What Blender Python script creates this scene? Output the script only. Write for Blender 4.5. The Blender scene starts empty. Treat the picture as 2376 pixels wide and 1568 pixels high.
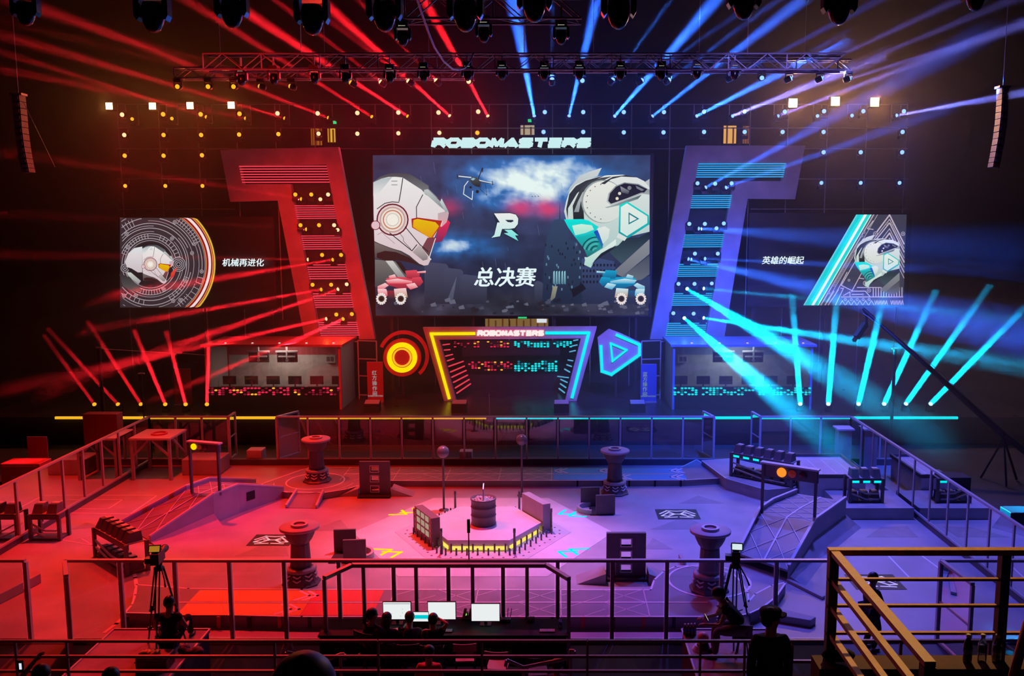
import bpy, bmesh, math, random
from mathutils import Vector, Matrix, Quaternion
random.seed(7)
SC = bpy.context.scene
COL = SC.collection
PI = math.pi
W, H = 2376, 1568
# ---------------------------------------------------------------- camera
FPX, CX, CY, CAMZ, PITCH = 2069.0, 1285.0, 784.0, 9.3, math.radians(7.27)
cam_d = bpy.data.cameras.new('camera')
cam_d.sensor_width = 36.0
cam_d.lens = FPX / W * 36.0
cam_d.shift_x = (W / 2 - CX) / W
cam_d.clip_end = 300
cam = bpy.data.objects.new('camera', cam_d)
COL.objects.link(cam)
cam.location = (0, 0, CAMZ)
cam.rotation_euler = (PI / 2 - PITCH, 0, 0)
SC.camera = cam
# ---------------------------------------------------------------- world, view, sampling quality
wd = bpy.data.worlds.new('hall_air')
SC.world = wd
wd.use_nodes = True
wd.node_tree.nodes['Background'].inputs[0].default_value = (0.10, 0.06, 0.14, 1)
wd.node_tree.nodes['Background'].inputs[1].default_value = 0.012
SC.view_settings.view_transform = 'Standard'
SC.view_settings.look = 'None'
SC.view_settings.gamma = 1
SC.view_settings.use_curve_mapping = False
SC.view_settings.exposure = 0.0
cy = SC.cycles
cy.use_denoising = True
cy.use_adaptive_sampling = True
cy.adaptive_threshold = 0.05
cy.max_bounces = 5
cy.diffuse_bounces = 2
cy.glossy_bounces = 3
cy.transmission_bounces = 4
cy.volume_bounces = 0
cy.transparent_max_bounces = 24
cy.sample_clamp_indirect = 3.0
cy.caustics_reflective = False
cy.caustics_refractive = False

# ---------------------------------------------------------------- picture <-> place
_c, _s = math.cos(PITCH), math.sin(PITCH)
def ray(px, py):
    a, b = (px - CX) / FPX, (CY - py) / FPX
    return Vector((a, _c + b * _s, -_s + b * _c))
def at(px, py, Y):                     # the point of depth Y seen at a pixel
    d = ray(px, py)
    return Vector((0, 0, CAMZ)) + d * (Y / d.y)
def on(px, py, z=0.0):                 # the point of height z seen at a pixel
    d = ray(px, py)
    return Vector((0, 0, CAMZ)) + d * ((z - CAMZ) / d.z)

def lin(r, g, b):
    f = lambda c: (c / 255.0) / 12.92 if c <= 10 else ((c / 255.0 + 0.055) / 1.055) ** 2.4
    return (f(r), f(g), f(b))

# ---------------------------------------------------------------- lamps that light the place
def light(name, kind, loc, color, power, direction=None, size=0.1, cone=None, blend=0.5, parent=None):
    d = bpy.data.lights.new(name, kind)
    d.color = color
    d.energy = power
    if kind == 'SPOT':
        d.spot_size = math.radians(cone)
        d.spot_blend = blend
        d.shadow_soft_size = size
    elif kind == 'POINT':
        d.shadow_soft_size = size
    elif kind == 'AREA':
        d.shape = 'DISK'; d.size = size
    o = bpy.data.objects.new(name, d)
    COL.objects.link(o)
    o.location = loc
    if direction is not None:
        o.rotation_mode = 'QUATERNION'
        o.rotation_quaternion = Vector(direction).to_track_quat('-Z', 'Y')
    if parent is not None:
        o.parent = parent
        o.matrix_parent_inverse = Matrix.Translation(-Vector(parent.location))
    return o

RED, BLUE, PINK = (1.0, 0.016, 0.006), (0.105, 0.11, 1.0), (0.95, 0.42, 0.92)
WASH = (  # place, aim, colour, watts, cone: the arena from the rear trusses, from the front truss, then the stage set
 ((-13, 29.4, 15), (-11.5, 24.0, 0), RED, 13800, 92), ((-7.5, 29.4, 15), (-8, 24, 0), RED, 5200, 80), ((4.2, 29.4, 15), (5.5, 24.5, 0), BLUE, 7000, 64), ((9.5, 29.4, 15), (8.5, 24.5, 0), BLUE, 8500, 84),
 ((-9.5, 13, 14), (-10, 27, 0), RED, 2000, 62), ((6, 13, 14), (7.5, 27, 0), BLUE, 1300, 56), ((-2.1, 29.4, 14.5), (-2.1, 25.2, 0), PINK, 7000, 44), ((-2.1, 29.4, 15), (-2.1, 20.5, 0), (1.0, 0.05, 0.28), 2400, 58),
 ((-9, 14, 14), (-9.5, 42, 9.5), RED, 4200, 32), ((6, 14, 14), (7.5, 42, 9.5), (0.3, 0.2, 1.0), 5200, 32), ((-9, 27, 13.5), (-11, 42, 8), RED, 7600, 40), ((6, 27, 13.5), (8.2, 42, 8), (0.25, 0.2, 1.0), 2800, 40),
 ((9, 29, 14), (-10.3, 27.2, 0.5), (0.1, 0.08, 1.0), 5000, 15), ((-9, 28, 14), (-6.5, 40.6, 2.2), RED, 8500, 46), ((4, 28, 14), (0.5, 40.6, 3), (0.55, 0.2, 1.0), 6500, 34), ((6, 28, 14), (8, 40, 1.2), (0.03, 0.08, 1.0), 26000, 66))
for _p, _a, _k, _w, _cn in WASH:
    light('wash_lamp', 'SPOT', _p, _k, _w, Vector(_a) - Vector(_p), 0.3, _cn, 0.9)
light('added_rail_lamp', 'SPOT', (4.2, 12.0, 12.5), (1.0, 0.55, 0.16), 1500, Vector((3.6, 6.2, 6.6)) - Vector((4.2, 12.0, 12.5)), 0.1, 36, 0.6)  # added warm spot out of view, brightens the ochre corner rail
# ---------------------------------------------------------------- materials
MATS = {}
def mat(name, color, rough=0.6, metal=0.0, emit=None, power=0.0, noise=0.0, scale=3.0, spec=0.5, sample=False):
    if name in MATS: return MATS[name]
    m = bpy.data.materials.new(name)
    m.use_nodes = True
    nt = m.node_tree
    b = nt.nodes['Principled BSDF']
    b.inputs['Base Color'].default_value = (*color, 1)
    b.inputs['Roughness'].default_value = rough
    b.inputs['Metallic'].default_value = metal
    b.inputs['Specular IOR Level'].default_value = spec
    if emit:
        b.inputs['Emission Color'].default_value = (*emit, 1)
        b.inputs['Emission Strength'].default_value = power
        if not sample: m.cycles.emission_sampling = 'NONE'
    if noise:
        tc = nt.nodes.new('ShaderNodeTexCoord'); n = nt.nodes.new('ShaderNodeTexNoise')
        n.inputs['Scale'].default_value = scale; n.inputs['Detail'].default_value = 5
        r = nt.nodes.new('ShaderNodeMapRange')
        r.inputs['From Min'].default_value = 0.3; r.inputs['From Max'].default_value = 0.7
        r.inputs['To Min'].default_value = 1 - noise; r.inputs['To Max'].default_value = 1 + noise
        x = nt.nodes.new('ShaderNodeVectorMath'); x.operation = 'SCALE'
        x.inputs[0].default_value = color
        nt.links.new(tc.outputs['Object'], n.inputs['Vector'])
        nt.links.new(n.outputs['Fac'], r.inputs['Value'])
        nt.links.new(r.outputs['Result'], x.inputs['Scale'])
        nt.links.new(x.outputs[0], b.inputs['Base Color'])
        r2 = nt.nodes.new('ShaderNodeMapRange')
        r2.inputs['To Min'].default_value = max(0.05, rough - 0.12); r2.inputs['To Max'].default_value = min(1, rough + 0.12)
        nt.links.new(n.outputs['Fac'], r2.inputs['Value'])
        nt.links.new(r2.outputs['Result'], b.inputs['Roughness'])
    MATS[name] = m
    return m

def glow(name, color, power):          # a thing that gives off light itself: lens, tube, screen dot
    if name in MATS: return MATS[name]
    m = bpy.data.materials.new(name)
    m.use_nodes = True
    nt = m.node_tree
    nt.nodes.remove(nt.nodes['Principled BSDF'])
    e = nt.nodes.new('ShaderNodeEmission')
    e.inputs[0].default_value = (*color, 1); e.inputs[1].default_value = power
    nt.links.new(e.outputs[0], nt.nodes['Material Output'].inputs['Surface'])
    m.cycles.emission_sampling = 'NONE'
    MATS[name] = m
    return m

def paint_glow(name, power=1.0):       # a lit screen whose pixels are the mesh's own colours
    m = glow(name, (1, 1, 1), power)
    nt = m.node_tree
    a = nt.nodes.new('ShaderNodeVertexColor'); a.layer_name = 'pixel'
    nt.links.new(a.outputs['Color'], nt.nodes['Emission'].inputs[0])
    return m

def glass(name, tint=(0.9, 0.9, 0.95), reflect=0.10, cloud=0.0):
    if name in MATS: return MATS[name]
    m = bpy.data.materials.new(name)
    m.use_nodes = True
    nt = m.node_tree
    nt.nodes.remove(nt.nodes['Principled BSDF'])
    t = nt.nodes.new('ShaderNodeBsdfTransparent'); t.inputs[0].default_value = (*tint, 1)
    g = nt.nodes.new('ShaderNodeBsdfGlossy'); g.inputs['Roughness'].default_value = 0.02
    f = nt.nodes.new('ShaderNodeFresnel'); f.inputs['IOR'].default_value = 1.45
    k = nt.nodes.new('ShaderNodeMath'); k.operation = 'MULTIPLY_ADD'
    k.inputs[1].default_value = 1.3; k.inputs[2].default_value = reflect
    x = nt.nodes.new('ShaderNodeMixShader')
    nt.links.new(f.outputs[0], k.inputs[0]); nt.links.new(k.outputs[0], x.inputs[0])
    nt.links.new(t.outputs[0], x.inputs[1]); nt.links.new(g.outputs[0], x.inputs[2])
    last = x
    if cloud:
        d = nt.nodes.new('ShaderNodeBsdfDiffuse'); d.inputs[0].default_value = (0.7, 0.72, 0.7, 1)
        y = nt.nodes.new('ShaderNodeMixShader'); y.inputs[0].default_value = cloud
        nt.links.new(x.outputs[0], y.inputs[1]); nt.links.new(d.outputs[0], y.inputs[2]); last = y
    nt.links.new(last.outputs[0], nt.nodes['Material Output'].inputs['Surface'])
    MATS[name] = m
    return m

# ---------------------------------------------------------------- mesh builder
class MB:
    def __init__(s): s.v = []; s.f = []; s.mi = []; s.sm = []; s.c = []; s.m = 0
    def _add(s, vs, fs, smooth=False, col=None):
        n = len(s.v)
        s.v += [tuple(v) for v in vs]
        s.c += [col or (1, 1, 1)] * len(vs)
        for f in fs: s.f.append([i + n for i in f]); s.mi.append(s.m); s.sm.append(smooth)
        return s
    def box(s, x0, x1, y0, y1, z0, z1, M=None):
        vs = [Vector((x, y, z)) for z in (z0, z1) for y in (y0, y1) for x in (x0, x1)]
        if M is not None: vs = [M @ v for v in vs]
        return s._add(vs, [(0, 2, 3, 1), (4, 5, 7, 6), (0, 1, 5, 4), (2, 6, 7, 3), (0, 4, 6, 2), (1, 3, 7, 5)])
    def cbox(s, c, sx, sy, sz, M=None):
        c = Vector(c); T = Matrix.Translation(c)
        return s.box(-sx / 2, sx / 2, -sy / 2, sy / 2, -sz / 2, sz / 2, T @ M if M is not None else T)
    def bar(s, p, q, w=0.05, h=None, up=(0, 0, 1)):
        p, q = Vector(p), Vector(q); h = h or w
        d = (q - p); L = d.length
        if L < 1e-6: return s
        d.normalize(); up = Vector(up)
        if abs(d.dot(up)) > 0.98: up = Vector((0, 1, 0))
        a = d.cross(up).normalized(); b = a.cross(d)
        vs = [o + a * (i * w / 2) + b * (j * h / 2) for o in (p, q) for i, j in ((-1, -1), (1, -1), (1, 1), (-1, 1))]
        return s._add(vs, [(3, 2, 1, 0), (4, 5, 6, 7), (0, 1, 5, 4), (1, 2, 6, 5), (2, 3, 7, 6), (3, 0, 4, 7)])
    def tube(s, pts, r, n=8, caps=True):
        pts = [Vector(p) for p in pts]
        rs = r if isinstance(r, (list, tuple)) else [r] * len(pts)
        rings = []; prev = None
        for i, p in enumerate(pts):
            d = (pts[min(i + 1, len(pts) - 1)] - pts[max(i - 1, 0)]).normalized()
            if prev is None:
                up = Vector((0, 0, 1)) if abs(d.z) < 0.9 else Vector((1, 0, 0))
                a = d.cross(up).normalized()
            else:
                a = (prev - d * prev.dot(d))
                a = a.normalized() if a.length > 1e-6 else d.orthogonal().normalized()
            prev = a; b = d.cross(a)
            rings.append([p + (a * math.cos(2 * PI * k / n) + b * math.sin(2 * PI * k / n)) * rs[i] for k in range(n)])
        vs = [v for g in rings for v in g]; fs = []
        for i in range(len(pts) - 1):
            for k in range(n):
                fs.append((i * n + k, i * n + (k + 1) % n, (i + 1) * n + (k + 1) % n, (i + 1) * n + k))
        s._add(vs, fs, n > 5)
        if caps:
            s._add(rings[0], [tuple(range(n))[::-1]]); s._add(rings[-1], [tuple(range(n))])
        return s
    def lathe(s, prof, c=(0, 0, 0), n=24, M=None, smooth=True, a0=0.0, mod=None):
        c = Vector(c); vs = []; fs = []
        for j, (r, z) in enumerate(prof):
            for k in range(n):
                a = a0 + 2 * PI * k / n
                rr = r * (mod(k, j) if mod else 1)
                v = Vector((rr * math.cos(a), rr * math.sin(a), z))
                vs.append(c + (M @ v if M is not None else v))
        for j in range(len(prof) - 1):
            for k in range(n):
                fs.append((j * n + k, j * n + (k + 1) % n, (j + 1) * n + (k + 1) % n, (j + 1) * n + k))
        if prof[0][0] > 1e-5: fs.append(tuple(range(n))[::-1])
        if prof[-1][0] > 1e-5: fs.append(tuple((len(prof) - 1) * n + k for k in range(n)))
        return s._add(vs, fs, smooth)
    def ring(s, c, r0, r1, z0, z1, n=32, a0=0, a1=2 * PI, M=None):
        c = Vector(c); full = abs(a1 - a0 - 2 * PI) < 1e-6
        m = n if full else n + 1; vs = []; fs = []
        for k in range(m):
            a = a0 + (a1 - a0) * k / n
            for r, z in ((r0, z0), (r1, z0), (r1, z1), (r0, z1)):
                v = Vector((r * math.cos(a), r * math.sin(a), z)); vs.append(c + (M @ v if M is not None else v))
        for k in range(n):
            i, j = k * 4, ((k + 1) % m) * 4
            for q in range(4): fs.append((i + q, i + (q + 1) % 4, j + (q + 1) % 4, j + q))
        if not full: fs += [(0, 3, 2, 1), tuple(4 * n + q for q in range(4))]
        return s._add(vs, fs)
    def sphere(s, c, r, n=16, m=10, sc=(1, 1, 1), M=None):
        prof = [(math.sin(PI * j / m) * r, -math.cos(PI * j / m) * r) for j in range(m + 1)]
        S = Matrix.Diagonal((*sc, 1)).to_3x3()
        return s.lathe([(max(a, 1e-6), b) for a, b in prof], c, n, (M @ S) if M is not None else S)
    def prism(s, pts, z0, z1, top=None):       # outline in x,y; 'top' another outline for a slanted skirt
        n = len(pts); t = top or pts
        vs = [(p[0], p[1], z0) for p in pts] + [(p[0], p[1], z1) for p in t]
        fs = [tuple(range(n))[::-1], tuple(range(n, 2 * n))] + [(i, (i + 1) % n, n + (i + 1) % n, n + i) for i in range(n)]
        return s._add(vs, fs)
    def slab(s, pts, d):                       # a flat outline in space pushed by a vector
        n = len(pts); d = Vector(d)
        vs = [Vector(p) for p in pts] + [Vector(p) + d for p in pts]
        fs = [tuple(range(n))[::-1], tuple(range(n, 2 * n))] + [(i, (i + 1) % n, n + (i + 1) % n, n + i) for i in range(n)]
        return s._add(vs, fs)
    def poly(s, pts, col=None): return s._add(pts, [tuple(range(len(pts)))], False, col)
    def line(s, pts, w, z, closed=False):      # a flat painted line on a level surface
        P = [Vector((p[0], p[1])) for p in pts]
        if closed: P.append(P[0])
        for p, q in zip(P, P[1:]):
            d = q - p
            if d.length < 1e-6: continue
            d.normalize(); n = Vector((-d.y, d.x)) * w / 2; e = d * (w / 2)
            s._add([(*(p - n - e), z), (*(q - n + e), z), (*(q + n + e), z), (*(p + n - e), z)], [(0, 1, 2, 3)])
        return s
    def xf(s, M, start=0):
        for i in range(start, len(s.v)): s.v[i] = tuple(M @ Vector(s.v[i]))
        return s
    def mesh(s, name, mats, origin=(0, 0, 0), colors=False):
        me = bpy.data.meshes.new(name); o = Vector(origin)
        me.from_pydata([tuple(Vector(v) - o) for v in s.v], [], s.f)
        for m in (mats if isinstance(mats, (list, tuple)) else [mats]): me.materials.append(m)
        me.polygons.foreach_set('material_index', s.mi)
        me.polygons.foreach_set('use_smooth', s.sm)
        if colors:
            a = me.color_attributes.new('pixel', 'FLOAT_COLOR', 'POINT')
            a.data.foreach_set('color', [x for c in s.c for x in (*c, 1.0)])
        me.update()
        return me
    def build(s, name, mats, parent=None, colors=False, bevel=0):
        org = parent.matrix_world.translation if parent is not None and False else Vector((0, 0, 0))
        p = parent
        while p is not None: org = org + p.location; p = p.parent
        me = s.mesh(name, mats, org, colors)
        o = bpy.data.objects.new(name, me); COL.objects.link(o)
        if parent is not None: o.parent = parent
        if bevel:
            b = o.modifiers.new('edge', 'BEVEL'); b.width = bevel; b.segments = 2; b.limit_method = 'ANGLE'
        return o
    def solo(s, name, mats, label, cat, group=None, kind=None, loc=None, bevel=0, colors=False):
        """one mesh that is a whole thing"""
        if loc is None: loc = Vector((0, 0, 0))
        me = s.mesh(name, mats, loc, colors)
        o = bpy.data.objects.new(name, me); COL.objects.link(o); o.location = loc
        if bevel:
            b = o.modifiers.new('edge', 'BEVEL'); b.width = bevel; b.segments = 2; b.limit_method = 'ANGLE'
        return tag(o, label, cat, group, kind)

def tag(o, label, cat, group=None, kind=None):
    if label: o['label'] = label
    if cat: o['category'] = cat
    if group: o['group'] = group
    if kind: o['kind'] = kind
    return o
def thing(name, label, cat, loc=(0, 0, 0), group=None, kind=None):
    o = bpy.data.objects.new(name, None); COL.objects.link(o)
    o.location = loc; o.empty_display_size = 0.2
    return tag(o, label, cat, group, kind)
def struct(name, mb, m, **k):
    o = mb.build(name, m, **k); o['kind'] = 'structure'; return o
KIDS = {}
def dup(root, loc, label, rotz=None, group=None):
    """a copy of a thing with copies of its parts and sub-parts"""
    r = root.copy(); COL.objects.link(r); r.location = loc
    if rotz is not None: r.rotation_euler = (0, 0, rotz)
    r['label'] = label
    if group: r['group'] = group
    def kids(a, b):
        for ch in list(a.children):
            if ch.type == 'LIGHT': continue
            c = ch.copy(); COL.objects.link(c); c.parent = b
            kids(ch, c)
    kids(root, r)
    return r
ORD = ['first', 'second', 'third', 'fourth', 'fifth', 'sixth', 'seventh', 'eighth', 'ninth', 'tenth', 'eleventh', 'twelfth', 'thirteenth', 'fourteenth', 'fifteenth', 'sixteenth', 'seventeenth', 'eighteenth', 'nineteenth', 'twentieth']
XC = -2.0                                # the hall's centre line
# ---------------------------------------------------------------- the hall
M_floor = mat('hall_floor_concrete', (0.07, 0.065, 0.07), 0.75, noise=0.25, scale=0.6)
M_dark = mat('dark_hall_wall', (0.012, 0.011, 0.014), 0.9, noise=0.3, scale=0.5)
struct('floor', MB().box(-34, 30, -4, 60, -0.3, 0.0), M_floor)
struct('wall_back', MB().box(-34, 30, 56, 56.4, 0, 30), M_dark)
struct('wall_left', MB().box(-34.4, -34, -4, 60, 0, 30), M_dark)
struct('wall_right', MB().box(30, 30.4, -4, 60, 0, 30), M_dark)
M_stage = mat('black_stage_deck', (0.035, 0.033, 0.036), 0.32, noise=0.3, scale=0.8)
SZ, SY0 = 1.2, 37.0
struct('floor_stage', MB().box(-24.5, 20.5, SY0, 52, 0.0, SZ), M_stage)

# smoke from the stage machines hangs over the stage and lies thicker low down on the blue end
def haze(name, mb, dens, label):
    m = bpy.data.materials.new(name); m.use_nodes = True
    nt = m.node_tree; nt.nodes.remove(nt.nodes['Principled BSDF'])
    v = nt.nodes.new('ShaderNodeVolumeScatter')
    v.inputs['Density'].default_value = dens; v.inputs['Anisotropy'].default_value = 0.4
    nt.links.new(v.outputs[0], nt.nodes['Material Output'].inputs['Volume'])
    return tag(mb.build(name, m), label, 'haze', None, 'stuff')
haze('stage_haze', MB().box(-33.5, 29.5, 35.5, 50, 1.3, 24), 0.0075, 'thin stage smoke hanging over the whole stage and its light beams')
def dome(c, r):
    return MB().lathe([(1e-5, 0)] + [(math.cos(PI / 2 * k / 12) + 1e-5, math.sin(PI / 2 * k / 12)) for k in range(13)], c, 40, Matrix.Diagonal((*r, 1)).to_3x3())
for c, r, d, lb in (((14, 38, 1.3), (19, 12.0, 6.6), .0045, 'outermost veil of the low smoke bank on the blue end of the stage'), ((15, 38, 1.3), (17, 9.5, 5.8), .007, 'second veil of the low smoke bank on the blue end of the stage'), ((16, 38, 1.3), (15.5, 7.5, 5.0), .014, 'middle of the low smoke bank on the blue end of the stage'), ((17, 38, 1.3), (14, 6.0, 4.2), .018, 'thick core of the low smoke bank on the blue end of the stage'),
                    ((-15, 38.6, 1.3), (16, 6.5, 6.2), .005, 'faint low smoke bank on the red end of the stage'), ((-14, 38.6, 1.3), (13, 5.0, 5.2), .006, 'core of the faint smoke bank on the red end of the stage')):
    haze('smoke_bank', dome(c, r), d, lb)
# ---------------------------------------------------------------- stage lamps
M_black = mat('black_lamp_body', (0.02, 0.02, 0.022), 0.4, 0.3)
LENS = {'red': glow('red_lens', (1.0, 0.36, 0.02), 1.6), 'hot': glow('hot_red_lens', (1.0, 0.58, 0.30), 1.5), 'amber': glow('amber_lens', (1.0, 0.42, 0.015), 1.3), 'blue': glow('blue_lens', (0.20, 0.42, 1.0), 1.8),
        'cyan': glow('cyan_lens', (0.55, 0.95, 1.0), 1.8), 'warm': glow('warm_lens', (1.0, 0.70, 0.28), 12.0)}
BEAMCOL = {'red': (1.0, 0.012, 0.025), 'amber': (1.0, 0.05, 0.02), 'blue': (0.025, 0.13, 1.0), 'cyan': (0.0, 0.50, 1.0), 'violet': (0.20, 0.20, 1.0)}
_hd = MB().lathe([(0.07, -0.2), (0.12, -0.17), (0.13, 0.0), (0.115, 0.06), (0.10, 0.06)], n=14)
HEAD = _hd.mesh('head', M_black)
LENSM = {k: MB().lathe([(0.095, 0.055), (0.08, 0.095), (0.05, 0.12), (1e-5, 0.13)], n=14).mesh('lens', LENS[k]) for k in LENS}
YOKE = MB().box(-0.165, -0.14, -0.04, 0.04, -0.16, 0.05).box(0.14, 0.165, -0.04, 0.04, -0.16, 0.05).box(-0.165, 0.165, -0.05, 0.05, -0.2, -0.16).mesh('yoke', M_black)
LBASE = MB().box(-0.15, 0.15, -0.12, 0.12, -0.3, -0.2).mesh('base', M_black)
def lamp(pos, lens, label, direction=(0, -1, 0), size=1.0, group=None, hang=False, name='stage_lamp'):
    r = thing(name, label, 'stage light', pos, group)
    q = Vector(direction).to_track_quat('Z', 'Y')
    def part(n, me, quat=None, sgn=1):
        o = bpy.data.objects.new(n, me); COL.objects.link(o); o.parent = r
        o.scale = (size, size, size * sgn)
        if quat is not None: o.rotation_mode = 'QUATERNION'; o.rotation_quaternion = quat
        return o
    part('head', HEAD, q); part('lens', LENSM[lens], q)
    part('yoke', YOKE, None, -1 if hang else 1); part('base', LBASE, None, -1 if hang else 1)
    return r
def shaft(r, target, color, power, width, spread):       # a straight-sided beam of parallel light
    d = (Vector(target) - Vector(r.location)).normalized()
    o = light('beam_bulb', 'AREA', Vector(r.location) + d * 0.16, BEAMCOL[color], power, d, width, parent=r)
    o.data.spread = math.radians(spread)
    return o
def beam(r, target, color, power, cone, blend=0.7, size=0.03, off=0.22):
    d = (Vector(target) - Vector(r.location)).normalized()
    return light('beam_bulb', 'SPOT', Vector(r.location) + d * off, BEAMCOL[color], power, d, size, cone, blend, r)
# ---------------------------------------------------------------- LED walls
from mathutils import noise as NZ
class Paint:
    """flat lit picture on an LED wall: outlines in picture units, laid over each other a hair apart"""
    def __init__(s, Y): s.mb = MB(); s.Y = Y; s.k = 0
    def P(s, pts, c, c2=None, xf=None, ax=None):
        if xf: pts = [xf(*p) for p in pts]
        s.k += 1
        C = lin(*c)
        vs = [at(x, y, s.Y - 0.03 - 0.0012 * s.k) for x, y in pts]
        n = len(s.mb.v)
        s.mb.poly(vs, C)
        if c2:
            D = lin(*c2); ax = ax or (0, 1)
            t = [x * ax[0] + y * ax[1] for x, y in pts]; a, b = min(t), max(t)
            for i, q in enumerate(t):
                f = (q - a) / (b - a + 1e-9)
                s.mb.c[n + i] = tuple(u * (1 - f) + w * f for u, w in zip(C, D))
        return s
    def L(s, pts, w, c, xf=None, closed=False):
        if xf: pts = [xf(*p) for p in pts]
        if closed: pts = pts + [pts[0]]
        for (x0, y0), (x1, y1) in zip(pts, pts[1:]):
            L = math.hypot(x1 - x0, y1 - y0) or 1e-6
            nx, ny = -(y1 - y0) / L * w / 2, (x1 - x0) / L * w / 2
            ex, ey = (x1 - x0) / L * w * .3, (y1 - y0) / L * w * .3
            s.P([(x0 + nx - ex, y0 + ny - ey), (x1 + nx + ex, y1 + ny + ey), (x1 - nx + ex, y1 - ny + ey), (x0 - nx - ex, y0 - ny - ey)], c)
            s.k -= 1
        s.k += 1
        return s
    def O(s, c, r, col, col2=None, n=28, r0=None, a0=0, a1=360, clip=None, xf=None):
        sc = 1
        if xf: p = xf(*c); q = xf(c[0] + r, c[1]); r1 = math.hypot(q[0] - p[0], q[1] - p[1]); sc = r1 / r; c = p; r = r1
        if r0 is None:
            s.P([(c[0] + r * math.cos(2 * PI * k / n), c[1] + r * math.sin(2 * PI * k / n)) for k in range(n)], col, col2)
        else:
            r0 *= sc
            for k in range(n):
                A, B = math.radians(a0 + (a1 - a0) * k / n), math.radians(a0 + (a1 - a0) * (k + 1) / n)
                q = [(c[0] + R * math.cos(t), c[1] + R * math.sin(t)) for R, t in ((r0, A), (r, A), (r, B), (r0, B))]
                if clip and not all(clip[0] <= x <= clip[2] and clip[1] <= y <= clip[3] for x, y in q): continue
                s.P(q, col); s.k -= 1
            s.k += 1
        return s
def text_mesh(body, size, offset=0.0, extrude=0.0):
    c = bpy.data.curves.new('lettering', 'FONT')
    c.body = body; c.size = size; c.offset = offset; c.extrude = extrude; c.align_x = 'CENTER'; c.align_y = 'CENTER'; c.resolution_u = 3
    o = bpy.data.objects.new('lettering', c); COL.objects.link(o)
    dg = bpy.context.evaluated_depsgraph_get(); dg.update()
    me = bpy.data.meshes.new_from_object(o.evaluated_get(dg))
    bpy.data.objects.remove(o); bpy.data.curves.remove(c)
    return me
def lettering(body, center, size, m, parent, offset=0.0, extrude=0.01, shear=0.0, sx=1.0, name='lettering'):
    me = text_mesh(body, 1.0, 0.0, extrude / size)
    org = Vector((0, 0, 0)); p = parent
    while p is not None: org = org + p.location; p = p.parent
    xs = [v.co.x for v in me.vertices]; ys = [v.co.y for v in me.vertices]
    mx, my = (min(xs) + max(xs)) / 2, (min(ys) + max(ys)) / 2
    c = Vector(center)
    for v in me.vertices:
        x, y, z = v.co.x - mx, v.co.y - my, v.co.z
        v.co = c - org + Vector(((x * sx + y * shear) * size, -z * size, y * size))
    if offset:                            # heavier strokes: the same letters again, a touch aside
        b = bmesh.new(); b.from_mesh(me); src = b.verts[:] + b.edges[:] + b.faces[:]
        for i, (dx, dz) in enumerate(((-1, 0), (1, 0), (0, -1), (0, 1))):
            g = bmesh.ops.duplicate(b, geom=src)['geom']
            bmesh.ops.translate(b, verts=[v for v in g if isinstance(v, bmesh.types.BMVert)], vec=(dx * offset * size, -0.001 * (i + 1), dz * offset * size * .6))
        b.to_mesh(me); b.free()
    me.materials.clear(); me.materials.append(m)
    o = bpy.data.objects.new(name, me); COL.objects.link(o); o.parent = parent
    return o

M_pixel = paint_glow('led_wall_pixels', 1.0)
M_lettering = glow('white_lettering', (0.80, 0.95, 0.97), 1.0)
M_scaf = mat('black_scaffold_tube', (0.05, 0.045, 0.05), 0.45, 0.6)
YS = 43.0
def screen(name, label, x0, y0, x1, y1, frame_legs):
    a, b = at(x0, y0, YS), at(x1, y1, YS)
    r = thing('led_screen', label, 'screen', (a.x / 2 + b.x / 2, YS, SZ))
    MB().box(a.x - .06, b.x + .06, YS, YS + .25, b.z - .06, a.z + .06).build('cabinet', mat('screen_cabinet', (.008, .008, .009), .5), r)
    for t in frame_legs:
        x = a.x + (b.x - a.x) * t
        MB().box(x - .06, x + .06, YS + .25, YS + .37, SZ, a.z - .3).build('support_post', M_scaf, r)
    return r
# --- middle screen
scr = screen('led_screen', 'huge middle LED screen showing two armoured helmets facing each other under a stormy sky', 865, 360, 1509, 732, (.05, .35, .65, .95))
pt = Paint(YS)
NX, NY = 176, 102
vs, fs, cs = [], [], []
def skycol(u, v):
    x, y = u * 6.4, v * 3.7
    n1 = NZ.fractal(Vector((x * .9, y * 1.6, 1.3)), 0.9, 2.1, 6) * .5 + .5
    n2 = NZ.fractal(Vector((x * 2.2, y * 3.1, 7.7)), 0.9, 2.1, 5) * .5 + .5
    band = math.exp(-((v - .13 - .16 * max(0, u - .35)) / (.10 + .09 * n1)) ** 2) * min(1, max(0, (u - .24) * 5)) * min(1, max(0.12, (1.0 - u) * 3.0)) * (.35 + 1.0 * n2)
    low = math.exp(-((v - .56 - .03 * u) / .06) ** 2) * math.exp(-((u - .3) / .12) ** 2)
    cl = min(1, max(0, band * (n1 * 1.5 + .15) + low * n2 * 1.1))
    base = Vector(lin(54, 62, 98)) * (.55 + .6 * n2) * (1.0 if v < .5 else max(.35, 1.35 - v))
    blue = Vector(lin(40, 120, 200)); white = Vector(lin(222, 240, 240))
    c = base.lerp(blue, min(1, cl * 2)).lerp(white, max(0, cl * 1.7 - .6))
    red = math.exp(-((v - .33) / .05) ** 2) * (math.exp(-((u - .53) / .04) ** 2) + math.exp(-((u - .63) / .04) ** 2) + .5 * math.exp(-((u - .27) / .04) ** 2))
    c = c.lerp(Vector(lin(225, 60, 110)), min(.8, red * n1 * 1.5))
    if v > .80:
        k = min(1, (v - .80) * 9); r = Vector(lin(58, 60, 78)) * (.25 + 1.5 * n2 * n1)
        c = c.lerp(r, k)
    return tuple(c)
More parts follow.
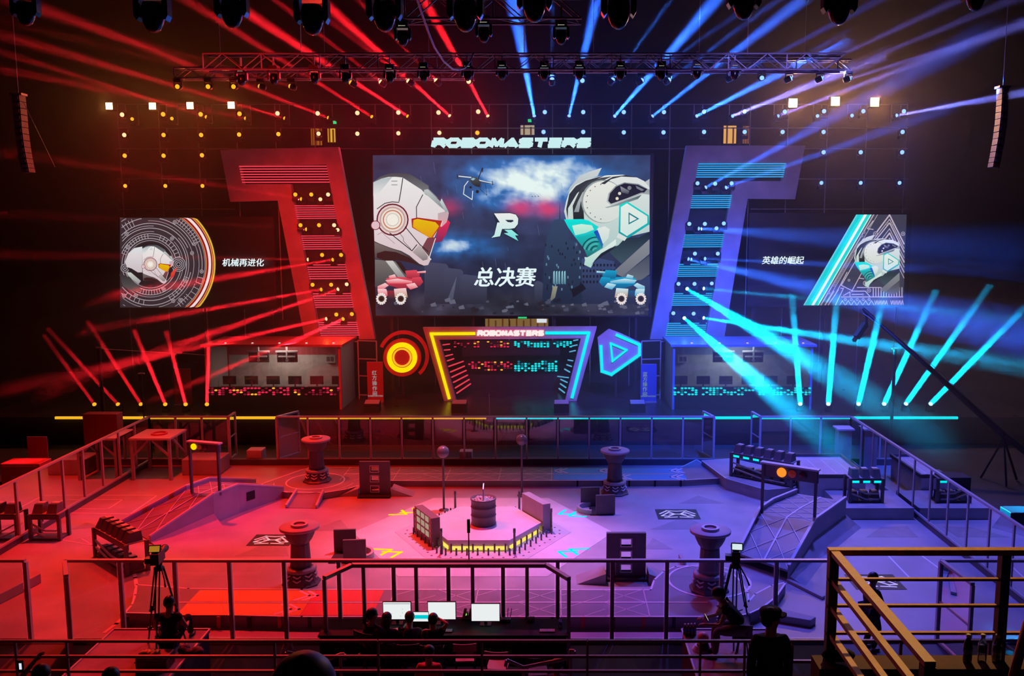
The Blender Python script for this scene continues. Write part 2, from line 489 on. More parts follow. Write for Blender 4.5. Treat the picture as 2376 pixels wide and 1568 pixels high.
for j in range(NY + 1):
    for i in range(NX + 1):
        u, v = i / NX, j / NY
        vs.append(at(865 + 644 * u + 7 * v * (1 - u) - 5 * v * u, 360 + 372 * v, YS - .02)); cs.append(skycol(u, v))
fs = [(j * (NX + 1) + i, j * (NX + 1) + i + 1, (j + 1) * (NX + 1) + i + 1, (j + 1) * (NX + 1) + i) for j in range(NY) for i in range(NX)]
pt.mb._add(vs, fs); pt.mb.c[:] = cs
# ruined city
rnd = random.Random(5)
for x0, y0, x1 in ((985, 612, 1040), (1030, 625, 1075), (1070, 640, 1112), (1105, 650, 1130), (1240, 655, 1262)):
    pt.P([(x0, 705), (x0, y0), (x0 + 8, y0 - 4), (x1 - 5, y0), (x1, y0 + 6), (x1, 705)], (66, 72, 98), (40, 42, 58))
pt.P([(1040, 690), (1060, 640), (1050, 702)], (90, 98, 122), (70, 74, 96))
pt.P([(1258, 705), (1262, 600), (1268, 556), (1276, 530), (1285, 510), (1297, 508), (1299, 466), (1301, 508), (1312, 514), (1322, 556), (1340, 560), (1350, 600), (1356, 705)], (52, 74, 106), (30, 40, 62))
pt.P([(1350, 705), (1350, 600), (1385, 598), (1425, 606), (1430, 640), (1470, 650), (1508, 640), (1508, 705)], (58, 74, 118), (36, 42, 66))
for k in range(44):
    x, y = rnd.uniform(1264, 1348), rnd.uniform(560, 668)
    pt.P([(x, y), (x + 3, y), (x + 3, y + 6), (x, y + 6)], (24, 30, 48) if rnd.random() < .6 else (96, 132, 158)); pt.k -= 1
for k in range(40):
    x, y = 1352 + (k % 10) * 8, 612 + (k // 10) * 13
    pt.P([(x, y), (x + 4, y), (x + 4, y + 6), (x, y + 6)], (24, 28, 44)); pt.k -= 1
pt.k += 1
for x in (1284, 1290, 1296, 1303, 1309): pt.P([(x, 630), (x + 3, 628), (x + 4, 660), (x - 1, 658)], (150, 215, 225), (70, 120, 140))
pt.P([(1283, 664), (1294, 664), (1288, 690), (1270, 706), (1278, 690)], (150, 150, 130), (90, 92, 90))
pt.P([(1325, 672), (1352, 658), (1360, 670), (1330, 690)], (24, 22, 32))
for k in range(70):
    x, y = rnd.uniform(874, 1500), rnd.uniform(694, 726); a = rnd.uniform(3, 13)
    pt.P([(x, y), (x + a, y - a * .4), (x + a * 1.3, y + a * .4), (x + .2 * a, y + .5 * a)], (rnd.choice(((30, 30, 44), (70, 72, 92), (96, 98, 116), (40, 34, 42))))); pt.k -= 1
pt.k += 1
for k in range(30):
    x, y = rnd.uniform(880, 1500), rnd.uniform(364, 640); a = rnd.uniform(8, 30)
    pt.L([(x, y), (x + a * .16, y + a)], .45, (104, 124, 176)); pt.k -= 1
pt.k += 1
# helmet on the red side: shapes in the picture's own units
def helmet_red(pt, xf, back=False, w=1.0):
    P = lambda pts, c, c2=None, ax=None: pt.P(pts, c, c2, xf, ax)
    Ln = lambda pts, wd, c=(30, 28, 34): pt.L(pts, wd * w, c, xf)
    if back:
        P([(-560, 1100), (-430, 760), (-200, 560), (110, 500), (110, 1500), (-60, 1500), (-300, 1350), (-480, 1290)], (222, 226, 228), (205, 190, 196))
        P([(-500, 1500), (-330, 1500), (60, 1830), (-40, 1960), (-420, 1640)], (200, 205, 200), (150, 150, 150))
        P([(-780, 1560), (-480, 1640), (-60, 1990), (140, 2240), (-300, 2240), (-640, 2020)], (46, 44, 48), (84, 84, 84))
    else:
        P([(1290, 1160), (1360, 1230), (1290, 1430), (1220, 1540), (1100, 1560), (1180, 1320)], (236, 40, 84), (120, 40, 86))
        P([(140, 1830), (330, 1850), (430, 1850), (560, 1900), (690, 2090), (640, 2250), (140, 2280)], (112, 112, 108), (64, 64, 70))
        P([(310, 1850), (430, 1850), (640, 2130), (560, 2180)], (206, 204, 200), (120, 120, 124))
        P([(470, 1860), (560, 1870), (690, 2060), (680, 2110), (600, 2040)], (40, 26, 28))
    P([(110, 575), (220, 490), (340, 445), (470, 428), (620, 435), (720, 450), (1010, 635), (1010, 680), (1170, 840), (930, 720), (600, 505), (480, 492), (360, 494), (240, 522)], (66, 70, 76), (124, 128, 132))
    P([(110, 580), (240, 520), (360, 492), (480, 490), (590, 502), (900, 702), (960, 775), (1195, 930), (1310, 1040), (1335, 1070), (1325, 1150), (1300, 1230), (1220, 1300), (1185, 1290), (1105, 1470), (1122, 1490), (1025, 1790), (1045, 1830), (1000, 1920), (930, 1930), (850, 1900), (700, 1765), (560, 1690), (380, 1640), (250, 1590), (130, 1530), (118, 1100)], (234, 234, 232), (214, 190, 196))
    P([(110, 580), (240, 520), (420, 492), (300, 640), (160, 800), (112, 800)], (176, 188, 190), (228, 228, 228))
    P([(940, 700), (1000, 690), (1270, 960), (1290, 1050), (1180, 960), (930, 740)], (190, 198, 198), (120, 130, 132))
    P([(130, 1530), (250, 1590), (380, 1640), (560, 1700), (700, 1770), (860, 1900), (930, 1928), (900, 1938), (700, 1890), (500, 1830), (300, 1850), (140, 1810)], (118, 106, 104), (36, 26, 28))
    P([(170, 1730), (300, 1690), (480, 1710), (700, 1800), (840, 1905), (560, 1850), (300, 1850), (170, 1800)], (52, 26, 28))
    P([(1160, 1080), (1290, 1050), (1330, 1065), (1325, 1150), (1300, 1230), (1215, 1298), (1240, 1200), (1160, 1190)], (190, 172, 178), (224, 160, 170))
    P([(1220, 840), (1333, 1055), (1280, 1062), (1195, 900)], (206, 220, 220), (150, 165, 168))
    P([(730, 1170), (830, 1150), (1170, 1195), (1230, 1200), (1195, 1300), (1060, 1500), (740, 1310)], (170, 26, 30), (200, 70, 20))
    P([(765, 1190), (830, 1172), (1120, 1225), (1180, 1290), (1050, 1480), (960, 1440), (755, 1300)], (232, 190, 0), (222, 150, 10))
    P([(990, 1480), (1105, 1470), (1122, 1490), (1025, 1790), (900, 1640)], (130, 60, 70), (90, 70, 76))
    P([(750, 1710), (860, 1590), (1000, 1780), (990, 1830), (920, 1850)], (196, 182, 182), (130, 120, 120))
    for r, c in ((285, (232, 214, 218)), (262, (100, 26, 36)), (238, (226, 206, 208)), (212, (196, 160, 150)), (186, (232, 222, 214)), (158, (196, 120, 84)), (140, (238, 226, 214)), (104, (180, 168, 156)), (96, (242, 236, 226))):
        pt.O((425, 1185), r, c, xf=xf, n=24)
    pt.O((150, 1275), 78, (120, 40, 52), xf=xf, n=16); pt.O((148, 1275), 66, (226, 190, 198), xf=xf, n=16)
    Ln([(592, 510), (560, 720), (530, 890)], 14); Ln([(915, 780), (812, 980), (815, 1160)], 13); Ln([(380, 1400), (740, 1690), (820, 1590)], 14)
    Ln([(630, 1300), (870, 1590), (1000, 1700)], 13); Ln([(175, 1010), (300, 920), (420, 895), (530, 905)], 13); Ln([(120, 1540), (380, 1640), (560, 1700), (760, 1830)], 8)
    Ln([(530, 1390), (600, 1480), (600, 1530), (720, 1660)], 7); Ln([(1120, 1490), (1020, 1800), (1050, 1830)], 12, (240, 232, 232)); Ln([(180, 1430), (250, 1390), (460, 1570)], 6, (150, 90, 104))
    for q in ((440, 560), (440, 620)): Ln([(q[0] - 30, q[1]), (q[0] + 60, q[1])], 14, (150, 155, 158))
def helmet_blue(pt, xf, w=1.0):
    P = lambda pts, c, c2=None, ax=None: pt.P(pts, c, c2, xf, ax)
    Ln = lambda pts, wd, c=(28, 30, 38): pt.L(pts, wd * w, c, xf)
    P([(2200, 580), (2290, 525), (2290, 760), (2230, 620)], (190, 196, 196))
    P([(1720, 2010), (2295, 1500), (2295, 1740), (1840, 2110), (1730, 2060)], (136, 140, 146), (110, 114, 122))
    P([(1840, 2110), (2295, 1760), (2295, 2070), (2150, 2160), (1990, 2170)], (66, 72, 84), (100, 106, 116))
    P([(1640, 1560), (1910, 1470), (2100, 1480), (2295, 1380), (2295, 1500), (1830, 1900), (1640, 1720)], (16, 32, 42), (60, 82, 92))
    P([(935, 880), (990, 720), (1080, 620), (1250, 540), (1440, 490), (1600, 465), (1850, 455), (2080, 500), (2200, 560), (2295, 660), (2295, 1380), (1900, 1470), (1780, 1600), (1560, 1680), (1290, 1790), (1225, 1650), (1080, 1460), (960, 1280), (900, 1050)], (226, 230, 226), (168, 200, 196))
    P([(940, 760), (1010, 640), (1150, 490), (1300, 410), (1510, 345), (1440, 480), (1250, 540), (1080, 620), (980, 720)], (206, 214, 214), (176, 186, 188))
    P([(935, 1010), (985, 770), (1090, 640), (1250, 552), (1440, 498), (1560, 470), (1300, 590), (1110, 760), (965, 1000), (960, 1190)], (52, 54, 60), (30, 40, 46))
    P([(1050, 1180), (1040, 960), (1160, 700), (1300, 575), (1500, 505), (1680, 482), (1450, 590), (1290, 760), (1215, 980), (1225, 1190)], (70, 74, 78), (26, 26, 30))
    P([(1120, 900), (1200, 740), (1260, 720), (1170, 900), (1140, 1060), (1060, 1060)], (190, 198, 198), (140, 150, 152))
    pt.O((1530, 890), 352, (150, 160, 160), xf=xf, n=30); pt.O((1545, 895), 338, (232, 232, 224), (214, 222, 216), xf=xf, n=30)
    P([(1490, 600), (1690, 490), (1900, 462), (2080, 500), (1830, 486), (1660, 530), (1560, 610)], (44, 46, 52))
    P([(1590, 890), (1620, 760), (1730, 640), (1880, 580), (2110, 606), (2295, 700), (2295, 780), (2160, 765), (1910, 870), (1660, 955)], (120, 128, 132), (190, 196, 196))
    P([(1615, 880), (1645, 760), (1745, 652), (1880, 597), (2100, 622), (2250, 690), (2200, 745), (2150, 745), (1900, 845), (1660, 928)], (22, 18, 40), (36, 34, 50))
    P([(1810, 640), (1960, 720), (1940, 770), (1830, 740)], (150, 152, 160), (60, 60, 72)); P([(2060, 630), (2200, 700), (2160, 720), (2080, 680)], (120, 124, 130))
    pt.O((1760, 842), 26, (232, 226, 200), xf=xf, n=10); pt.O((1800, 760), 26, (220, 214, 196), xf=xf, n=10); pt.O((1960, 670), 34, (120, 124, 128), xf=xf, n=10)
    P([(1560, 985), (1660, 960), (2160, 780), (2100, 850), (1800, 950), (1600, 995)], (70, 84, 90), (150, 170, 170))
    for k in range(9):
        a = math.radians(100 + k * 20); pt.O((1545 + 285 * math.cos(a), 895 + 285 * math.sin(a)), 10, (70, 76, 80), xf=xf, n=6)
    P([(900, 1180), (1200, 1175), (1300, 1200), (1460, 1300), (1410, 1370), (1250, 1440), (1080, 1470), (960, 1300)], (0, 226, 216), (0, 190, 196))
    P([(1030, 1280), (1180, 1255), (1350, 1275), (1385, 1345), (1250, 1400), (1080, 1440)], (206, 238, 220), (160, 232, 212))
    P([(1080, 1470), (1250, 1440), (1390, 1380), (1530, 1640), (1280, 1795), (1225, 1660)], (0, 190, 190), (34, 110, 112))
    for k in range(6):
        pt.O((1420, 1700), 240 - 36 * k, (16, 60, 66) if k % 2 == 0 else (90, 180, 176), xf=xf, n=12, r0=222 - 36 * k, a0=190, a1=285)
    P([(1380, 1380), (1440, 1350), (1540, 1560), (1520, 1650)], (20, 70, 190), (20, 120, 160))
    P([(1440, 1330), (1560, 1290), (1640, 1340), (1620, 1480), (1530, 1580)], (228, 234, 228), (200, 222, 214))
    P([(1230, 1790), (1280, 1795), (1540, 1650), (1740, 1500), (1745, 1590), (1500, 1730), (1390, 1850), (1335, 1965), (1225, 1915), (1240, 1840)], (226, 240, 232), (170, 214, 204))
    P([(1335, 1920), (1500, 1740), (1745, 1600), (1700, 1660), (1440, 1830)], (24, 34, 40))
    P([(1795, 950), (1925, 890), (2275, 1115), (2285, 1260), (1930, 1490), (1785, 1410)], (0, 214, 204), (0, 150, 160))
    P([(1820, 980), (1920, 920), (2250, 1130), (2250, 1240), (1920, 1450), (1812, 1380)], (230, 238, 230), (206, 232, 224))
    P([(1945, 1065), (2120, 1170), (1945, 1265)], (0, 130, 140)); P([(1962, 1100), (2080, 1172), (1962, 1232)], (226, 236, 230))
    P([(1785, 1400), (1920, 1475), (1880, 1530), (1750, 1470)], (216, 226, 220))
S1 = lambda x, y: (850 + x / 6.988, 340 + y / 6.988)
S2 = lambda x, y: (1180 + x / 6.988, 340 + y / 6.988)
def clipx(f, lo, hi):
    def g(x, y):
        a, b = f(x, y); return (min(max(a, lo), hi), b)
    return g
# rovers in the lower corners
def rover(pt, cx, cy, s, main, pale, dark):
    X = lambda pts: [(cx + s * x, cy + y) for x, y in pts]
    for pts, c, c2 in (([(-36, -34), (-20, -38), (34, -36), (36, -22), (20, -12), (-4, -10), (-34, -20)], main, dark), ([(-38, -30), (-10, -34), (24, -28), (24, -22), (-30, -22)], pale, main),
                       ([(8, -52), (34, -54), (42, -44), (40, -32), (12, -34)], main, dark), ([(36, -50), (56, -52), (56, -47), (36, -46)], pale, main),
                       ([(24, -36), (44, -38), (50, -26), (42, -16), (26, -20)], main, dark), ([(-56, -16), (-38, -24), (-30, -18), (-44, -8), (-56, -6)], pale, main),
                       ([(-56, -10), (-36, -10), (-30, 6), (-54, 8)], pale, main), ([(-18, -10), (10, -12), (14, 10), (-16, 10)], pale, (190, 150, 120)), ([(-34, -6), (-18, -6), (-18, 12), (-32, 12)], dark, (50, 44, 52)),
                       ([(10, -20), (30, -24), (38, -14), (20, -8)], pale, main), ([(-30, -40), (-16, -44), (-12, -36), (-28, -32)], pale, main)):
        pt.P(X(pts), c, c2)
    for wx in (-47, -2):
        c = (cx + s * wx, cy + 13)
        for k in range(14):
            a = 2 * PI * k / 14; pt.O((c[0] + 10.5 * math.cos(a), c[1] + 12 * math.sin(a)), 2.4, (240, 232, 226), n=6); pt.k -= 1
        pt.k += 1
        pt.O(c, 10.5, (236, 226, 222), n=18); pt.O(c, 7.4, (70, 56, 44), n=14); pt.O(c, 4.6, (36, 22, 20), n=10); pt.k += 1
helmet_red(pt, clipx(S1, 866, 1508), w=1 / 6.988)
helmet_blue(pt, clipx(S2, 866, 1507), w=1 / 6.988)
rover(pt, 932, 680, 1, (226, 70, 90), (250, 210, 212), (150, 40, 58))
rover(pt, 1440, 680, -1, (20, 160, 205), (206, 236, 240), (10, 90, 140))
# flying drones
Dn = lambda pts, wd, c=(34, 40, 44): pt.L([S1(*p) for p in pts], wd, c)
Dn([(1500, 480), (1690, 500), (1800, 540), (2050, 600)], 2.2, (226, 232, 230)); Dn([(1700, 510), (1830, 560), (2060, 610)], 1.4); Dn([(1800, 560), (1850, 430), (1880, 350)], 2.2)
Dn([(1650, 560), (1590, 640), (1575, 770), (1715, 860), (1725, 720)], 1.8, (226, 234, 232)); Dn([(1930, 610), (1955, 790), (1840, 690), (1870, 610)], 1.0)
Dn([(1470, 450), (1480, 520)], 1.6); Dn([(1890, 345), (1880, 410)], 2.0); Dn([(2040, 560), (2050, 620)], 1.6)
pt.P([S1(*p) for p in ((1670, 530), (1720, 490), (1790, 500), (1860, 580), (1840, 660), (1760, 640), (1700, 590))], (70, 80, 84), (30, 32, 36))
pt.P([S1(*p) for p in ((1690, 530), (1730, 505), (1770, 520), (1730, 550))], (150, 190, 206))
pt.O(S1(1800, 730), 4, (30, 32, 36), n=8); pt.O(S1(1690, 660), 3, (30, 32, 36), n=8)
for dx in (-9, -2, 5): pt.L([(1241 + dx, 452), (1245 + dx, 456)], 1.4, (60, 66, 72))
pt.L([(1231, 453), (1252, 453)], 1.2, (226, 230, 230))
# the winged letter between them
pt.P([(1144, 494), (1184, 493), (1198, 497), (1204, 507), (1203, 521), (1196, 531), (1205, 547), (1198, 548), (1204, 561), (1166, 542), (1161, 550), (1138, 553), (1146, 545), (1151, 517)], (30, 40, 60))
pt.P([(1146, 495), (1184, 494.5), (1197, 498), (1202.5, 507), (1201.5, 520), (1194, 529), (1183, 531), (1165, 531), (1160, 548), (1140, 551.5), (1147, 545), (1154, 516), (1160, 516)], (238, 238, 236), (190, 236, 232))
pt.P([(1172, 510), (1190, 510), (1192, 513), (1186, 516), (1178, 515)], (36, 44, 66))
pt.P([(1170, 533), (1187, 533), (1203, 546), (1195, 546), (1203, 559), (1169, 541), (1180, 540)], (150, 236, 230), (110, 220, 216))
pic = pt.mb.build('picture', M_pixel, scr, colors=True)
lettering('总决赛', at(1174, 641, YS) + Vector((0, -.42, 0)), 0.98, M_lettering, scr, 0.025, .004, 0.16)
# --- red side screen
scr = screen('led_screen', 'red-side LED screen with a helmet inside glowing circuit rings', 277, 505, 640, 713, (.04, .5, .96))
pt = Paint(YS)
C0, R0 = (349, 613), 151
box_ = (281, 506, 640, 712.5)
def disc(pt, c, r, col, clip, n=90):
    pts = []
    for k in range(n):
        a = 2 * PI * k / n
        pts.append((min(max(c[0] + r * math.cos(a), clip[0]), clip[2]), min(max(c[1] + r * math.sin(a), clip[1]), clip[3])))
    pt.P(pts, col)
box2 = (278.5, 505.5, 640, 713)
disc(pt, C0, 151, (224, 190, 60), box2); disc(pt, C0, 147.5, (150, 30, 24), box2); disc(pt, C0, 146, (236, 150, 80), box2); disc(pt, C0, 144, (110, 14, 22), box2); disc(pt, C0, 141, (246, 222, 222), box2); disc(pt, C0, 135, (130, 20, 24), box2); disc(pt, C0, 131, (236, 130, 70), box2); disc(pt, C0, 129, (52, 44, 50), box2)
LG = (176, 166, 172)
rr = random.Random(3)
for r, w, segs in ((127, 1.2, 1), (120, 1.4, 2), (113, 1.0, 3), (108, 1.6, 2), (101, 1.0, 4), (95, 1.6, 2), (89, 1.2, 3), (84, 1.6, 1), (76, 1.0, 3), (71, 1.4, 1), (66, 1.2, 2), (60, 1.6, 1), (55, 1.0, 1)):
    for q in range(segs):
        a = rr.uniform(0, 360); sp = 360 / segs * rr.uniform(.55, 1.0) if segs > 1 else 360
        pt.O(C0, r + w / 2, LG, n=max(24, int(sp / 3)), r0=r - w / 2, a0=a, a1=a + sp, clip=box_)
for r0, r1, a0, a1, n in ((60, 71, 195, 265, 12), (60, 71, 65, 110, 9), (60, 71, 290, 345, 8), (84, 95, 20, 60, 7), (95, 113, 230, 260, 8), (113, 127, 300, 335, 11), (108, 120, 40, 72, 10), (84, 95, 100, 150, 8), (113, 127, 15, 40, 5)):
    for k in range(n):
        a = math.radians(a0 + (a1 - a0) * k / (n - 1))
        p, q = [(C0[0] + R * math.cos(a), C0[1] + R * math.sin(a)) for R in (r0, r1)]
        if all(box_[0] < u[0] < box_[2] and box_[1] < u[1] < box_[3] for u in (p, q)): pt.L([p, q], 1.3, LG); pt.k -= 1
pt.k += 1
for a, r in ((218, 66), (232, 90), (310, 78), (335, 113), (8, 120), (300, 113), (62, 66), (50, 108), (58, 100), (115, 80), (130, 95), (345, 100), (25, 89)):
    p = (C0[0] + r * math.cos(math.radians(a)), C0[1] + r * math.sin(math.radians(a)))
    if box_[0] + 6 < p[0] < box_[2] and box_[1] + 6 < p[1] < box_[3] - 6:
        pt.O(p, 4.6, LG, n=12); pt.O(p, 3.3, (50, 46, 50), n=10); pt.O(p, 1.8, LG, n=8)
for c, r in (((414, 613), 17), ((290, 622), 14)):
    for k in range(4):
        q = r - 4 * k
        if c[0] - q > 279: pt.O(c, q, LG, n=18); pt.O(c, q - 1.5, (44, 40, 46), n=18)
disc(pt, C0, 52, (30, 26, 30), box2)
s = .060
helmet_red(pt, lambda x, y: (C0[0] + (x - 425) * s, C0[1] + (y - 1185) * s), True, s)
pt.P([(397, 633), (412, 618), (404, 640), (394, 650)], (240, 80, 60), (200, 30, 40))
pt.mb.build('picture', M_pixel, scr, colors=True)
lettering('机械再进化', at(570, 608, YS) + Vector((0, -.34, 0)), 0.40, M_lettering, scr, 0.02, .004, 0.14)
# --- blue side screen
scr = screen('led_screen', 'blue-side LED screen with a helmet beside a slanting cyan stripe', 1742, 497, 2103, 709, (.04, .5, .96))
pt = Paint(YS)
F = lambda x, y: (1740 + x / 5.94, 480 + y / 5.94)
FP = lambda pts, c, c2=None: pt.P([F(*p) for p in pts], c, c2)
FL = lambda pts, w, c=(196, 182, 196): pt.L([F(*p) for p in pts], w, c)
e = lambda d0, y: (1465 - (y - 105) * .584 + d0, y)
FP([(1465, 105), (2160, 105), (2112, 1355), (735, 1355)], (56, 58, 78))
for d0, d1, c in ((0, 20, (110, 210, 226)), (20, 66, (0, 205, 214)), (66, 110, (0, 226, 222)), (110, 150, (236, 250, 250)), (150, 196, (0, 214, 206)), (196, 214, (190, 240, 240)), (214, 232, (52, 70, 96)), (232, 252, LG), (290, 300, LG)):
    FP([e(d0, 105), e(d1, 105), e(d1, 1355), e(d0, 1355)], c)
for k in range(42): y = 560 + k * 13; FL([e(232, y), e(300, y)], 1.0, (150, 144, 158)); pt.k -= 1
pt.k += 1
AP = (1925, 110)
for k, w in ((0, 3.0), (60, 1.6), (110, 2.4), (190, 1.4), (250, 3.0), (320, 1.6), (390, 2.2), (470, 1.4)):
    yb = 520 if k < 120 else 470 + 1.1 * k
    FL([(AP[0] - (yb - k) * .60, AP[1] + yb - 105), (AP[0], AP[1] + k), (min(AP[0] + (yb - k) * .50, 2125), AP[1] + min(yb - k, (2125 - AP[0]) / .50) + k - 0)], w)
for pts in ([(1700, 190), (1620, 300), (1700, 310)], [(1560, 440), (1440, 620)], [(1480, 700), (1260, 1080), (1420, 1160), (1590, 1160), (1660, 1240)], [(1540, 910), (1400, 1170)], [(1340, 900), (1170, 1220)], [(1250, 1120), (1290, 1120), (1180, 1350)],
            [(1480, 1110), (1800, 1110)], [(1500, 980), (1570, 990)], [(1260, 1240), (2110, 1240)], [(1220, 1140), (1080, 1350)], [(1160, 1160), (1040, 1350)], [(1405, 1205), (1550, 1205)], [(1290, 1220), (1380, 1170), (1380, 1230)]): FL(pts, 1.9)
for k in range(12): x = 1700 + k * 36; FL([(x, 1110), (x, 1240)], 2.0); pt.k -= 1
pt.k += 1
for k in range(5): c = F(1315 + 82 * k, 1275); pt.O(c, 3.4, LG, n=10); pt.O(c, 1.8, (52, 54, 74), n=8)
for k in range(6): FL([(1240 + 80 * k, 1350), (1275 + 80 * k, 1290), (1310 + 80 * k, 1350)], 1.5)
for k in range(8):
    x = (1720 if k < 4 else 1760) + 45 * k; FL([(x, 1290), (x + 14, 1345), (x + 28, 1290), (x + 42, 1345)], 1.4)
for c, r in (((1730, 370), 5.5), ((2110, 370), 5), ((1590, 1050), 5.5), ((1640, 1150), 5), ((1890, 230), 3.5), ((1960, 230), 3.5), ((1575, 350), 3), ((1545, 400), 3), ((1365, 1010), 3), ((1090, 1185), 3), ((1555, 1205), 2.6)):
    q = F(*c); pt.O(q, r, LG, n=12); pt.O(q, r * .7, (52, 52, 70), n=10); pt.O(q, r * .35, LG, n=8)
s2 = .0755
helmet_blue(pt, clipx(lambda x, y: (2062 + (x - 1960) * s2, 607 + (y - 1170) * s2), 1900, 2099), s2)
pt.mb.build('picture', M_pixel, scr, colors=True)
lettering('英雄的崛起', at(1813, 603, YS) + Vector((0, -.34, 0)), 0.40, M_lettering, scr, 0.02, .004, 0.14)
# ---------------------------------------------------------------- on the stage
M_panel = mat('grey_stage_panel', (0.42, 0.42, 0.44), 0.65, noise=0.18, scale=1.2)
M_slot = mat('black_recess', (0.01, 0.01, 0.012), 0.7)
M_redpanel = mat('red_painted_panel', (0.62, 0.05, 0.06), 0.5, noise=0.12)
G_RED, G_BLUE = glow('red_light_bar', (0.95, 0.05, 0.09), 0.9), glow('blue_light_bar', (0.03, 0.42, 0.95), 0.9)
G_YEL, G_CYAN = glow('yellow_neon', (1.0, 0.72, 0.0), 1.15), glow('cyan_neon', (0.0, 0.92, 1.0), 1.05)
G_AMB = glow('amber_neon', (1.0, 0.50, 0.02), 1.0)
def quadpts(pts, Y): return [at(x, y, Y) for x, y in pts]
# --- sign over the screen: letters built stroke by stroke
LET = {'R': [[(0, 0), (0, .62)], [(0, 1), (.8, 1), (.98, .85), (.98, .6), (.8, .45), (.12, .45)], [(.6, .45), (1, 0)], [(.1, .72), (.1, .2)]],
       'O': [[(.2, 0), (.8, 0), (1, .22), (1, .78), (.8, 1), (.2, 1), (0, .78), (0, .22), (.2, 0)]],
       'B': [[(0, 0), (.85, 0), (1, .14), (1, .36), (.85, .5), (.1, .5)], [(.85, .5), (.98, .64), (.98, .86), (.85, 1), (0, 1)], [(.06, 0), (.06, 1)]],
       'M': [[(0, 0), (.12, 1), (.5, .15), (.9, 1), (1, 0)]], 'A': [[(-.06, 0), (.52, 1), (1.04, 0)], [(.36, .18), (.92, .18)]],
       'S': [[(1, 1), (.18, 1), (0, .85), (0, .65), (.15, .5), (.85, .5), (1, .36), (1, .15), (.82, 0), (0, 0)]],
       'T': [[(0, 1), (1, 1)], [(.5, 1), (.5, 0)]], 'E': [[(1, 1), (0, 1)], [(1, .5), (0, .5)], [(1, 0), (0, 0)]]}
def logotype(x0, y0, x1, y1, Y, w, depth, slant=.16):
    mb = MB(); a, b = at(x0, y0, Y), at(x1, y1, Y)
    n = 11; cw = (b.x - a.x) / n; h = a.z - b.z
    for i, ch in enumerate('ROBOMASTERS'):
        for st in LET[ch]:
            P = []
            for u, v in st:
                hh = (h - w); z = b.z + w / 2 + v * hh
                P.append(Vector((a.x + cw * (i + .07) + w * .3 + u * (cw * .88 - w * .6) + (v - .5) * slant * h, Y, z)))
            for p, q in zip(P, P[1:]):
                d = (q - p).normalized() * w * .3
                mb.bar(p - d, q + d, depth, w, up=(0, 0, 1) if abs(d.z) < abs(d.x) else (1, 0, 0)) if abs(d.z) < abs(d.x) else mb.bar(p - d, q + d, w * 1.15, depth, up=(0, 1, 0))
    return mb
M_signface = glow('white_sign_face', (0.62, 0.93, 0.93), 0.95)
sg = thing('stage_sign', 'white illuminated block lettering sign mounted above the middle screen', 'sign', at(1187, 344, YS))
logotype(1002, 319.5, 1371, 343, YS, .172, .16).build('lettering', M_signface, sg)
for px in (1040, 1187, 1335): q = at(px, 338, YS); MB().box(q.x - .04, q.x + .04, YS + .08, YS + .16, at(px, 359, YS).z + .06, q.z).build('post', M_scaf, sg)
# --- leaning towers with light bars and lamps
def tower(label, outline, recess, slats, gl, lamps, side, pm):
    cx = sum(p[0] for p in outline) / len(outline)
    r = thing('stage_tower', label, 'tower', (at(cx, 600, 42.4).x, 42.4, SZ))
    MB().slab(quadpts(outline, 42.2), (0, .35, 0)).build('frame', pm, r)
    MB().slab(quadpts(recess, 42.62), (0, .08, 0)).build('back_panel', M_slot, r)
    for (xa, ya, xb, yb, dx, n) in slats:      # each group is one panel of bars
        for k in range(n):
            f = (k + .5) / n
            p, q = at(xa + dx * f, ya + (yb - ya) * f, 42.2), at(xb + dx * f, ya + (yb - ya) * f - .6, 42.2)
            MB().bar(p, q, .10, .045).build('light_bar', gl, r)
    MB().box(r.location.x - 1.0, r.location.x + 1.0, 42.7, 43.0, SZ, SZ + 3.5).build('brace', M_scaf, r)
    for row, (pos, c) in enumerate(lamps):
        for k, (px, py) in enumerate(pos):
            TL.append((px, py, side, row, k))
TL = []
tower('red tall hooked stage tower with glowing red bars, between screen and red circle screen', [(511, 348), (785, 341), (870, 787), (833, 787), (757, 381), (555, 385), (564, 427), (674, 427), (743, 787), (707, 787), (644, 465), (534, 468)],
      [(552, 378), (762, 376), (838, 787), (740, 787), (670, 430), (560, 430)],
      [(555, 383, 757, 426, 8, 7), (684, 475, 774, 509, 6, 7), (699, 545, 788, 580, 6, 7), (712, 612, 801, 649, 7, 7), (726, 679, 814, 715, 7, 7), (738, 746, 828, 780, 7, 7)], G_RED,
      [([(686, 451), (723, 451), (762, 451), (702, 462), (744, 462)], 'red'), ([(698, 522), (741, 522), (776, 522), (714, 532), (784, 533)], 'red'), ([(748, 591), (792, 591), (718, 602), (775, 602)], 'red'),
       ([(726, 660), (769, 660), (805, 659), (748, 671), (787, 670)], 'red'), ([(781, 729), (817, 728), (760, 739), (798, 739)], 'red')], 'red', mat('red_lit_tower_panel', (0.46, 0.40, 0.42), 0.65, noise=.18, scale=1.2))
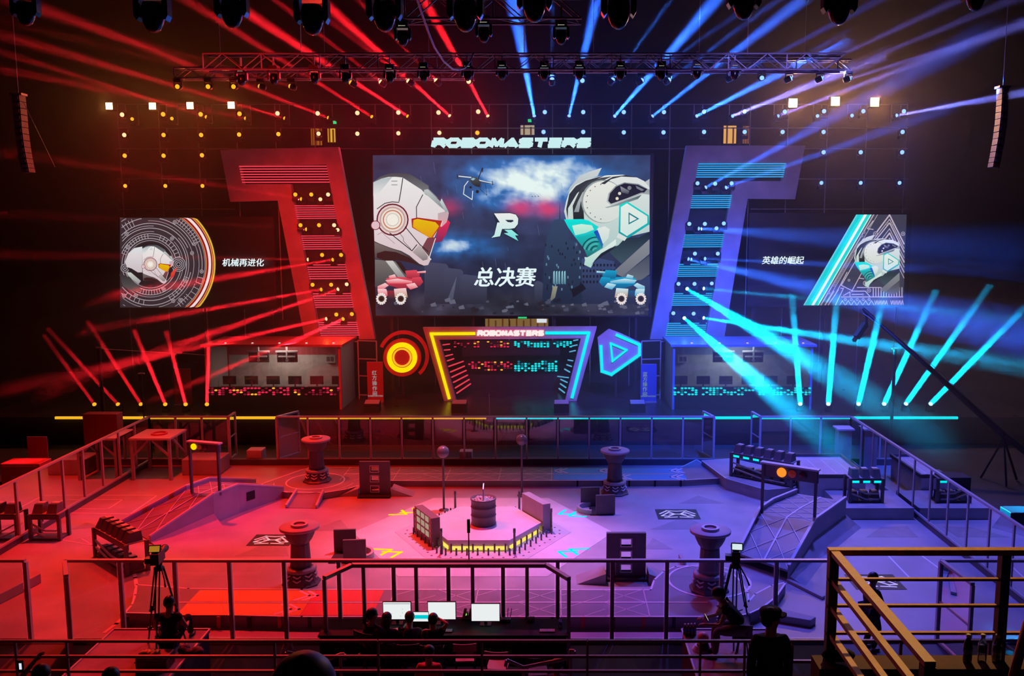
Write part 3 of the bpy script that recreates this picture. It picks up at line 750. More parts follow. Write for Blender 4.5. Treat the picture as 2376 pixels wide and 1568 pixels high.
tower('blue tall hooked stage tower with glowing blue bars, between screen and blue triangle screen', [(1593, 337.5), (1868, 337.5), (1845, 462), (1735, 461), (1680, 787), (1636, 787), (1702, 420), (1815, 420), (1824, 379), (1621, 378), (1545, 787), (1508, 787)],
      [(1618, 375), (1828, 375), (1817, 424), (1705, 424), (1639, 787), (1541, 787)],
      [(1621, 378, 1823, 413, -6, 7), (1607, 452, 1698, 484, -5, 7), (1589, 543, 1680, 575, -5, 7), (1576, 611, 1667, 643, -5, 7), (1563, 679, 1653, 710, -5, 7), (1549, 748, 1640, 780, -5, 7)], G_BLUE,
      [([(1618, 425), (1659, 426), (1697, 425), (1635, 436), (1682, 436)], 'blue'), ([(1599, 519), (1635, 519), (1679, 518), (1618, 530), (1662, 529)], 'blue'), ([(1612, 588), (1665, 588), (1594, 600), (1633, 600)], 'blue'),
       ([(1574, 658), (1611, 658), (1651, 657), (1593, 669), (1630, 669)], 'blue'), ([(1562, 726), (1609, 727), (1587, 737), (1630, 737)], 'blue')], 'blue', M_panel)
# --- gate in the middle
YGT = 40.5
gt = thing('stage_gate', 'tall slanted neon gate, half yellow and half cyan, under the middle screen', 'gate', (at(1185, 930, YGT).x, YGT, SZ))
MB().slab(quadpts([(981, 760), (1385, 758), (1338, 930), (1311, 930), (1348, 785), (1019, 788), (1058, 930), (1030, 930)], YGT), (0, .3, 0)).build('frame', M_panel, gt)
def neon(pts, Y, w, m, name, parent, closed=False):
    P = quadpts(pts, Y)
    if closed: P.append(P[0])
    mb = MB()
    for p, q in zip(P, P[1:]):
        d = (q - p).normalized() * w * .45
        if abs((q - p).z) < abs((q - p).x): mb.bar(p - d, q + d, .06, w)
        else: mb.bar(p - d, q + d, w, .06, up=(0, 1, 0))
    return mb.build(name, m, parent)
neon([(1100, 773.7), (1000.5, 774.5), (1042, 923)], YGT - .03, .13, G_YEL, 'neon_tube', gt)
neon([(1268, 772.4), (1366, 772.4), (1327.7, 921)], YGT - .03, .13, G_CYAN, 'neon_tube', gt)
MB().slab(quadpts([(1104, 764), (1264, 763), (1264, 781), (1104, 782)], YGT - .02), (0, .02, 0)).build('name_plate', mat('rose_plate', (.5, .2, .25), .4, emit=(.6, .12, .2), power=.35), gt)
logotype(1107, 766, 1262, 779.5, YGT - .06, .085, .05, .05).build('lettering', glow('gate_letters', (1, .88, .86), 1.0), gt)
for side, X, m in ((-1, [(1028, 800, 1043, 798), (1031, 812, 1044, 811), (1034, 826, 1050, 822), (1038, 837, 1053, 832), (1041, 850, 1075, 838), (1045, 863, 1078, 849), (1048, 875, 1082, 859), (1052, 887, 1085, 870), (1056, 900, 1089, 880), (1060, 912, 1092, 890)], G_RED),
                   (1, [(1341, 788, 1331, 790), (1339, 800, 1326, 803), (1335, 813, 1322, 816), (1329, 837, 1318, 835), (1326, 850, 1315, 846), (1322, 863, 1310, 856), (1319, 876, 1294, 873), (1316, 887, 1301, 880), (1313, 899, 1300, 890), (1310, 911, 1297, 901)], glow('pale_blue_bar', (.15, .6, .95), .7))):
    for xa, ya, xb, yb in X: MB().bar(at(xa, ya, YGT + .3), at(xb, yb, YGT + 2.2), .05).build('tunnel_bar', m, gt)
MB().slab(quadpts([(1072, 790), (1300, 790), (1300, 934), (1072, 934)], YGT + 2.6), (0, .1, 0)).build('tunnel_back', M_slot, gt)
def pixels(x0, y0, x1, y1, Y, rows, seed, cols, parent, dens=.75, name='dot_pattern'):
    """a strip of LED dots: one mesh for each colour"""
    rn = random.Random(seed); a, b = at(x0, y0, Y), at(x1, y1, Y)
    n = int((b.x - a.x) / .155); mbs = [MB() for _ in cols]
    for i in range(n):
        for j in range(rows):
            if rn.random() > dens * (1 - .35 * abs(j - (rows - 1) / 2) / max(1, rows / 2)): continue
            k = rn.choices(range(len(cols)), [c[1] for c in cols])[0]
            x = a.x + (i + .5) * (b.x - a.x) / n; z = a.z - (j + .5) * (a.z - b.z) / rows; h = (a.z - b.z) / rows * .42
            mbs[k].lathe([(1e-5, 0), (.066, 0), (.066, .03), (1e-5, .03)], (x, Y, z), 10, Matrix.Rotation(PI / 2, 3, 'X') @ Matrix.Diagonal((1, h / .066, 1)))
    for mb, c in zip(mbs, cols):
        if mb.v: mb.build(name, c[0], parent)
PR = [(glow('red_pixel', (.9, .02, .08), .85), 5), (glow('dim_red_pixel', (.30, .01, .03), .6), 4), (glow('orange_pixel', (1, .42, .04), 1.1), 1.6)]
PC = [(glow('cyan_pixel', (0, .88, .92), 1.0), 6), (glow('dim_cyan_pixel', (0, .25, .36), .7), 2)]
pixels(1052, 791, 1190, 806, YGT + 2.5, 4, 3, PR, gt, .6); pixels(1192, 791, 1328, 806, YGT + 2.5, 4, 4, PC, gt, .85)
pixels(1078, 838, 1190, 860, YGT + 2.5, 5, 5, PR, gt, .6); pixels(1192, 836, 1294, 862, YGT + 2.5, 5, 6, PC, gt, .85)
# --- emblems on stands
YE = 40.9
def circ(cx, cy, r, a0=0, a1=360, n=36): return [(cx + r * math.cos(math.radians(a0 + (a1 - a0) * k / n)), cy - r * math.sin(math.radians(a0 + (a1 - a0) * k / n))) for k in range(n + (a1 - a0 < 360))]
em = thing('emblem', 'round red emblem with a yellow glowing ring beside the gate', 'emblem', (at(933, 930, YE).x, YE, SZ))
MB().slab(quadpts(circ(933, 829.5, 44), YE), (0, .16, 0)).build('disc', M_redpanel, em)
MB().slab(quadpts(circ(936, 826, 59, -48, 158, 30) + circ(936, 826, 51, -48, 158, 30)[::-1], YE - .02), (0, .16, 0)).build('hook', M_redpanel, em)
def ringslab(cx, cy, r0, r1, Y, d):
    mb = MB(); n = 40
    A, B = circ(cx, cy, r1, n=n), circ(cx, cy, r0, n=n)
    for k in range(n): mb.slab(quadpts([A[k], A[(k + 1) % n], B[(k + 1) % n], B[k]], Y), (0, d, 0))
    return mb
ringslab(932.7, 829.5, 24, 35, YE - .05, .05).build('neon_tube', G_YEL, em); ringslab(932.7, 829.5, 18, 22.3, YE - .05, .05).build('neon_tube', G_AMB, em)
q = at(933, 875, YE); MB().box(q.x - .05, q.x + .05, YE + .16, YE + .26, SZ, q.z + .6).box(q.x - .4, q.x + .4, YE, YE + .5, SZ, SZ + .04).build('stand', M_scaf, em)
em = thing('emblem', 'angular violet emblem with a cyan glowing triangle beside the gate', 'emblem', (at(1437, 930, YE).x, YE, SZ))
C4 = lambda pts: [(1180 + x / 6.533, 740 + y / 6.533) for x, y in pts]
MB().slab(quadpts(C4([(1350, 280), (1520, 150), (1690, 212), (2012, 362), (2012, 565), (1562, 872), (1392, 815), (1362, 420)]), YE), (0, .16, 0)).build('plate', M_panel, em)
neon(C4([(1645, 245), (1985, 390), (1985, 540), (1560, 840), (1415, 790), (1400, 415)]), YE - .04, .13, G_CYAN, 'neon_tube', em)
neon(C4([(1548, 370), (1790, 470), (1575, 640)]), YE - .04, .09, G_CYAN, 'neon_tube', em, True)
q = at(1430, 865, YE); MB().box(q.x - .05, q.x + .05, YE + .16, YE + .26, SZ, q.z + .5).box(q.x - .4, q.x + .4, YE, YE + .5, SZ, SZ + .04).build('stand', M_scaf, em)
# --- operator booths
def booth(label, sx, xf0, xf1, col, pix, light_col, M_roof, seed):
    """sx = +1: the near inner wall is on the +x side"""
    Y0, Y1, ZT, ZG = 38.6, 41.3, 4.0, 2.2
    a, b = at(xf0, 900, Y0).x, at(xf1, 900, Y0).x
    r = thing('operator_booth', label, 'booth', ((a + b) / 2, Y0 + 1.3, SZ))
    MB().box(a - .12, b + .12, Y0 - .12, Y1 + .1, ZT, ZT + .10).build('roof', M_roof, r)
    for x in (a + .05, b - .05):
        for y in (Y0 + .05, Y1 - .05): MB().cbox((x, y, (SZ + ZT) / 2), .10, .10, ZT - SZ).build('corner_post', M_roof, r)
    MB().box(a + .1, b - .1, Y0, Y0 + .06, SZ, ZG).build('base_panel', M_slot, r)
    MB().box(a + .1, b - .1, Y0 + .02, Y0 + .04, ZG, ZT).build('window_pane', glass('booth_glass', (.92, .92, .92), .04), r)
    MB().box(a, b, Y1 - .06, Y1, SZ, 3.25).build('back_wall', mat('frosted_board', (.62, .64, .60), .7, noise=.2), r)
    MB().box(a, b, Y1 - .06, Y1, 3.25, ZT).build('back_wall', M_roof, r)
    for x in (a + .02, b - .02):
        MB().box(x - .02, x + .02, Y0 + .1, Y1 - .1, SZ, ZT).build('side_wall', mat('grey_board', (.5, .5, .5), .6), r)
    MB().box(a + .1, b - .1, Y0 + .1, Y1 - .1, SZ + .02, SZ + .06).build('booth_deck', M_slot, r)
    pixels(xf0 + 2, 898, xf1 - 2, 917, Y0 - .04, 4, seed, pix, r, .7)
    xi, s = (b, 1) if sx > 0 else (a, -1)
    fr = MB()
    for z in (SZ + .2, SZ + 1.1, SZ + 1.9, ZT - .05): fr.bar((xi + s * .25, Y1 - .3, z), (xi + s * 1.15, Y1 - .5, z), .05)
    for x, y in ((.25, -.3), (1.15, -.5)): fr.bar((xi + s * x, Y1 + y, SZ), (xi + s * x, Y1 + y, ZT - .05), .05)
    fr.bar((xi, Y1 - .2, ZT - .1), (xi + s * .25, Y1 - .3, ZT - .1), .05)
    dr = fr.build('door_frame', mat('pale_metal', (.55, .55, .55), .4, .5), r)
    for k in range(5):
        x = a + (b - a) * (k + .7) / 5; MB().lathe([(.05, 0), (.05, .03), (1e-5, .04)], (x, Y0 + .3, ZT + .1), 8).build('roof_bolt', glow('bolt_glow', (1, .75, .7), .8), r)  # small roof bolts, made bright by a glow of their own
    light('booth_bulb', 'AREA', ((a + b) / 2, Y0 + 1.3, ZT - .06), light_col, 46, (0, 0, -1), 1.6, parent=r)
    return a, b
for nm, sx, x0, x1, pix, lc, mr, seed, side in (('red', 1, 478, 792, PR, (1, .72, .62), mat('red_booth_metal', (.55, .10, .11), .35, noise=.1), 11, 'red'), ('blue', -1, 1560, 1884, PC, (.75, .88, 1), mat('blue_booth_metal', (.25, .35, .6), .35, noise=.1), 12, 'blue')):
    a, b = booth('glass-fronted %s operator booth with a strip of %s LED dots along its front' % (nm, 'red' if nm == 'red' else 'cyan'), sx, x0, x1, nm, pix, lc, mr, seed)
    # what stands inside
    ns = 6; MS = mat('monitor_shell', (.03, .03, .035), .45)
    for k in range(3):
        x = a + (b - a) * (k + .5) / 3; w = (b - a) / 3 - .2
        d = thing('operator_desk', '%s booth desk, %s from the stage gate' % (nm, ['farthest', 'middle one', 'nearest'][k if nm == 'red' else 2 - k]), 'desk', (x, 39.9, SZ + .06), 'desks in the booths')
        MB().box(x - w / 2, x + w / 2, 39.6, 40.2, SZ + .72, SZ + .76).build('desk_top', MS, d)
        for q in (-1, 1): MB().box(x + q * w / 2 - .04, x + q * w / 2 + .04, 39.62, 40.18, SZ + .06, SZ + .72).build('leg', MS, d)
    for k in range(ns):
        x = a + (b - a) * (k + .55) / ns; z = SZ + .76
        c = thing('computer_monitor', 'dark computer monitor in the %s booth, %s from the stage gate' % (nm, ORD[ns - 1 - k if nm == 'red' else k]), 'monitor', (x, 39.95, z), '%s booth monitors' % nm)
        MB().box(x - .3, x + .3, 39.95, 39.99, z + .12, z + .5).build('display', MS, c); MB().box(x - .03, x + .03, 39.97, 40.0, z, z + .3).box(x - .12, x + .12, 39.88, 40.08, z, z + .02).build('monitor_stand', MS, c)
    for k in range(2):
        px = ((600, 666) if nm == 'red' else (1678, 1748))[k]; q = at(px, 822, 39.6)
        tv = thing('hanging_screen', 'dark display hanging on a white bracket in the %s booth, %s the gate' % (nm, ('farther from' if (k == 0) == (nm == 'red') else 'nearer to')), 'display', (q.x, 39.6, q.z), 'ceiling displays')
        MB().box(q.x - .45, q.x + .45, 39.6, 39.68, q.z - .36, q.z + .16).build('display', MS, tv)
        W_ = mat('white_bracket', (.75, .75, .75), .4)
        MB().box(q.x - .5, q.x + .5, 39.54, 39.6, q.z + .10, q.z + .17).box(q.x - .38, q.x + .38, 39.54, 39.6, q.z - .12, q.z - .06).box(q.x - .03, q.x + .03, 39.52, 39.6, q.z - .2, 4.0).ring((q.x, 39.56, q.z - .26), .03, .06, -.02, .02, 12, M=Matrix.Rotation(PI / 2, 3, 'X')).build('bracket', W_, tv)
    q = at(767 if nm == 'red' else 1584, 832, 41.1)
    v = thing('vent_box', 'white square vent box on the back wall of the %s booth' % nm, 'vent', (q.x, 41.1, q.z))
    MB().box(q.x - .24, q.x + .24, 41.0, 41.24, q.z - .18, q.z + .18).build('casing', mat('white_plastic', (.8, .8, .76), .5), v)
    g = MB()
    for i in (-1, 1): g.box(q.x + i * .09 - .07, q.x + i * .09 + .07, 40.99, 41.0, q.z - .11, q.z + .11)
    g.build('grille', mat('grey_grille', (.2, .2, .2), .6), v)
# --- banners
M_rban, M_bban = mat('red_banner_cloth', (.45, .02, .03), .8), mat('blue_banner_cloth', (.05, .12, .42), .8)
def banner(label, x0, y0, x1, Y, z0, m, txt=None, tpx=None):
    a, b = at(x0, y0, Y), at(x1, y0, Y)
    r = thing('banner_stand', label, 'banner', ((a.x + b.x) / 2, Y, z0))
    MB().box(a.x, b.x, Y, Y + .03, z0 + .06, a.z).build('banner', m, r)
    MB().box(a.x, b.x, Y - .12, Y + .16, z0, z0 + .06).bar((a.x, Y + .02, a.z), (b.x, Y + .02, a.z), .035).build('stand', mat('pale_metal', (.55, .55, .55), .4, .5), r)
    if txt:
        M_w = glow('glowing_banner_print', (.95, .8, .8), .35) if m is M_rban else glow('glowing_blue_print', (.4, .6, 1), .45)  # printed writing given a glow of its own to show on the cloth
        hz = (a.z - z0)
        for i, ch in enumerate(txt): lettering(ch, (at(tpx, y0, Y).x, Y - .015, a.z - hz * (.26 + .13 * i)), .23, M_w, r, .01, .004)
        lettering('ROBOMASTERS', ((a.x + b.x) / 2, Y - .015, z0 + hz * .16), .10, M_w, r, 0, .004)
    return r
banner('red banner with white upright writing beside the red booth door', 851, 840, 888, 40.2, SZ, M_rban, '红方操作间', 868)
banner('blue banner with pale upright writing beside the blue booth door', 1487, 845, 1524, 40.2, SZ, M_bban, '蓝方操作间', 1497)
banner('plain dark red banner behind the row of floor lamps', 402, 856, 442, 39.6, SZ, M_rban)
banner('dark red banner standing on the hall floor outside the arena', 62, 1014, 108, 31.0, 0, M_rban)
# --- wedge monitors, tripod, light strip at the stage edge
for k, (px, lb) in enumerate(((862, 'by the red banner'), (1065, 'at the red foot of the gate'), (1303, 'at the cyan foot of the gate'), (1480, 'in front of the violet emblem'))):
    q = at(px, 957, 37.95); x = q.x
    w = thing('wedge_monitor', 'black wedge stage monitor with a lit slanting top, ' + lb, 'speaker', (x, 37.95, SZ), 'wedge monitors along the stage edge')
    MB().slab([(x - .33, 37.9, SZ), (x - .33, 38.42, SZ), (x - .33, 38.36, SZ + .48), (x - .33, 37.98, SZ + .36)], (.66, 0, 0)).build('cabinet', M_black, w)
    MB().slab([(x - .31, 38.0, SZ + .37), (x - .31, 38.34, SZ + .476), (x + .31, 38.34, SZ + .476), (x + .31, 38.0, SZ + .37)], (0, 0, .012)).build('grille', mat('grey_speaker_grille', (.35, .35, .36), .5), w)
a, b, c, d = (at(x, 966, 36.94).x for x in (128, 1128, 1150, 2222))
MB().box(a, b, 36.9, 36.99, 1.14, 1.24).solo('light_strip', G_AMB, 'amber light strip along the red half of the stage edge', 'light strip')
MB().box(c, d, 36.9, 36.99, 1.14, 1.24).solo('light_strip', G_CYAN, 'cyan light strip along the blue half of the stage edge', 'light strip')
# ---------------------------------------------------------------- lighting frame behind the stage
YG, YT = 44.0, 37.5
M_rig = mat('dull_rig_metal', (0.40, 0.39, 0.40), 0.45, 0.4)
fr = thing('lamp_scaffold', 'wide frame of thin scaffold tubes behind the screens that carries the lamp rows', 'frame', (XC, YG + .35, SZ))
for px in (272, 366, 456, 546, 637, 728, 912, 1000, 1093, 1178, 1282, 1372, 1466, 1555, 1742, 1830, 1922, 2013, 2106):
    q = at(px, 240, YG + .4)
    MB().tube([(q.x, YG + .4, SZ), (q.x, YG + .4, q.z)], .028, 6).build('upright', M_rig, fr)
for py, xa, xb in ((242, 272, 2106), (297, 272, 2106), (345, 272, 2106), (415, 272, 546), (485, 272, 546), (415, 1830, 2106), (485, 1742, 2106)):
    MB().tube([at(xa, py, YG + .36), at(xb, py, YG + .36)], .026, 6).build('crossbar', M_rig, fr)
K = 230.0
BEAMS = {  # pixel of the lamp: (a pixel the beam runs through, colour, cone, strength)
 (1133, 271): ((985, 0), 'red', 3.6, 1.3), (1045, 270): ((800, 50), 'red', 3.4, 1.3), (948, 271): ((560, 20), 'red', 3.4, 1.5),
 (764, 274): ((100, 20), 'red', 2.6, .9), (663, 275): ((0, 80), 'red', 2.8, .7), (572, 275): ((0, 160), 'red', 2.8, .4), (865, 272): ((560, 80), 'red', 2.6, .6), (481, 272): ((0, 120), 'red', 2.6, .3),
 (1240, 271): ((1190, 0), 'blue', 5.5, 1.3), (1320, 271): ((1385, 0), 'blue', 4.2, 1.2), (1425, 271): ((1590, 81), 'blue', 3.6, 1.5),
 (1512, 271): ((1860, 0), 'blue', 3.6, 1.6), (1615, 270): ((1812, 169), 'blue', 3.4, 1.2), (1698, 270): ((1900, 189), 'violet', 3.0, .9),
 (2078, 268): ((2376, 215), 'violet', 3.2, .7), (1803, 270): ((2200, 120), 'violet', 3.0, .5)}
TRUSSB = {(1014, 189): ((860, 30), 'red', 2.8, .5), (950, 190): ((790, 68), 'red', 2.8, .45), (886, 192): ((690, 40), 'red', 3.0, .55), (817, 193): ((580, 40), 'red', 3.0, .5), (677, 201): ((200, 60), 'red', 3.0, .4),
 (606, 201): ((60, 60), 'red', 3.0, .3), (1281, 187): ((1282, 20), 'blue', 2.6, .6), (1420, 187): ((1554, 0), 'blue', 3.2, .6), (1487, 188): ((1800, -30), 'blue', 3.0, .4), (1550, 187): ((1806, 0), 'blue', 3.2, .6),
 (1695, 181): ((1931, 57), 'blue', 3.0, .4), (1831, 183): ((2150, 34), 'violet', 3.0, .45), (1903, 183): ((2250, 40), 'violet', 3.0, .4), (1968, 183): ((2376, 57), 'violet', 3.2, .6)}
def do_beam(r, px, B, dy, k=1.0):
    t, c, cone, s = B[:4]
    tg = at(t[0], t[1], B[4] if len(B) > 4 else r.location.y - dy)
    shaft(r, tg, c, K * s * k * cone / 2 * {'blue': 1.05, 'violet': 1.0, 'red': .8, 'cyan': .62}[c], .13, cone * (1.25 if c in ('blue', 'violet') else 1.1))
BARZ = [at(1188, y, YG + .36).z for y in (242, 297, 345, 415, 485)]
HALO = {'red': ((1, .02, .02), 280), 'hot': ((1, .02, .05), 420), 'amber': ((1, .10, .01), 90), 'blue': ((.03, .12, 1), 240), 'cyan': ((0, .5, 1), 200)}
def halo(r, L, k):
    c, p = HALO[L]
    light('lamp_bulb', 'SPOT', r.location + Vector((0, -.30, -.02)), c, p * k * .22, (0, -1, .0), .05, 160, .5, r)
def rows(name, pts, Y, lens, lab, size, hang=False, beams=None, dy=5, group=None, far='outer edge', zhook=0):
    for i, (px, py) in enumerate(pts):
        pos = at(px, py, Y)
        B = (beams or {}).get((px, py))
        d = (at(*B[0], Y - dy) - pos) if B else Vector((0.05 * (1 if px > 1188 else -1), -1, -.12))
        L = lens(i, px) if callable(lens) else lens
        r = lamp(pos, L, '%s, %s from the %s' % (lab, ORD[i], far), d, size, group, hang)
        z0 = pos.z + (.3 * size if hang else 0.0)
        if hang: MB().box(pos.x - .025, pos.x + .025, pos.y - .025, pos.y + .025, z0 - .02, max(zhook, z0 + .05)).build('clamp', M_rig, r)
        else:
            zb_ = min((z for z in BARZ if z > pos.z - .05), default=pos.z)
            MB().bar((pos.x, pos.y + .1, pos.z - .25 * size), (pos.x, YG + .33, pos.z - .25 * size), .05).bar((pos.x, YG + .33, pos.z - .27 * size), (pos.x, YG + .33, zb_), .04).build('arm', M_rig, r)
        halo(r, L, 1.0)
        if B: do_beam(r, (px, py), B, dy)
L1 = [(285, 266), (380, 265), (467, 265), (557, 264), (645, 263), (738, 263), (830, 262), (925, 261), (1018, 261), (1110, 259)]
L1b = [(308, 276), (400, 275), (481, 272), (572, 275), (663, 275), (764, 274), (865, 272), (948, 271), (1045, 270), (1133, 271)]
L2 = [(290, 313), (381, 313), (468, 313), (556, 312), (647, 311), (740, 310), (830, 310), (925, 309), (1020, 308), (1108, 308)]
R1 = [(2096, 258), (2002, 258), (1911, 258), (1820, 259), (1727, 259), (1633, 259), (1540, 260), (1447, 260), (1353, 260), (1264, 260)]
R1b = [(2078, 268), (1976, 268), (1896, 269), (1803, 270), (1698, 270), (1615, 270), (1512, 271), (1425, 271), (1320, 271), (1240, 271)]
R2 = [(2093, 306), (1910, 306), (1815, 306), (1727, 306), (1633, 306), (1539, 307), (1447, 307), (1353, 306), (1261, 306)]
hotred = lambda i, px: 'hot' if px in (645, 738, 740, 830, 925, 1018, 1020, 1110) or i == 0 else 'red'
fe = 'outer end'
rows('l', L1, YG, hotred, 'red lamp in the top row of the lighting frame', 1.15, group='red lamps on the lighting frame', far=fe)
rows('l', L1b, YG - .3, lambda i, px: 'hot' if px > 1000 else 'amber', 'small amber beam lamp just under the top red lamp row', .9, beams=BEAMS, group='red beam lamps on the lighting frame', far=fe)
rows('l', L2, YG, hotred, 'red lamp in the second row of the lighting frame', 1.1, group='red lamps on the lighting frame', far=fe)
rows('l', [(291, 361), (381, 361), (470, 360)], YG, 'red', 'red lamp in the third row above the red circle screen', 1.1, group='red lamps on the lighting frame', far=fe)
rows('l', [(292, 431), (385, 431), (471, 431)], YG, 'red', 'red lamp in the lowest row above the red circle screen', 1.0, group='red lamps on the lighting frame', far=fe)
rows('r', R1, YG, 'blue', 'blue lamp in the top row of the lighting frame', 1.1, group='blue lamps on the lighting frame', far=fe)
rows('r', R1b, YG - .3, 'blue', 'small blue beam lamp just under the top blue lamp row', .9, beams=BEAMS, group='blue beam lamps on the lighting frame', far=fe)
rows('r', R2, YG, 'blue', 'blue lamp in the second row of the lighting frame', 1.1, group='blue lamps on the lighting frame', far=fe)
rows('r', [(2092, 353), (1996, 353), (1910, 353)], YG, 'blue', 'blue lamp in the third row above the blue triangle screen', 1.1, group='blue lamps on the lighting frame', far=fe)
rows('r', [(2086, 424), (1996, 424), (1905, 424)], YG, 'blue', 'blue lamp in the lowest row above the blue triangle screen', 1.0, group='blue lamps on the lighting frame', far=fe)
for i, (px, py) in enumerate(((257, 247), (357, 247), (444, 246), (539, 245), (2027, 238), (1936, 236), (1838, 240))):
    left = px < 1000; k = i if left else i - 4
    pos = at(px, py, YG - .25)
    r = thing('blinder_lamp', 'glaring warm square blinder lamp on the %s end of the frame, %s from outside' % ('red' if left else 'blue', ORD[k]), 'stage light', pos, 'warm blinder lamps')
    z = .17 if left else .22
    MB().cbox(pos, z * 2.2, .3, z * 2.2).build('housing', M_black, r)
    MB().cbox(pos + Vector((0, -.16, 0)), z * 1.8, .03, z * 1.8).build('lens', LENS['warm'], r)
    MB().box(pos.x - .03, pos.x + .03, pos.y + .15, YG + .4, pos.z - .03, pos.z + .03).build('arm', M_black, r)
    light('blinder_bulb', 'SPOT', pos + Vector((0, -.25, 0)), (1, .34, .05) if left else (1, .42, .12), 170 if left else 1000, (0, -1, -.12), .12, 150, .4, r)
# tower lamps
TB = {(702, 462): ((500, 430), 'red', 3.0, .5), (714, 532): ((480, 520), 'red', 2.4, .35), (718, 602): ((480, 598), 'red', 2.4, .3), (775, 602): ((480, 650), 'red', 3.2, .8, 38), (748, 671): ((507, 713), 'red', 2.2, .6, 38), (787, 670): ((460, 785), 'red', 3.0, .7, 37),
 (760, 739): ((304, 841), 'red', 3.2, .8, 36), (798, 739): ((640, 810), 'red', 3.0, .8, 38),
 (1635, 436): ((1900, 290), 'blue', 4.5, 1.2), (1682, 436): ((1900, 358), 'blue', 3.2, .7), (1618, 530): ((1950, 555), 'blue', 9.0, 1.6), (1594, 600): ((1950, 680), 'blue', 8.0, 1.6), (1633, 600): ((1850, 610), 'blue', 2.4, .4),
 (1593, 669): ((2049, 942), 'cyan', 5.0, 1.3, 29), (1630, 669): ((1870, 692), 'cyan', 2.0, .5), (1587, 737): ((1950, 1050), 'cyan', 4.5, 1.4, 27), (1630, 737): ((2376, 850), 'cyan', 3.6, 1.0, 33)}
for px, py, side, row, k in TL:
    beamer = (px, py) in TB or k >= (3 if row < 2 else 2)
    pos = at(px, py, 42.0)
    B = TB.get((px, py)); d = (at(*B[0], B[4] if len(B) > 4 else 42 - (2.0 if side == 'red' else 3.0)) - pos) if B else Vector((0, -1, -.1))
    r = lamp(pos, ('hot' if k in (2, 4) and side == 'red' else 'amber' if side == 'red' else 'blue') if not (B and B[1] == 'cyan') else 'cyan',
             '%s %s lamp in the %s gap of the %s tower, %s of its kind there' % (side, 'beam' if beamer else 'wash', ORD[row] if row < 4 else 'lowest', side, ORD[k]), d, .95 if beamer else 1.0, '%s tower lamps' % side)
    MB().box(pos.x - .03, pos.x + .03, pos.y + .1, 42.63, pos.z - .03, pos.z + .03).build('arm', M_black, r)
    halo(r, 'blue' if side == 'blue' else 'red' if not beamer else 'amber', .7)
    if B: do_beam(r, (px, py), B, 2.0 if side == 'red' else 3.0, .55)
# floor lamps
for i, (px, py, t, s) in enumerate(((220, 938, (60, 720), .25), (275, 938, (37, 682), .45), (328, 938, (145, 655), .6), (384, 938, (287, 709), 1.0), (431, 938, (372, 719), 1.0), (480, 938, (486, 709), 1.0))):
    pos = at(px, py, 38.2); pos.z = SZ + .30 * .95; tg = at(*t, 32.5)
    r = lamp(pos, 'amber', 'yellow floor lamp throwing a red beam up, %s from the red booth' % ORD[5 - i], tg - pos, .95, 'red floor beam lamps')
    shaft(r, tg, 'red', 40 * s, .14, 1.4)
for i, (px, py, t) in enumerate(((1857, 935, (1838, 690)), (1922, 935, (1940, 710)), (1992, 935, (2045, 710)), (2051, 935, (2157, 705)), (2101, 935, (2298, 660)), (2158, 935, (2376, 715)))):
    pos = at(px, py, 38.2); pos.z = SZ + .30; tg = at(*t, 32.5)
    r = lamp(pos, 'cyan', 'white floor lamp throwing a cyan beam up, %s from the blue booth' % ORD[i], tg - pos, 1.0, 'cyan floor beam lamps')
    shaft(r, tg, 'cyan', 80, .22, 1.2)
# ---------------------------------------------------------------- trusses
def truss(label, x0, x1, ytop, ybot, Y, step=.55, deep=.45, r=.026, cables=(.15, .5, .85)):
    a, b = at(x0, ytop, Y), at(x1, ytop, Y); zt, zb = a.z, at(x0, ybot, Y).z
    t = thing('lighting_truss', label, 'truss', ((a.x + b.x) / 2, Y, zb))
    for y in (Y, Y + deep):
        for z in (zt, zb): MB().tube([(a.x, y, z), (b.x, y, z)], r, 6).build('chord', M_rig, t)
    n = max(2, int((b.x - a.x) / step)); mb = MB()
    for i in range(n):
        p, q = a.x + (b.x - a.x) * i / n, a.x + (b.x - a.x) * (i + 1) / n
        for y in (Y, Y + deep): mb.bar((p, y, zt if i % 2 else zb), (q, y, zb if i % 2 else zt), r * .8); 
        for z in (zt, zb): mb.bar((p, Y if i % 2 else Y + deep, z), (q, Y + deep if i % 2 else Y, z), r * .8)
        if i % 3 == 0: mb.bar((p, Y, zb), (p, Y, zt), r)
    mb.build('lattice', M_rig, t)
    for f in cables: x = a.x + (b.x - a.x) * f; MB().tube([(x, Y + deep / 2, zt), (x, Y + deep / 2, 28)], .012, 5).build('hoist_cable', M_rig, t)
    return t
truss('long middle lighting truss hanging across the whole stage front', 470, 1962, 124, 161, 26.0)
truss('shorter truss with amber-lit end hanging over the red half', 404, 1098, 157, 181, YT, .55, .45, .045)
truss('shorter truss hanging over the blue half behind the long truss', 1272, 1976, 138, 164, YT, .55, .45, .045)
truss('short truss cut by the top picture edge, nearest to the stands', 938, 1350, -18, 42, 18.0, .55, .5, .026, (.3, .7))
rows('t', [(413, 201), (484, 201), (543, 201), (606, 201), (677, 201), (817, 193), (886, 192), (950, 190), (1014, 189), (1088, 189)], YT, lambda i, px: 'hot' if px > 880 else 'amber', 'amber beam lamp hanging under the red-half truss', 1.0, True, TRUSSB, 1.2, 'beam lamps under the red-half truss', 'outer end', at(700, 181, YT).z)
rows('t', [(1968, 183), (1903, 183), (1831, 183), (1767, 181), (1695, 181), (1550, 187), (1487, 188), (1420, 187), (1351, 187), (1281, 187)], YT, 'blue', 'blue beam lamp hanging under the blue-half truss', 1.0, True, TRUSSB, 1.2, 'beam lamps under the blue-half truss', 'outer end', at(1500, 164, YT).z)
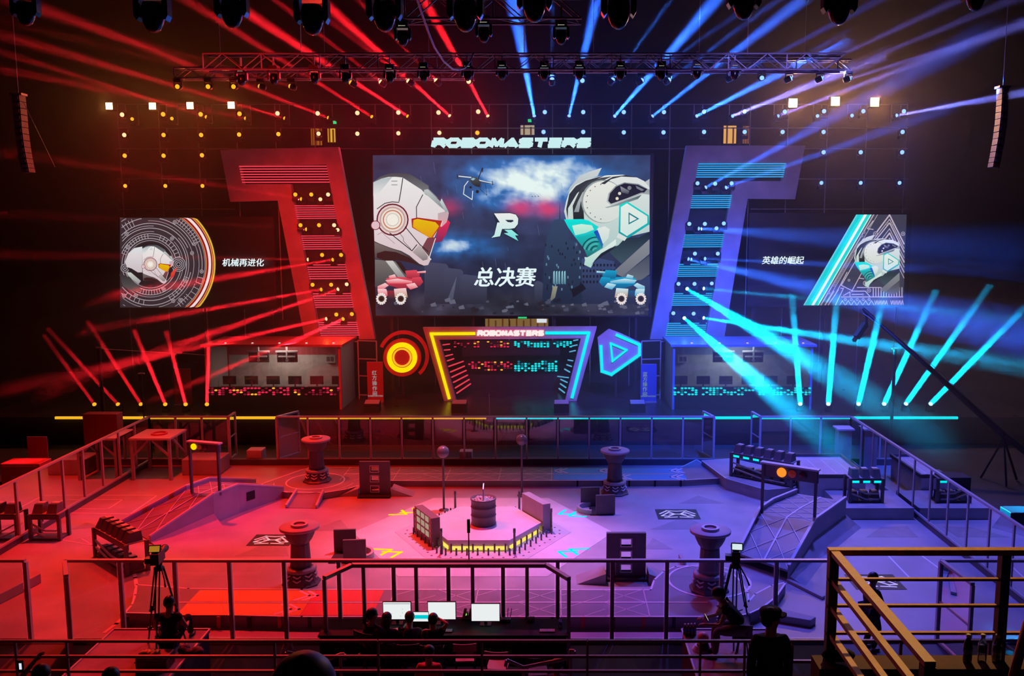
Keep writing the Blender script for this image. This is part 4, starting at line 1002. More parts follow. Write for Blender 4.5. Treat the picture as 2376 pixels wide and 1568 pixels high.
# ---------------------------------------------------------------- moving heads
M_head = mat('glossy_black_plastic', (0.018, 0.017, 0.02), 0.22, spec=.7)
M_lab = glow('glowing_label', (.7, .68, .5), .5)  # plain label strip, brightened by a glow of its own
mh_body = MB().box(-.15, .15, -.12, .12, -.02, .20).mesh('base', M_head)
mh_yoke = MB()
for s in (-1, 1): mh_yoke.slab([(s * .16, -.07, .02), (s * .215, -.07, -.02), (s * .215, -.07, -.24), (s * .18, -.07, -.30), (s * .145, -.07, -.26), (s * .145, -.07, 0)], (0, .14, 0))
mh_yoke.box(-.17, .17, -.07, .07, 0, .03)
mh_yoke = mh_yoke.mesh('yoke', M_head)
mh_head = MB().lathe([(1e-5, -.44), (.04, -.435), (.085, -.40), (.12, -.33), (.135, -.27), (.14, -.16), (.12, -.08), (1e-5, -.06)], n=20).mesh('head', M_head)
mh_lab = MB().box(-.085, .085, -.123, -.119, .03, .045).box(-.085, -.075, -.123, -.119, .02, .055).mesh('label_strip', M_lab)
def moving_head(px, pybot, wpx, Y, label, group):
    d = Y * 1.0 + 0.0; s = wpx / FPX * d * 1.0 / .43
    p = at(px, pybot, Y); p.z += .44 * s
    r = thing('moving_head_lamp', label, 'stage light', p, group)
    for n, me in (('base', mh_body), ('yoke', mh_yoke), ('head', mh_head), ('label_strip', mh_lab)):
        o = bpy.data.objects.new(n, me); COL.objects.link(o); o.parent = r; o.scale = (s, s, s)
    MB().box(p.x - .02, p.x + .02, p.y - .02, p.y + .02, p.z + .2 * s, p.z + .2 * s + (.25 if Y > 20 else .9)).build('clamp', M_rig, r)
for i, (px, yb, w) in enumerate(((62, 60, 60), (357, 76, 76), (540, 66, 72), (726, 82, 76), (893, 74, 78), (1080, 74, 80), (1240, 52, 78), (1435, 68, 78), (1725, 46, 74), (1945, 58, 76), (2262, 26, 62))):
    moving_head(px, yb, w, 12.5, 'large black moving head lamp along the top picture edge, %s from the red side' % ORD[i], 'large moving head lamps')
truss('front truss above the picture that carries the large moving heads', -80, 2460, -150, -88, 12.4, .6, .45, .026, (.1, .5, .9))
for i, (px, yb, w) in enumerate(((935, 107, 38), (1123, 99, 38), (1302, 104, 37))):
    moving_head(px, yb, w, 18.2, 'middle-sized black moving head lamp under the short truss, %s from the red side' % ORD[i], 'moving heads under the short truss')
for i, (px, yb) in enumerate(((561, 199), (636, 197), (730, 195), (802, 194), (905, 193), (983, 190), (1085, 188), (1165, 186), (1263, 187), (1344, 186), (1439, 187), (1534, 187), (1617, 184), (1704, 186))):
    moving_head(px, yb, 28, 26.2, 'small unlit moving head lamp under the long truss, %s from the red side' % ORD[i], 'moving heads under the long truss')
# hanging cable loop
_cp = [at(x, y, Y) for x, y, Y in ((962, -20, 16), (975, 20, 17), (992, 70, 18), (1008, 110, 19), (1030, 143, 21), (1050, 160, 22), (1064, 162, 23), (1078, 158, 24), (1090, 144, 25), (1100, 122, 26))]
MB().tube(_cp, .022, 8).solo('hanging_cable', mat('grey_cable', (.6, .55, .65), .5), 'pale cable drooping in a loop from the short truss to the long truss', 'cable')
# ---------------------------------------------------------------- line arrays
def line_array(label, path, Y, w, side):
    P = [at(x, y, Y) for x, y in path]
    r = thing('line_array', label, 'loudspeaker', P[0])
    n = 13
    def f(t):
        t *= len(P) - 1; i = min(int(t), len(P) - 2); return P[i].lerp(P[i + 1], t - i)
    for k in range(n):
        a, b = f(k / n), f((k + .9) / n)
        MB().bar(a, b, w, .42, up=(0, 1, 0)).bar(a.lerp(b, .2) + Vector((0, -.24, 0)), a.lerp(b, .8) + Vector((0, -.24, 0)), w * .75, .04, up=(0, 1, 0)).build('speaker_box', mat('array_box_paint', (.13, .10, .09), .5, noise=.3, scale=6), r)
    t = P[0]; MB().box(t.x - .22, t.x + .22, Y - .2, Y + .2, t.z, t.z + .08).build('hanging_frame', M_rig, r)
    MB().tube([(t.x, Y, t.z + .08), (t.x, Y, 28)], .015, 5).build('hoist_cable', M_rig, r)
    return r
line_array('curved hanging loudspeaker column on the red side of the hall', [(43, 222), (47, 262), (50, 300), (55, 340), (61, 375), (67, 402)], 34, .28, -1)
line_array('curved hanging loudspeaker column on the blue side of the hall', [(2327, 205), (2326, 240), (2323, 280), (2318, 320), (2311, 360), (2305, 390)], 34, .26, 1)
MB().tube([at(55, 238, 34), at(128, 388, 34.5)], .012, 5).solo('guy_wire', M_rig, 'thin wire slanting down from the red-side loudspeaker column', 'wire')
# ---------------------------------------------------------------- lit openings in the back wall
def opening(name, x0, y0, x1, y1, color, power, curtain=None):
    a, b = at(x0, y0, 55.8), at(x1, y1, 55.8)
    r = thing(name, None, None, ((a.x + b.x) / 2, 55.8, b.z)); r['kind'] = 'structure'
    MB().box(a.x - .08, b.x + .08, 55.75, 55.95, b.z - .05, a.z + .12).build('frame', M_slot, r)
    MB().box(a.x, b.x, 55.70, 55.75, b.z, a.z).build('lit_passage', glow('passage_light_' + name, color, power), r)
    if curtain:
        for k in range(curtain):
            x = a.x + (b.x - a.x) * (k + .5) / curtain; MB().box(x - .05, x + .05, 55.64, 55.70, b.z, a.z - .1 * (k % 2)).build('curtain_fold', mat('glowing_curtain', (.35, .12, .03), .8, emit=(.4, .12, .02), power=.25), r)  # passage light put into the curtain cloth as a faint glow
for i, (x0, y0, x1, y1, c, p, k) in enumerate(((722, 297, 748, 337, (.55, .16, .02), .6, 3), (761, 297, 779, 330, (.95, .55, .05), .8, 2), (1208, 291, 1240, 313, (.75, .62, .40), .55, 2), (1679, 292, 1707, 333, (.95, .48, .10), .8, 2), (1724, 293, 1740, 333, (.5, .2, .06), .5, 3))):
    opening('door_%d' % (i + 1), x0, y0, x1, y1, c, p, k)
opening('lit_concourse', 1126, 739, 1272, 757, (.42, .24, .07), .5, 9)  # lit concourse seen through the gap under the middle screen
for px, py, w, h, lb in ((773, 283, 8, 5, 'over the yellow-lit doorway on the red side'), (1229, 279, 8, 5, 'over the beige doorway behind the sign'), (1212, 736, 20, 5, 'just under the middle screen')):
    q = at(px, py, 55.6); s = 56 / FPX
    MB().box(q.x - w * s / 2, q.x + w * s / 2, 55.57, 56.02, q.z - h * s / 2, q.z + h * s / 2).solo('exit_sign', glow('green_exit_light', (.02, .75, .22), .9), 'small green exit light ' + lb, 'exit sign', loc=q)
q = at(1257, 744, 55.66); MB().cbox(q, .62, .10, .24).solo('light_box', glow('white_light_box', (.85, .9, .95), .9), 'white light box under the blue half of the middle screen', 'sign', loc=q)
# ---------------------------------------------------------------- masts, camera crane
for px, py, Y, lb in ((230, 808, 35.8, 'slim dark mast on the red side, tallest thing before the floor lamps'), (2077, 810, 36.2, 'slim dark mast on the blue side, beside the cyan floor beams'), (328, 868, 35.9, 'short thin pole on the red side between two floor lamps')):
    q = at(px, py, Y)
    m = thing('mast', lb, 'mast', (q.x, Y, 0)); w = .03 if px == 328 else .07
    MB().tube([(q.x, Y, .05), (q.x, Y, q.z)], w, 8).build('pole', mat('black_pole', (.03, .03, .035), .4), m)
    MB().lathe([(.35, 0), (.35, .04), (.06, .08), (1e-5, .08)], (q.x, Y, 0), 16).build('base', M_black, m)
    MB().box(q.x - .12, q.x + .12, Y - .05, Y + .05, q.z, q.z + .05).build('cap', M_rig, m)
MB().tube([at(232, 809, 35.8), at(330, 815, 36.6), at(440, 821, 38.4), at(478, 824, 38.5)], .018, 6).solo('sagging_cable', M_rig, 'cable strung from the red-side mast to the red booth', 'cable')
jb = thing('camera_crane', 'long dark camera crane reaching up across the cyan floor beams', 'camera crane', on(2322, 1095, 0))
A, Bq = at(2003, 716, 36.0), at(2330, 1010, 31.5)
M_jib = mat('dark_crane_metal', (.045, .045, .06), .4, .4)
MB().tube([A, A.lerp(Bq, .5), Bq], [.06, .10, .14], 6).build('arm', M_jib, jb)
MB().tube([A + Vector((0, 0, -.18)), A.lerp(Bq, .5) + Vector((0, 0, .22)), Bq + Vector((0, 0, .1))], .012, 5).build('tension_wire', M_rig, jb)
h = A + Vector((.12, 0, -.2))
MB().tube([A, h, h + Vector((0.05, 0, -.5))], .06, 6).build('gimbal', M_jib, jb)
MB().bar(h + Vector((.0, 0, -.42)), h + Vector((-.42, -.2, -.95)), .2, .22).bar(h + Vector((-.42, -.2, -.95)), h + Vector((-.55, -.3, -1.08)), .12).build('camera', M_head, jb)
b0 = jb.location
MB().tube([Bq, (Bq.x + .9, Bq.y - .7, Bq.z - .75)], .13, 6).cbox((Bq.x + 1.0, Bq.y - .8, Bq.z - .85), .5, .3, .4).build('counterweight', M_jib, jb)
pv = Vector((Bq.x, Bq.y, Bq.z))
for q in range(3): a = 2 * PI * q / 3 + .3; MB().bar((pv.x, pv.y, pv.z - .1), (pv.x + .7 * math.cos(a), pv.y + .7 * math.sin(a), 0.03), .06).build('leg', M_jib, jb)
# ---------------------------------------------------------------- the arena
AX0, AX1, AY0, AY1 = -15.65, 11.5, 19.0, 33.7
AC = Vector((-2.15, 26.1, 0))
M_afloor = mat('arena_floor_vinyl', (0.40, 0.39, 0.40), 0.42, noise=0.14, scale=0.9)
M_pad = mat('pale_vinyl', (0.66, 0.66, 0.66), 0.38, noise=0.06, scale=1.5)
M_peg0 = mat('mid_pale_vinyl', (0.56, 0.55, 0.58), 0.4, noise=0.06)
M_wline = mat('white_line_paint', (0.85, 0.85, 0.85), 0.5)
M_fline = mat('faint_line_paint', (0.66, 0.64, 0.66), 0.5)
M_dtri = mat('darker_vinyl', (0.30, 0.29, 0.31), 0.45, noise=0.12)
M_steel = mat('grey_painted_steel', (0.50, 0.48, 0.50), 0.38, 0.2)
M_wood = mat('grey_obstacle_paint', (0.36, 0.35, 0.37), 0.55, noise=0.12, scale=2)
M_dobs = mat('dark_obstacle_paint', (0.10, 0.095, 0.105), 0.5, noise=0.2, scale=2)
M_road = mat('road_vinyl', (0.25, 0.235, 0.27), 0.45, noise=0.15, scale=1.5)
struct('floor_arena', MB().box(AX0 - .2, AX1 + .2, AY0 - .1, AY1 + .1, 0, .02), M_afloor)
Z0 = .02
struct('trim_1', MB().box(AX0 - .2, AX1 + .2, AY1, AY1 + .25, Z0, .25), M_dobs)
struct('trim_2', MB().box(AX0 - .25, AX0, AY0, AY1, Z0, .22), M_dobs)
struct('trim_3', MB().box(AX1, AX1 + .25, AY0, AY1, Z0, .22), M_dobs)
M_pane = glass('fence_glass', (.93, .93, .95), .02)
def fence(label, p, q, n, z0=.22, z1=1.95, pw=.07, panes=True, mid=False, name='glass_fence', grp=None):
    p, q = Vector(p), Vector(q); d = (q - p); u = d.normalized(); nrm = Vector((-u.y, u.x, 0))
    r = thing(name, label, 'fence', ((p + q) / 2).to_3d() if False else Vector(((p.x + q.x) / 2, (p.y + q.y) / 2, z0)), grp)
    V = lambda t, z: Vector((p.x + d.x * t, p.y + d.y * t, z))
    MB().bar(V(0, z1 - .03), V(1, z1 - .03), .09, .06).build('top_rail', M_steel, r)
    MB().bar(V(0, z0 + .03), V(1, z0 + .03), .08, .06).build('bottom_rail', M_steel, r)
    if mid: MB().bar(V(0, (z0 + z1) / 2), V(1, (z0 + z1) / 2), .04, .04).build('middle_rail', M_steel, r)
    for i in range(n + 1): MB().bar(V(i / n, z0), V(i / n, z1 - .06), pw, pw, up=nrm).build('post', M_steel, r)
    if panes:
        for i in range(n):
            a, b = V((i + .06) / n, 0), V((i + .94) / n, 0)
            MB().slab([(a.x, a.y, z0 + .06), (b.x, b.y, z0 + .06), (b.x, b.y, z1 - .06), (a.x, a.y, z1 - .06)], nrm * .012).build('glass_pane', M_pane, r)
    return r
xb = lambda px: at(px, 1000, AY1 + .1).x
YB = AY1 + .1
fence('glazed back fence section at the red corner', (AX0, YB), (xb(530), YB), 3)
fence('long glazed back fence section between the two open doors', (xb(642), YB), (xb(1657), YB), 14)
fence('glazed back fence section at the blue corner', (xb(1764), YB), (AX1, YB), 3)
fence('open glazed door leaf in the back fence, red end', (xb(644), YB), (xb(676), YB + 1.0), 1, mid=True, name='fence_door')
fence('open glazed door leaf in the back fence, near its blue end', (xb(1656), YB), (xb(1641), YB + 1.0), 1, mid=True, name='fence_door')
fence('second open door leaf in the back fence, seen edge-on by the blue corner', (xb(1764), YB), (xb(1756), YB + .9), 1, mid=True, name='fence_door')
fence('edge-on open door leaf beside the red corner section of the back fence', (xb(532), YB), (xb(529), YB + .8), 1, mid=True, name='fence_door')
fence('glazed side fence along the red end of the arena', (AX0, AY0), (AX0, YB), 12)
fence('glazed side fence along the blue end of the arena', (AX1, AY0), (AX1, YB), 12)
xf = lambda px: at(px, 1400, AY0).x
fence('long glazed front fence in front of the control desk', (xf(158), AY0), (xf(1925), AY0), 14, .02, 1.93, .085)
fence('short front fence section at the red corner', (AX0, AY0), (xf(66), AY0), 3, .02, 1.93, .085)
fence('short front fence section at the blue corner', (xf(2178), AY0), (AX1, AY0), 2, .02, 1.93, .085)
fence('open door leaf at the red end of the long front fence', (xf(158), AY0 - .02), (xf(158) * .954, AY0 * .954), 1, .02, 1.93, .07, mid=True, name='fence_door')
fence('open door leaf of the front fence behind the orange stair rail', (xf(2178), AY0 - .02), (xf(2188), AY0 - 1.3), 1, .02, 1.93, .07, mid=True, name='fence_door')
for (px, pt_, Y, zb, lb) in ((1087, 1205, AY0, 1.93, 'thin black antenna standing up from the front fence before the hexagon'), (1135, 913, YB, 1.95, 'thin pale rod standing up from the middle of the back fence')):
    a = at(px, pt_, Y); m = MB().tube([(a.x, Y, zb), (a.x, Y, a.z)], .016, 6)
    if Y < 25: m.tube([(a.x, Y, a.z - .3), (a.x, Y, a.z)], .035, 8)
    m.solo('antenna', M_black if Y < 25 else M_rig, lb, 'antenna', loc=(a.x, Y, zb))
# --- floor markings
def decal(name, mb, m, label, cat='floor marking', group=None): return mb.solo(name, m, label, cat, group)
def wp(pts, z=Z0): return [on(x, y, z) for x, y in pts]
hexa = lambda R, a0=0: [(AC.x + R * math.cos(a0 + PI / 3 * k), AC.y + R * math.sin(a0 + PI / 3 * k)) for k in range(6)]
struct('floor_hexagon', MB().prism(hexa(3.95), Z0, .028), M_pad)
m = MB().line(wp([(365, 1149), (302, 1192.5), (166, 1190)]), .045, .0245).line(wp([(236, 1149), (365, 1149)]), .045, .0245).line(wp([(284, 1159), (250, 1181), (184, 1180)]), .04, .0245).line(wp([(220, 1159), (284, 1159)]), .04, .0245)
decal('floor_lines', m, M_wline, 'white court lines on the red floor beside the side fence')
m = MB().line(wp([(130, 1250), (215, 1265), (190, 1250)]), .04, .0245).line(wp([(165, 1252), (222, 1240)]), .03, .0245)
decal('floor_lines', m, M_fline, 'faint pale line on the red floor between the two racks')
m = MB().line(wp([(2056, 1284), (2110, 1340), (2230, 1342)]), .05, .0245).line(wp([(2140, 1290), (2215, 1345)]), .05, .0245).line(wp([(2045, 1276), (2200, 1277)]), .05, .0245)
decal('floor_lines', m, M_wline, 'white court lines on the blue floor behind the orange stair rail')
for k, (pts, lb) in enumerate((([(2010, 1246), (2043, 1223), (2105, 1221), (2130, 1246)], 'blue floor before the dark step wall'), ([(1510, 1228), (1575, 1204), (1600, 1204), (1660, 1228)], 'floor under the blue-side monogram'), ([(1495, 1274), (1515, 1248), (1562, 1274)], 'floor beside the nearer three-hole board'),
                              ([(716, 1231), (790, 1205), (812, 1231)], 'red floor beyond the twin-plate barrier'), ([(545, 1290), (600, 1268), (665, 1270), (670, 1290)], 'red floor under the red-side monogram'), ([(1575, 1168), (1620, 1150), (1680, 1168)], 'blue floor in front of the back road'), ([(165, 1228), (200, 1212), (236, 1222)], 'red floor by the corner rack'))):
    decal('floor_triangle', MB().prism([v[:2] for v in wp(pts)], Z0, .0235), M_dtri, 'darker triangular patch on the ' + lb, 'floor marking', 'darker floor triangles')
M_mono = mat('black_decal', (.02, .02, .025), .5); M_white = mat('glowing_white_print', (.9, .9, .9), .5, emit=(.8, .8, .8), power=.25)  # the white print glows faintly though it is no lamp
GL = [[(.08, .3), (.3, .75), (.42, .5), (.25, .25), (.08, .3)], [(.92, .3), (.7, .75), (.58, .5), (.75, .25), (.92, .3)], [(.3, .5), (.7, .5)], [(.05, .55), (.25, .9), (.48, .85)], [(.95, .55), (.75, .9), (.52, .85)], [(.15, .1), (.45, .15)], [(.85, .1), (.55, .15)]]
for c, w, h, lb in (((632, 1253), 1.25, .95, 'red side'), ((1572, 1193), 1.35, 1.0, 'blue side'), ((2030, 1350), 1.3, 1.0, 'blue corner behind the rail')):
    p = on(*c, Z0); r = thing('floor_emblem', 'black floor emblem with a white interlaced monogram, ' + lb, 'floor marking', p)
    MB().box(p.x - w / 2, p.x + w / 2, p.y - h / 2, p.y + h / 2, Z0 + .004, Z0 + .007).build('field', M_mono, r)
    g = MB()
    for st in GL: g.line([(p.x - w * .46 + u * w * .92, p.y - h * .42 + v * h * .84) for u, v in st], .062, Z0 + .009)
    g.build('monogram', M_white, r)
for (cx, cy, s, m, lb) in ((942, 1191, 1, G_YEL, 'yellow glowing double arrow on the hexagon, red side, farther one'), (905, 1277, 1, G_YEL, 'yellow glowing double arrow on the hexagon, red side, nearer one'), (1322, 1195, -1, G_CYAN, 'cyan glowing double arrow on the hexagon, blue side, farther one'), (1324, 1276, -1, G_CYAN, 'cyan glowing double arrow on the hexagon, blue side, nearer one')):
    p = on(cx, cy, .03); up = 1 if cy < 1230 else -1; mb = MB()
    for k in (-1, 1):
        o = p + Vector((s * k * .16, up * k * .10, 0)); mb.line([(o.x - s * .34, o.y - up * .02), (o.x + s * .18, o.y + up * .02), (o.x + s * -.02, o.y + up * .42)], .085, .032)
    decal('floor_arrow', mb, m, lb, 'floor marking', None)
# --- raised roads along back and front
def road_lines(parent, x0, x1, y0, y1, z, cell, m=M_fline):
    mb = MB(); n = max(1, int(round((x1 - x0) / cell))); ym = (y0 + y1) / 2
    for i in range(n + 1):
        x = x0 + (x1 - x0) * i / n
        if i % 2 == 0: mb.line([(x, y0), (x, y1)], .025, z)
    for i in range(n):
        a, b = x0 + (x1 - x0) * i / n, x0 + (x1 - x0) * (i + 1) / n
        for ya, yb in ((y0, ym), (ym, y1)):
            if i % 2: mb.line([(a, ya), (b, yb)], .026, z).line([(a, yb), (b, ya)], .026, z)
            else: mb.line([(a, (ya + yb) / 2), ((a + b) / 2, yb)], .026, z).line([((a + b) / 2, ya), (b, (ya + yb) / 2)], .026, z)
    return mb.build('pattern', m, parent)
ZR = .25
def plateau(name, label, px, z, far=None, stripes=None, m=M_road):
    top = [on(x, y, z)[:2] for x, y in px]
    if sum(a[0] * b[1] - b[0] * a[1] for a, b in zip(top, top[1:] + top[:1])) < 0: top = top[::-1]
    r = thing(name, label, 'platform', (sum(p[0] for p in top) / len(top), sum(p[1] for p in top) / len(top), Z0))
    MB().prism(top, Z0, z).build('deck', m, r)
    MB().line(top, .05, z + .003, True).build('border', M_wline, r)
    return r
bp = plateau('raised_road', 'raised patterned road along the back fence with a round bay at its red end', [(611, 1121), (705, 1088), (760, 1084), (1180, 1084), (1580, 1084), (1616, 1066), (1650, 1085), (1685, 1108), (1588, 1113.5), (1180, 1114.6), (906, 1114.8), (845, 1122), (806, 1134), (750, 1143), (688, 1141), (668, 1142), (600, 1130)], ZR)
Yb0, Yb1 = on(1200, 1114, ZR).y, on(1200, 1085, ZR).y
road_lines(bp, on(800, 1100, ZR).x, on(1280, 1100, ZR).x, Yb0, Yb1, ZR + .004, .95)
MB().line([(on(800, 1100, ZR).x, (Yb0 + Yb1) / 2), (on(1580, 1100, ZR).x, (Yb0 + Yb1) / 2)], .05, ZR + .005).build('centre_line', M_wline, bp)
M_blane = mat('blue_lane_paint', (.10, .42, .80), .4); M_olane = mat('orange_lane_paint', (.85, .42, .06), .4); M_rlane = mat('light_reddened_lane', (.75, .10, .08), .4)  # red lane: light fall along the orange lanes put into the colour
def lanes(parent, px0, px1, z, y0, y1, m, sgn, marks, yref):
    xa, xb_ = on(px0, yref, z).x, on(px1, yref, z).x; ym = (y0 + y1) / 2
    for a, b in ((y0 + .06, ym - .05), (ym + .05, y1 - .06)): MB().box(xa, xb_, a, b, z + .002, z + .006).build('lane', m, parent)
    for f, row in marks:
        x = xa + (xb_ - xa) * f; yc = (y0 + ym) / 2 if row == 0 else (ym + y1) / 2; mb = MB(); h = (ym - y0) * .34
        for k in (0, 1): o = x + sgn * k * .2; mb.line([(o - sgn * .16, yc + h), (o + sgn * .12, yc), (o - sgn * .16, yc - h)], .07, z + .008)
        mb.build('chevron', M_wline, parent)
lanes(bp, 1284, 1588, ZR, Yb0, Yb1, M_blane, -1, ((.07, 1), (.55, 0), (.42, 1), (.97, 1), (.95, 0)), 1100)
for i in range(16):
    p = on(980 + 60 * i, 1122, .13)
    if i in (11,): continue
    MB().box(p.x - .03, p.x + .03, Yb0 - .012, Yb0 + .01, Z0, ZR).build('edge_mark', M_slot, bp)
c = on(732, 1116, ZR); MB().ring((c.x, c.y, ZR + .003), .98, 1.03, 0, .004, 48).build('circle_line', M_wline, bp)
MB().ring((c.x, c.y, ZR + .003), 1.4, 1.43, 0, .004, 20, math.radians(190), math.radians(350)).build('circle_line', M_fline, bp)
rp = thing('small_ramp', 'small patterned ramp with two raised rims leading up to the round bay', 'ramp', on(705, 1160, Z0))
P = [on(688, 1141, ZR), on(750, 1142, ZR), on(734, 1179, Z0 + .01), on(664, 1178, Z0 + .01)]
MB()._add([P[0], P[1], P[2], P[3], (P[0].x, P[0].y, Z0), (P[1].x, P[1].y, Z0)], [(3, 2, 1, 0), (0, 1, 5, 4), (4, 5, 2, 3), (1, 2, 5), (0, 4, 3)]).build('deck', M_road, rp)
for a, b in ((P[0], P[3]), (P[1], P[2])): MB().bar(a + Vector((0, 0, .05)), b + Vector((0, 0, .05)), .07, .12).build('rim', M_steel, rp)
ZF = .30
fpx = [(317, 1356), (437, 1365), (700, 1367), (1510, 1368), (1518, 1345), (1540, 1325), (1567, 1314), (1600, 1312), (1648, 1318), (1700, 1330), (1722, 1352), (1735, 1375), (1737, 1395), (1752, 1378), (1790, 1358), (1823, 1351), (1800, 1385), (1770, 1408), (1737, 1423), (1700, 1430), (700, 1430), (290, 1421), (306, 1403), (314, 1380)]
fp = plateau('raised_road', 'raised patterned road along the front fence, orange lanes turning red at its red end', fpx, ZF)
Yf0, Yf1 = on(800, 1430, ZF).y, on(800, 1367, ZF).y
xo = lambda px: on(px, 1398, ZF).x
road_lines(fp, xo(905), xo(1500), Yf0, Yf1, ZF + .004, .95)
MB().line([(xo(380), (Yf0 + Yf1) / 2), (xo(1640), (Yf0 + Yf1) / 2)], .05, ZF + .007).build('centre_line', M_wline, fp)
lanes(fp, 436, 715, ZF, Yf0, Yf1, M_olane, 1, ((.85, 0), (.93, 1)), 1398); lanes(fp, 716, 878, ZF, Yf0, Yf1, M_rlane, 1, (), 1398)
for i in range(20): x = xo(330 + 68 * i); MB().box(x - .04, x + .04, Yf0 - .012, Yf0 + .01, Z0, ZF).build('edge_mark', M_redpanel if i % 2 else M_slot, fp)
c = on(1650, 1358, ZF)
MB().ring((c.x, c.y + .3, ZF + .003), 1.0, 1.06, 0, .004, 48).build('circle_line', M_wline, fp)
_arc = [on(x, y, Z0) for x, y in ((308, 1318), (314, 1340), (317, 1362), (310, 1400), (295, 1424), (270, 1447), (243, 1467))]
decal('curved_line', MB().line([p[:2] for p in _arc], .09, .026), M_wline, 'wide pale curved line on the red floor beside the raised front road')
# --- pillars
PIL = None
def pillar(c, zb, label):
    global PIL
    c = Vector((c.x, c.y, zb))
    if PIL is not None: return dup(PIL, c, label)
    r = thing('goal_tower', label, 'pillar', c, 'goal pillars'); o = r.location
    L = lambda prof, **k: MB().lathe(prof, o, **k)
    L([(.50, 0), (.50, .04), (.46, .07), (.42, .12), (.345, .40), (.345, .44), (.30, .46)], n=8, smooth=False, a0=PI / 8).build('base', M_dobs, r)
    L([(.38, .36), (.40, .38), (.40, .43), (.36, .45)], n=32).build('collar', M_wood, r)
    L([(.275, .44), (.26, .6), (.235, 1.05), (.24, 1.12)], n=36, mod=lambda k, j: 1.0 if k % 3 else .93).build('column', M_dobs, r)
    L([(.24, 1.10), (.30, 1.18), (.36, 1.30), (.40, 1.42), (.40, 1.47)], n=36, mod=lambda k, j: 1.0 if k % 3 else .95).build('capital', M_dobs, r)
    L([(.46, 1.46), (.50, 1.475), (.505, 1.53), (.49, 1.545), (1e-5, 1.545)], n=40).build('top_disc', M_wood, r)
    MB().ring(o + Vector((0, 0, 1.545)), .15, .22, 0, .06, 32).build('goal_ring', M_steel, r)
    L([(.15, 1.548), (.15, 1.56), (1e-5, 1.56)], n=20).build('mesh_insert', mat('pink_mesh', (.35, .20, .24), .7), r)
    for k in range(8):
        a = PI / 4 * k; u = Vector((math.cos(a), math.sin(a), 0)); t = Vector((-u.y, u.x, 0)); mb = MB()
        for z in (.16, .26):
            q = o + u * (.445 - .30 * (z + .03) + .015); mb.bar(q + t * -.1 + Vector((0, 0, z + .06)), q + Vector((0, 0, z)), .03).bar(q + Vector((0, 0, z)), q + t * .1 + Vector((0, 0, z + .06)), .03)
        mb.build('chevron', M_wline, r)
    PIL = r
    return r
c = on(729, 1123, ZR); pillar(c + Vector((0, .42, 0)), ZR, 'fluted dark pillar with a round top on the round bay, red side at the back')
c = on(1428, 1152, Z0); pillar(c + Vector((0, .42, 0)), Z0, 'fluted dark pillar with a blue-lit round top in front of the back road')
c = on(689, 1367, Z0); pillar(c + Vector((0, .42, 0)), Z0, 'fluted dark pillar with a round top behind the orange lanes, red side at the front')
c = on(1652, 1383, ZF); pillar(c + Vector((0, .42, 0)), ZF, 'fluted dark pillar with a round top beside the tripod camera, blue side at the front')
# --- boards with three holes
def hole_board(c, label, proto=None):
    if proto: return dup(proto, c, label, PI)
    r = thing('hole_board', label, 'obstacle', c, 'boards with three holes'); o = Vector(c); w, h = .52, 1.22
    mb = MB(); zs = [(.17, .36), (.53, .72), (.87, 1.06)]
    mb.box(o.x - w, o.x - .13, o.y - .06, o.y + .06, o.z, o.z + h).box(o.x + .13, o.x + w, o.y - .06, o.y + .06, o.z, o.z + h)
    e = 0
    for a, b in zs + [(h, h)]: mb.box(o.x - .13, o.x + .13, o.y - .06, o.y + .06, o.z + e, o.z + a); e = b
    mb.build('board', M_dobs, r)
    for a, b in zs:
        f = MB()
        for s in (-1, 1): f.box(o.x + s * .145 - .015, o.x + s * .145 + .015, o.y - .07, o.y + .07, o.z + a - .03, o.z + b + .03)
        f.box(o.x - .16, o.x + .16, o.y - .07, o.y + .07, o.z + a - .03, o.z + a).box(o.x - .16, o.x + .16, o.y - .07, o.y + .07, o.z + b, o.z + b + .03).build('hole_rim', M_steel, r)
    MB().box(o.x - w - .03, o.x + w + .03, o.y - .32, o.y + .32, o.z, o.z + .06).build('foot', M_slot, r)
    for s in (-1, 1):
        x0, x1 = o.x + s * (w + .04), o.x + s * (w + .8)
        MB().slab([(x0, o.y - .1, o.z), (x1, o.y - .1, o.z), (x0, o.y - .1, o.z + .28)], (0, .6, 0)).build('side_wedge', M_wood, r)
    return r
c1 = on(871, 1150, Z0); hb = hole_board(c1, 'dark board with three square holes at the back, red side')
c2 = on(1452, 1338, Z0); hole_board(c2, 'dark board with three square holes at the front, blue side', hb)
# --- twin-plate barriers
br = thing('twin_plate_barrier', 'barrier of two dark plates and a low round curb, red side at the front', 'obstacle', (-5.72, 24.1, Z0), 'twin-plate barriers'); o = br.location
for s, dx in ((1, -.24), (-1, .22)):
    R_ = Matrix.Translation(o + Vector((dx, .42 * s, .33))) @ Matrix.Rotation(.10, 4, 'Z')
    MB().box(-.31, .31, -.04, .04, -.33, .33, R_).build('plate', M_dobs, br)
MB().ring(o + Vector((.2, 0, 0)), .38, .46, 0, .16, 24, -PI / 2, PI / 2).build('curb', M_wood, br)
MB().box(o.x - .5, o.x + .25, o.y - .5, o.y + .5, Z0, Z0 + .025).build('foot', M_slot, br)
dup(br, (2 * AC.x + 5.72 + .0, on(1410, 1190, Z0).y + .25, Z0), 'barrier of two dark plates and a low round curb, blue side at the back', PI)
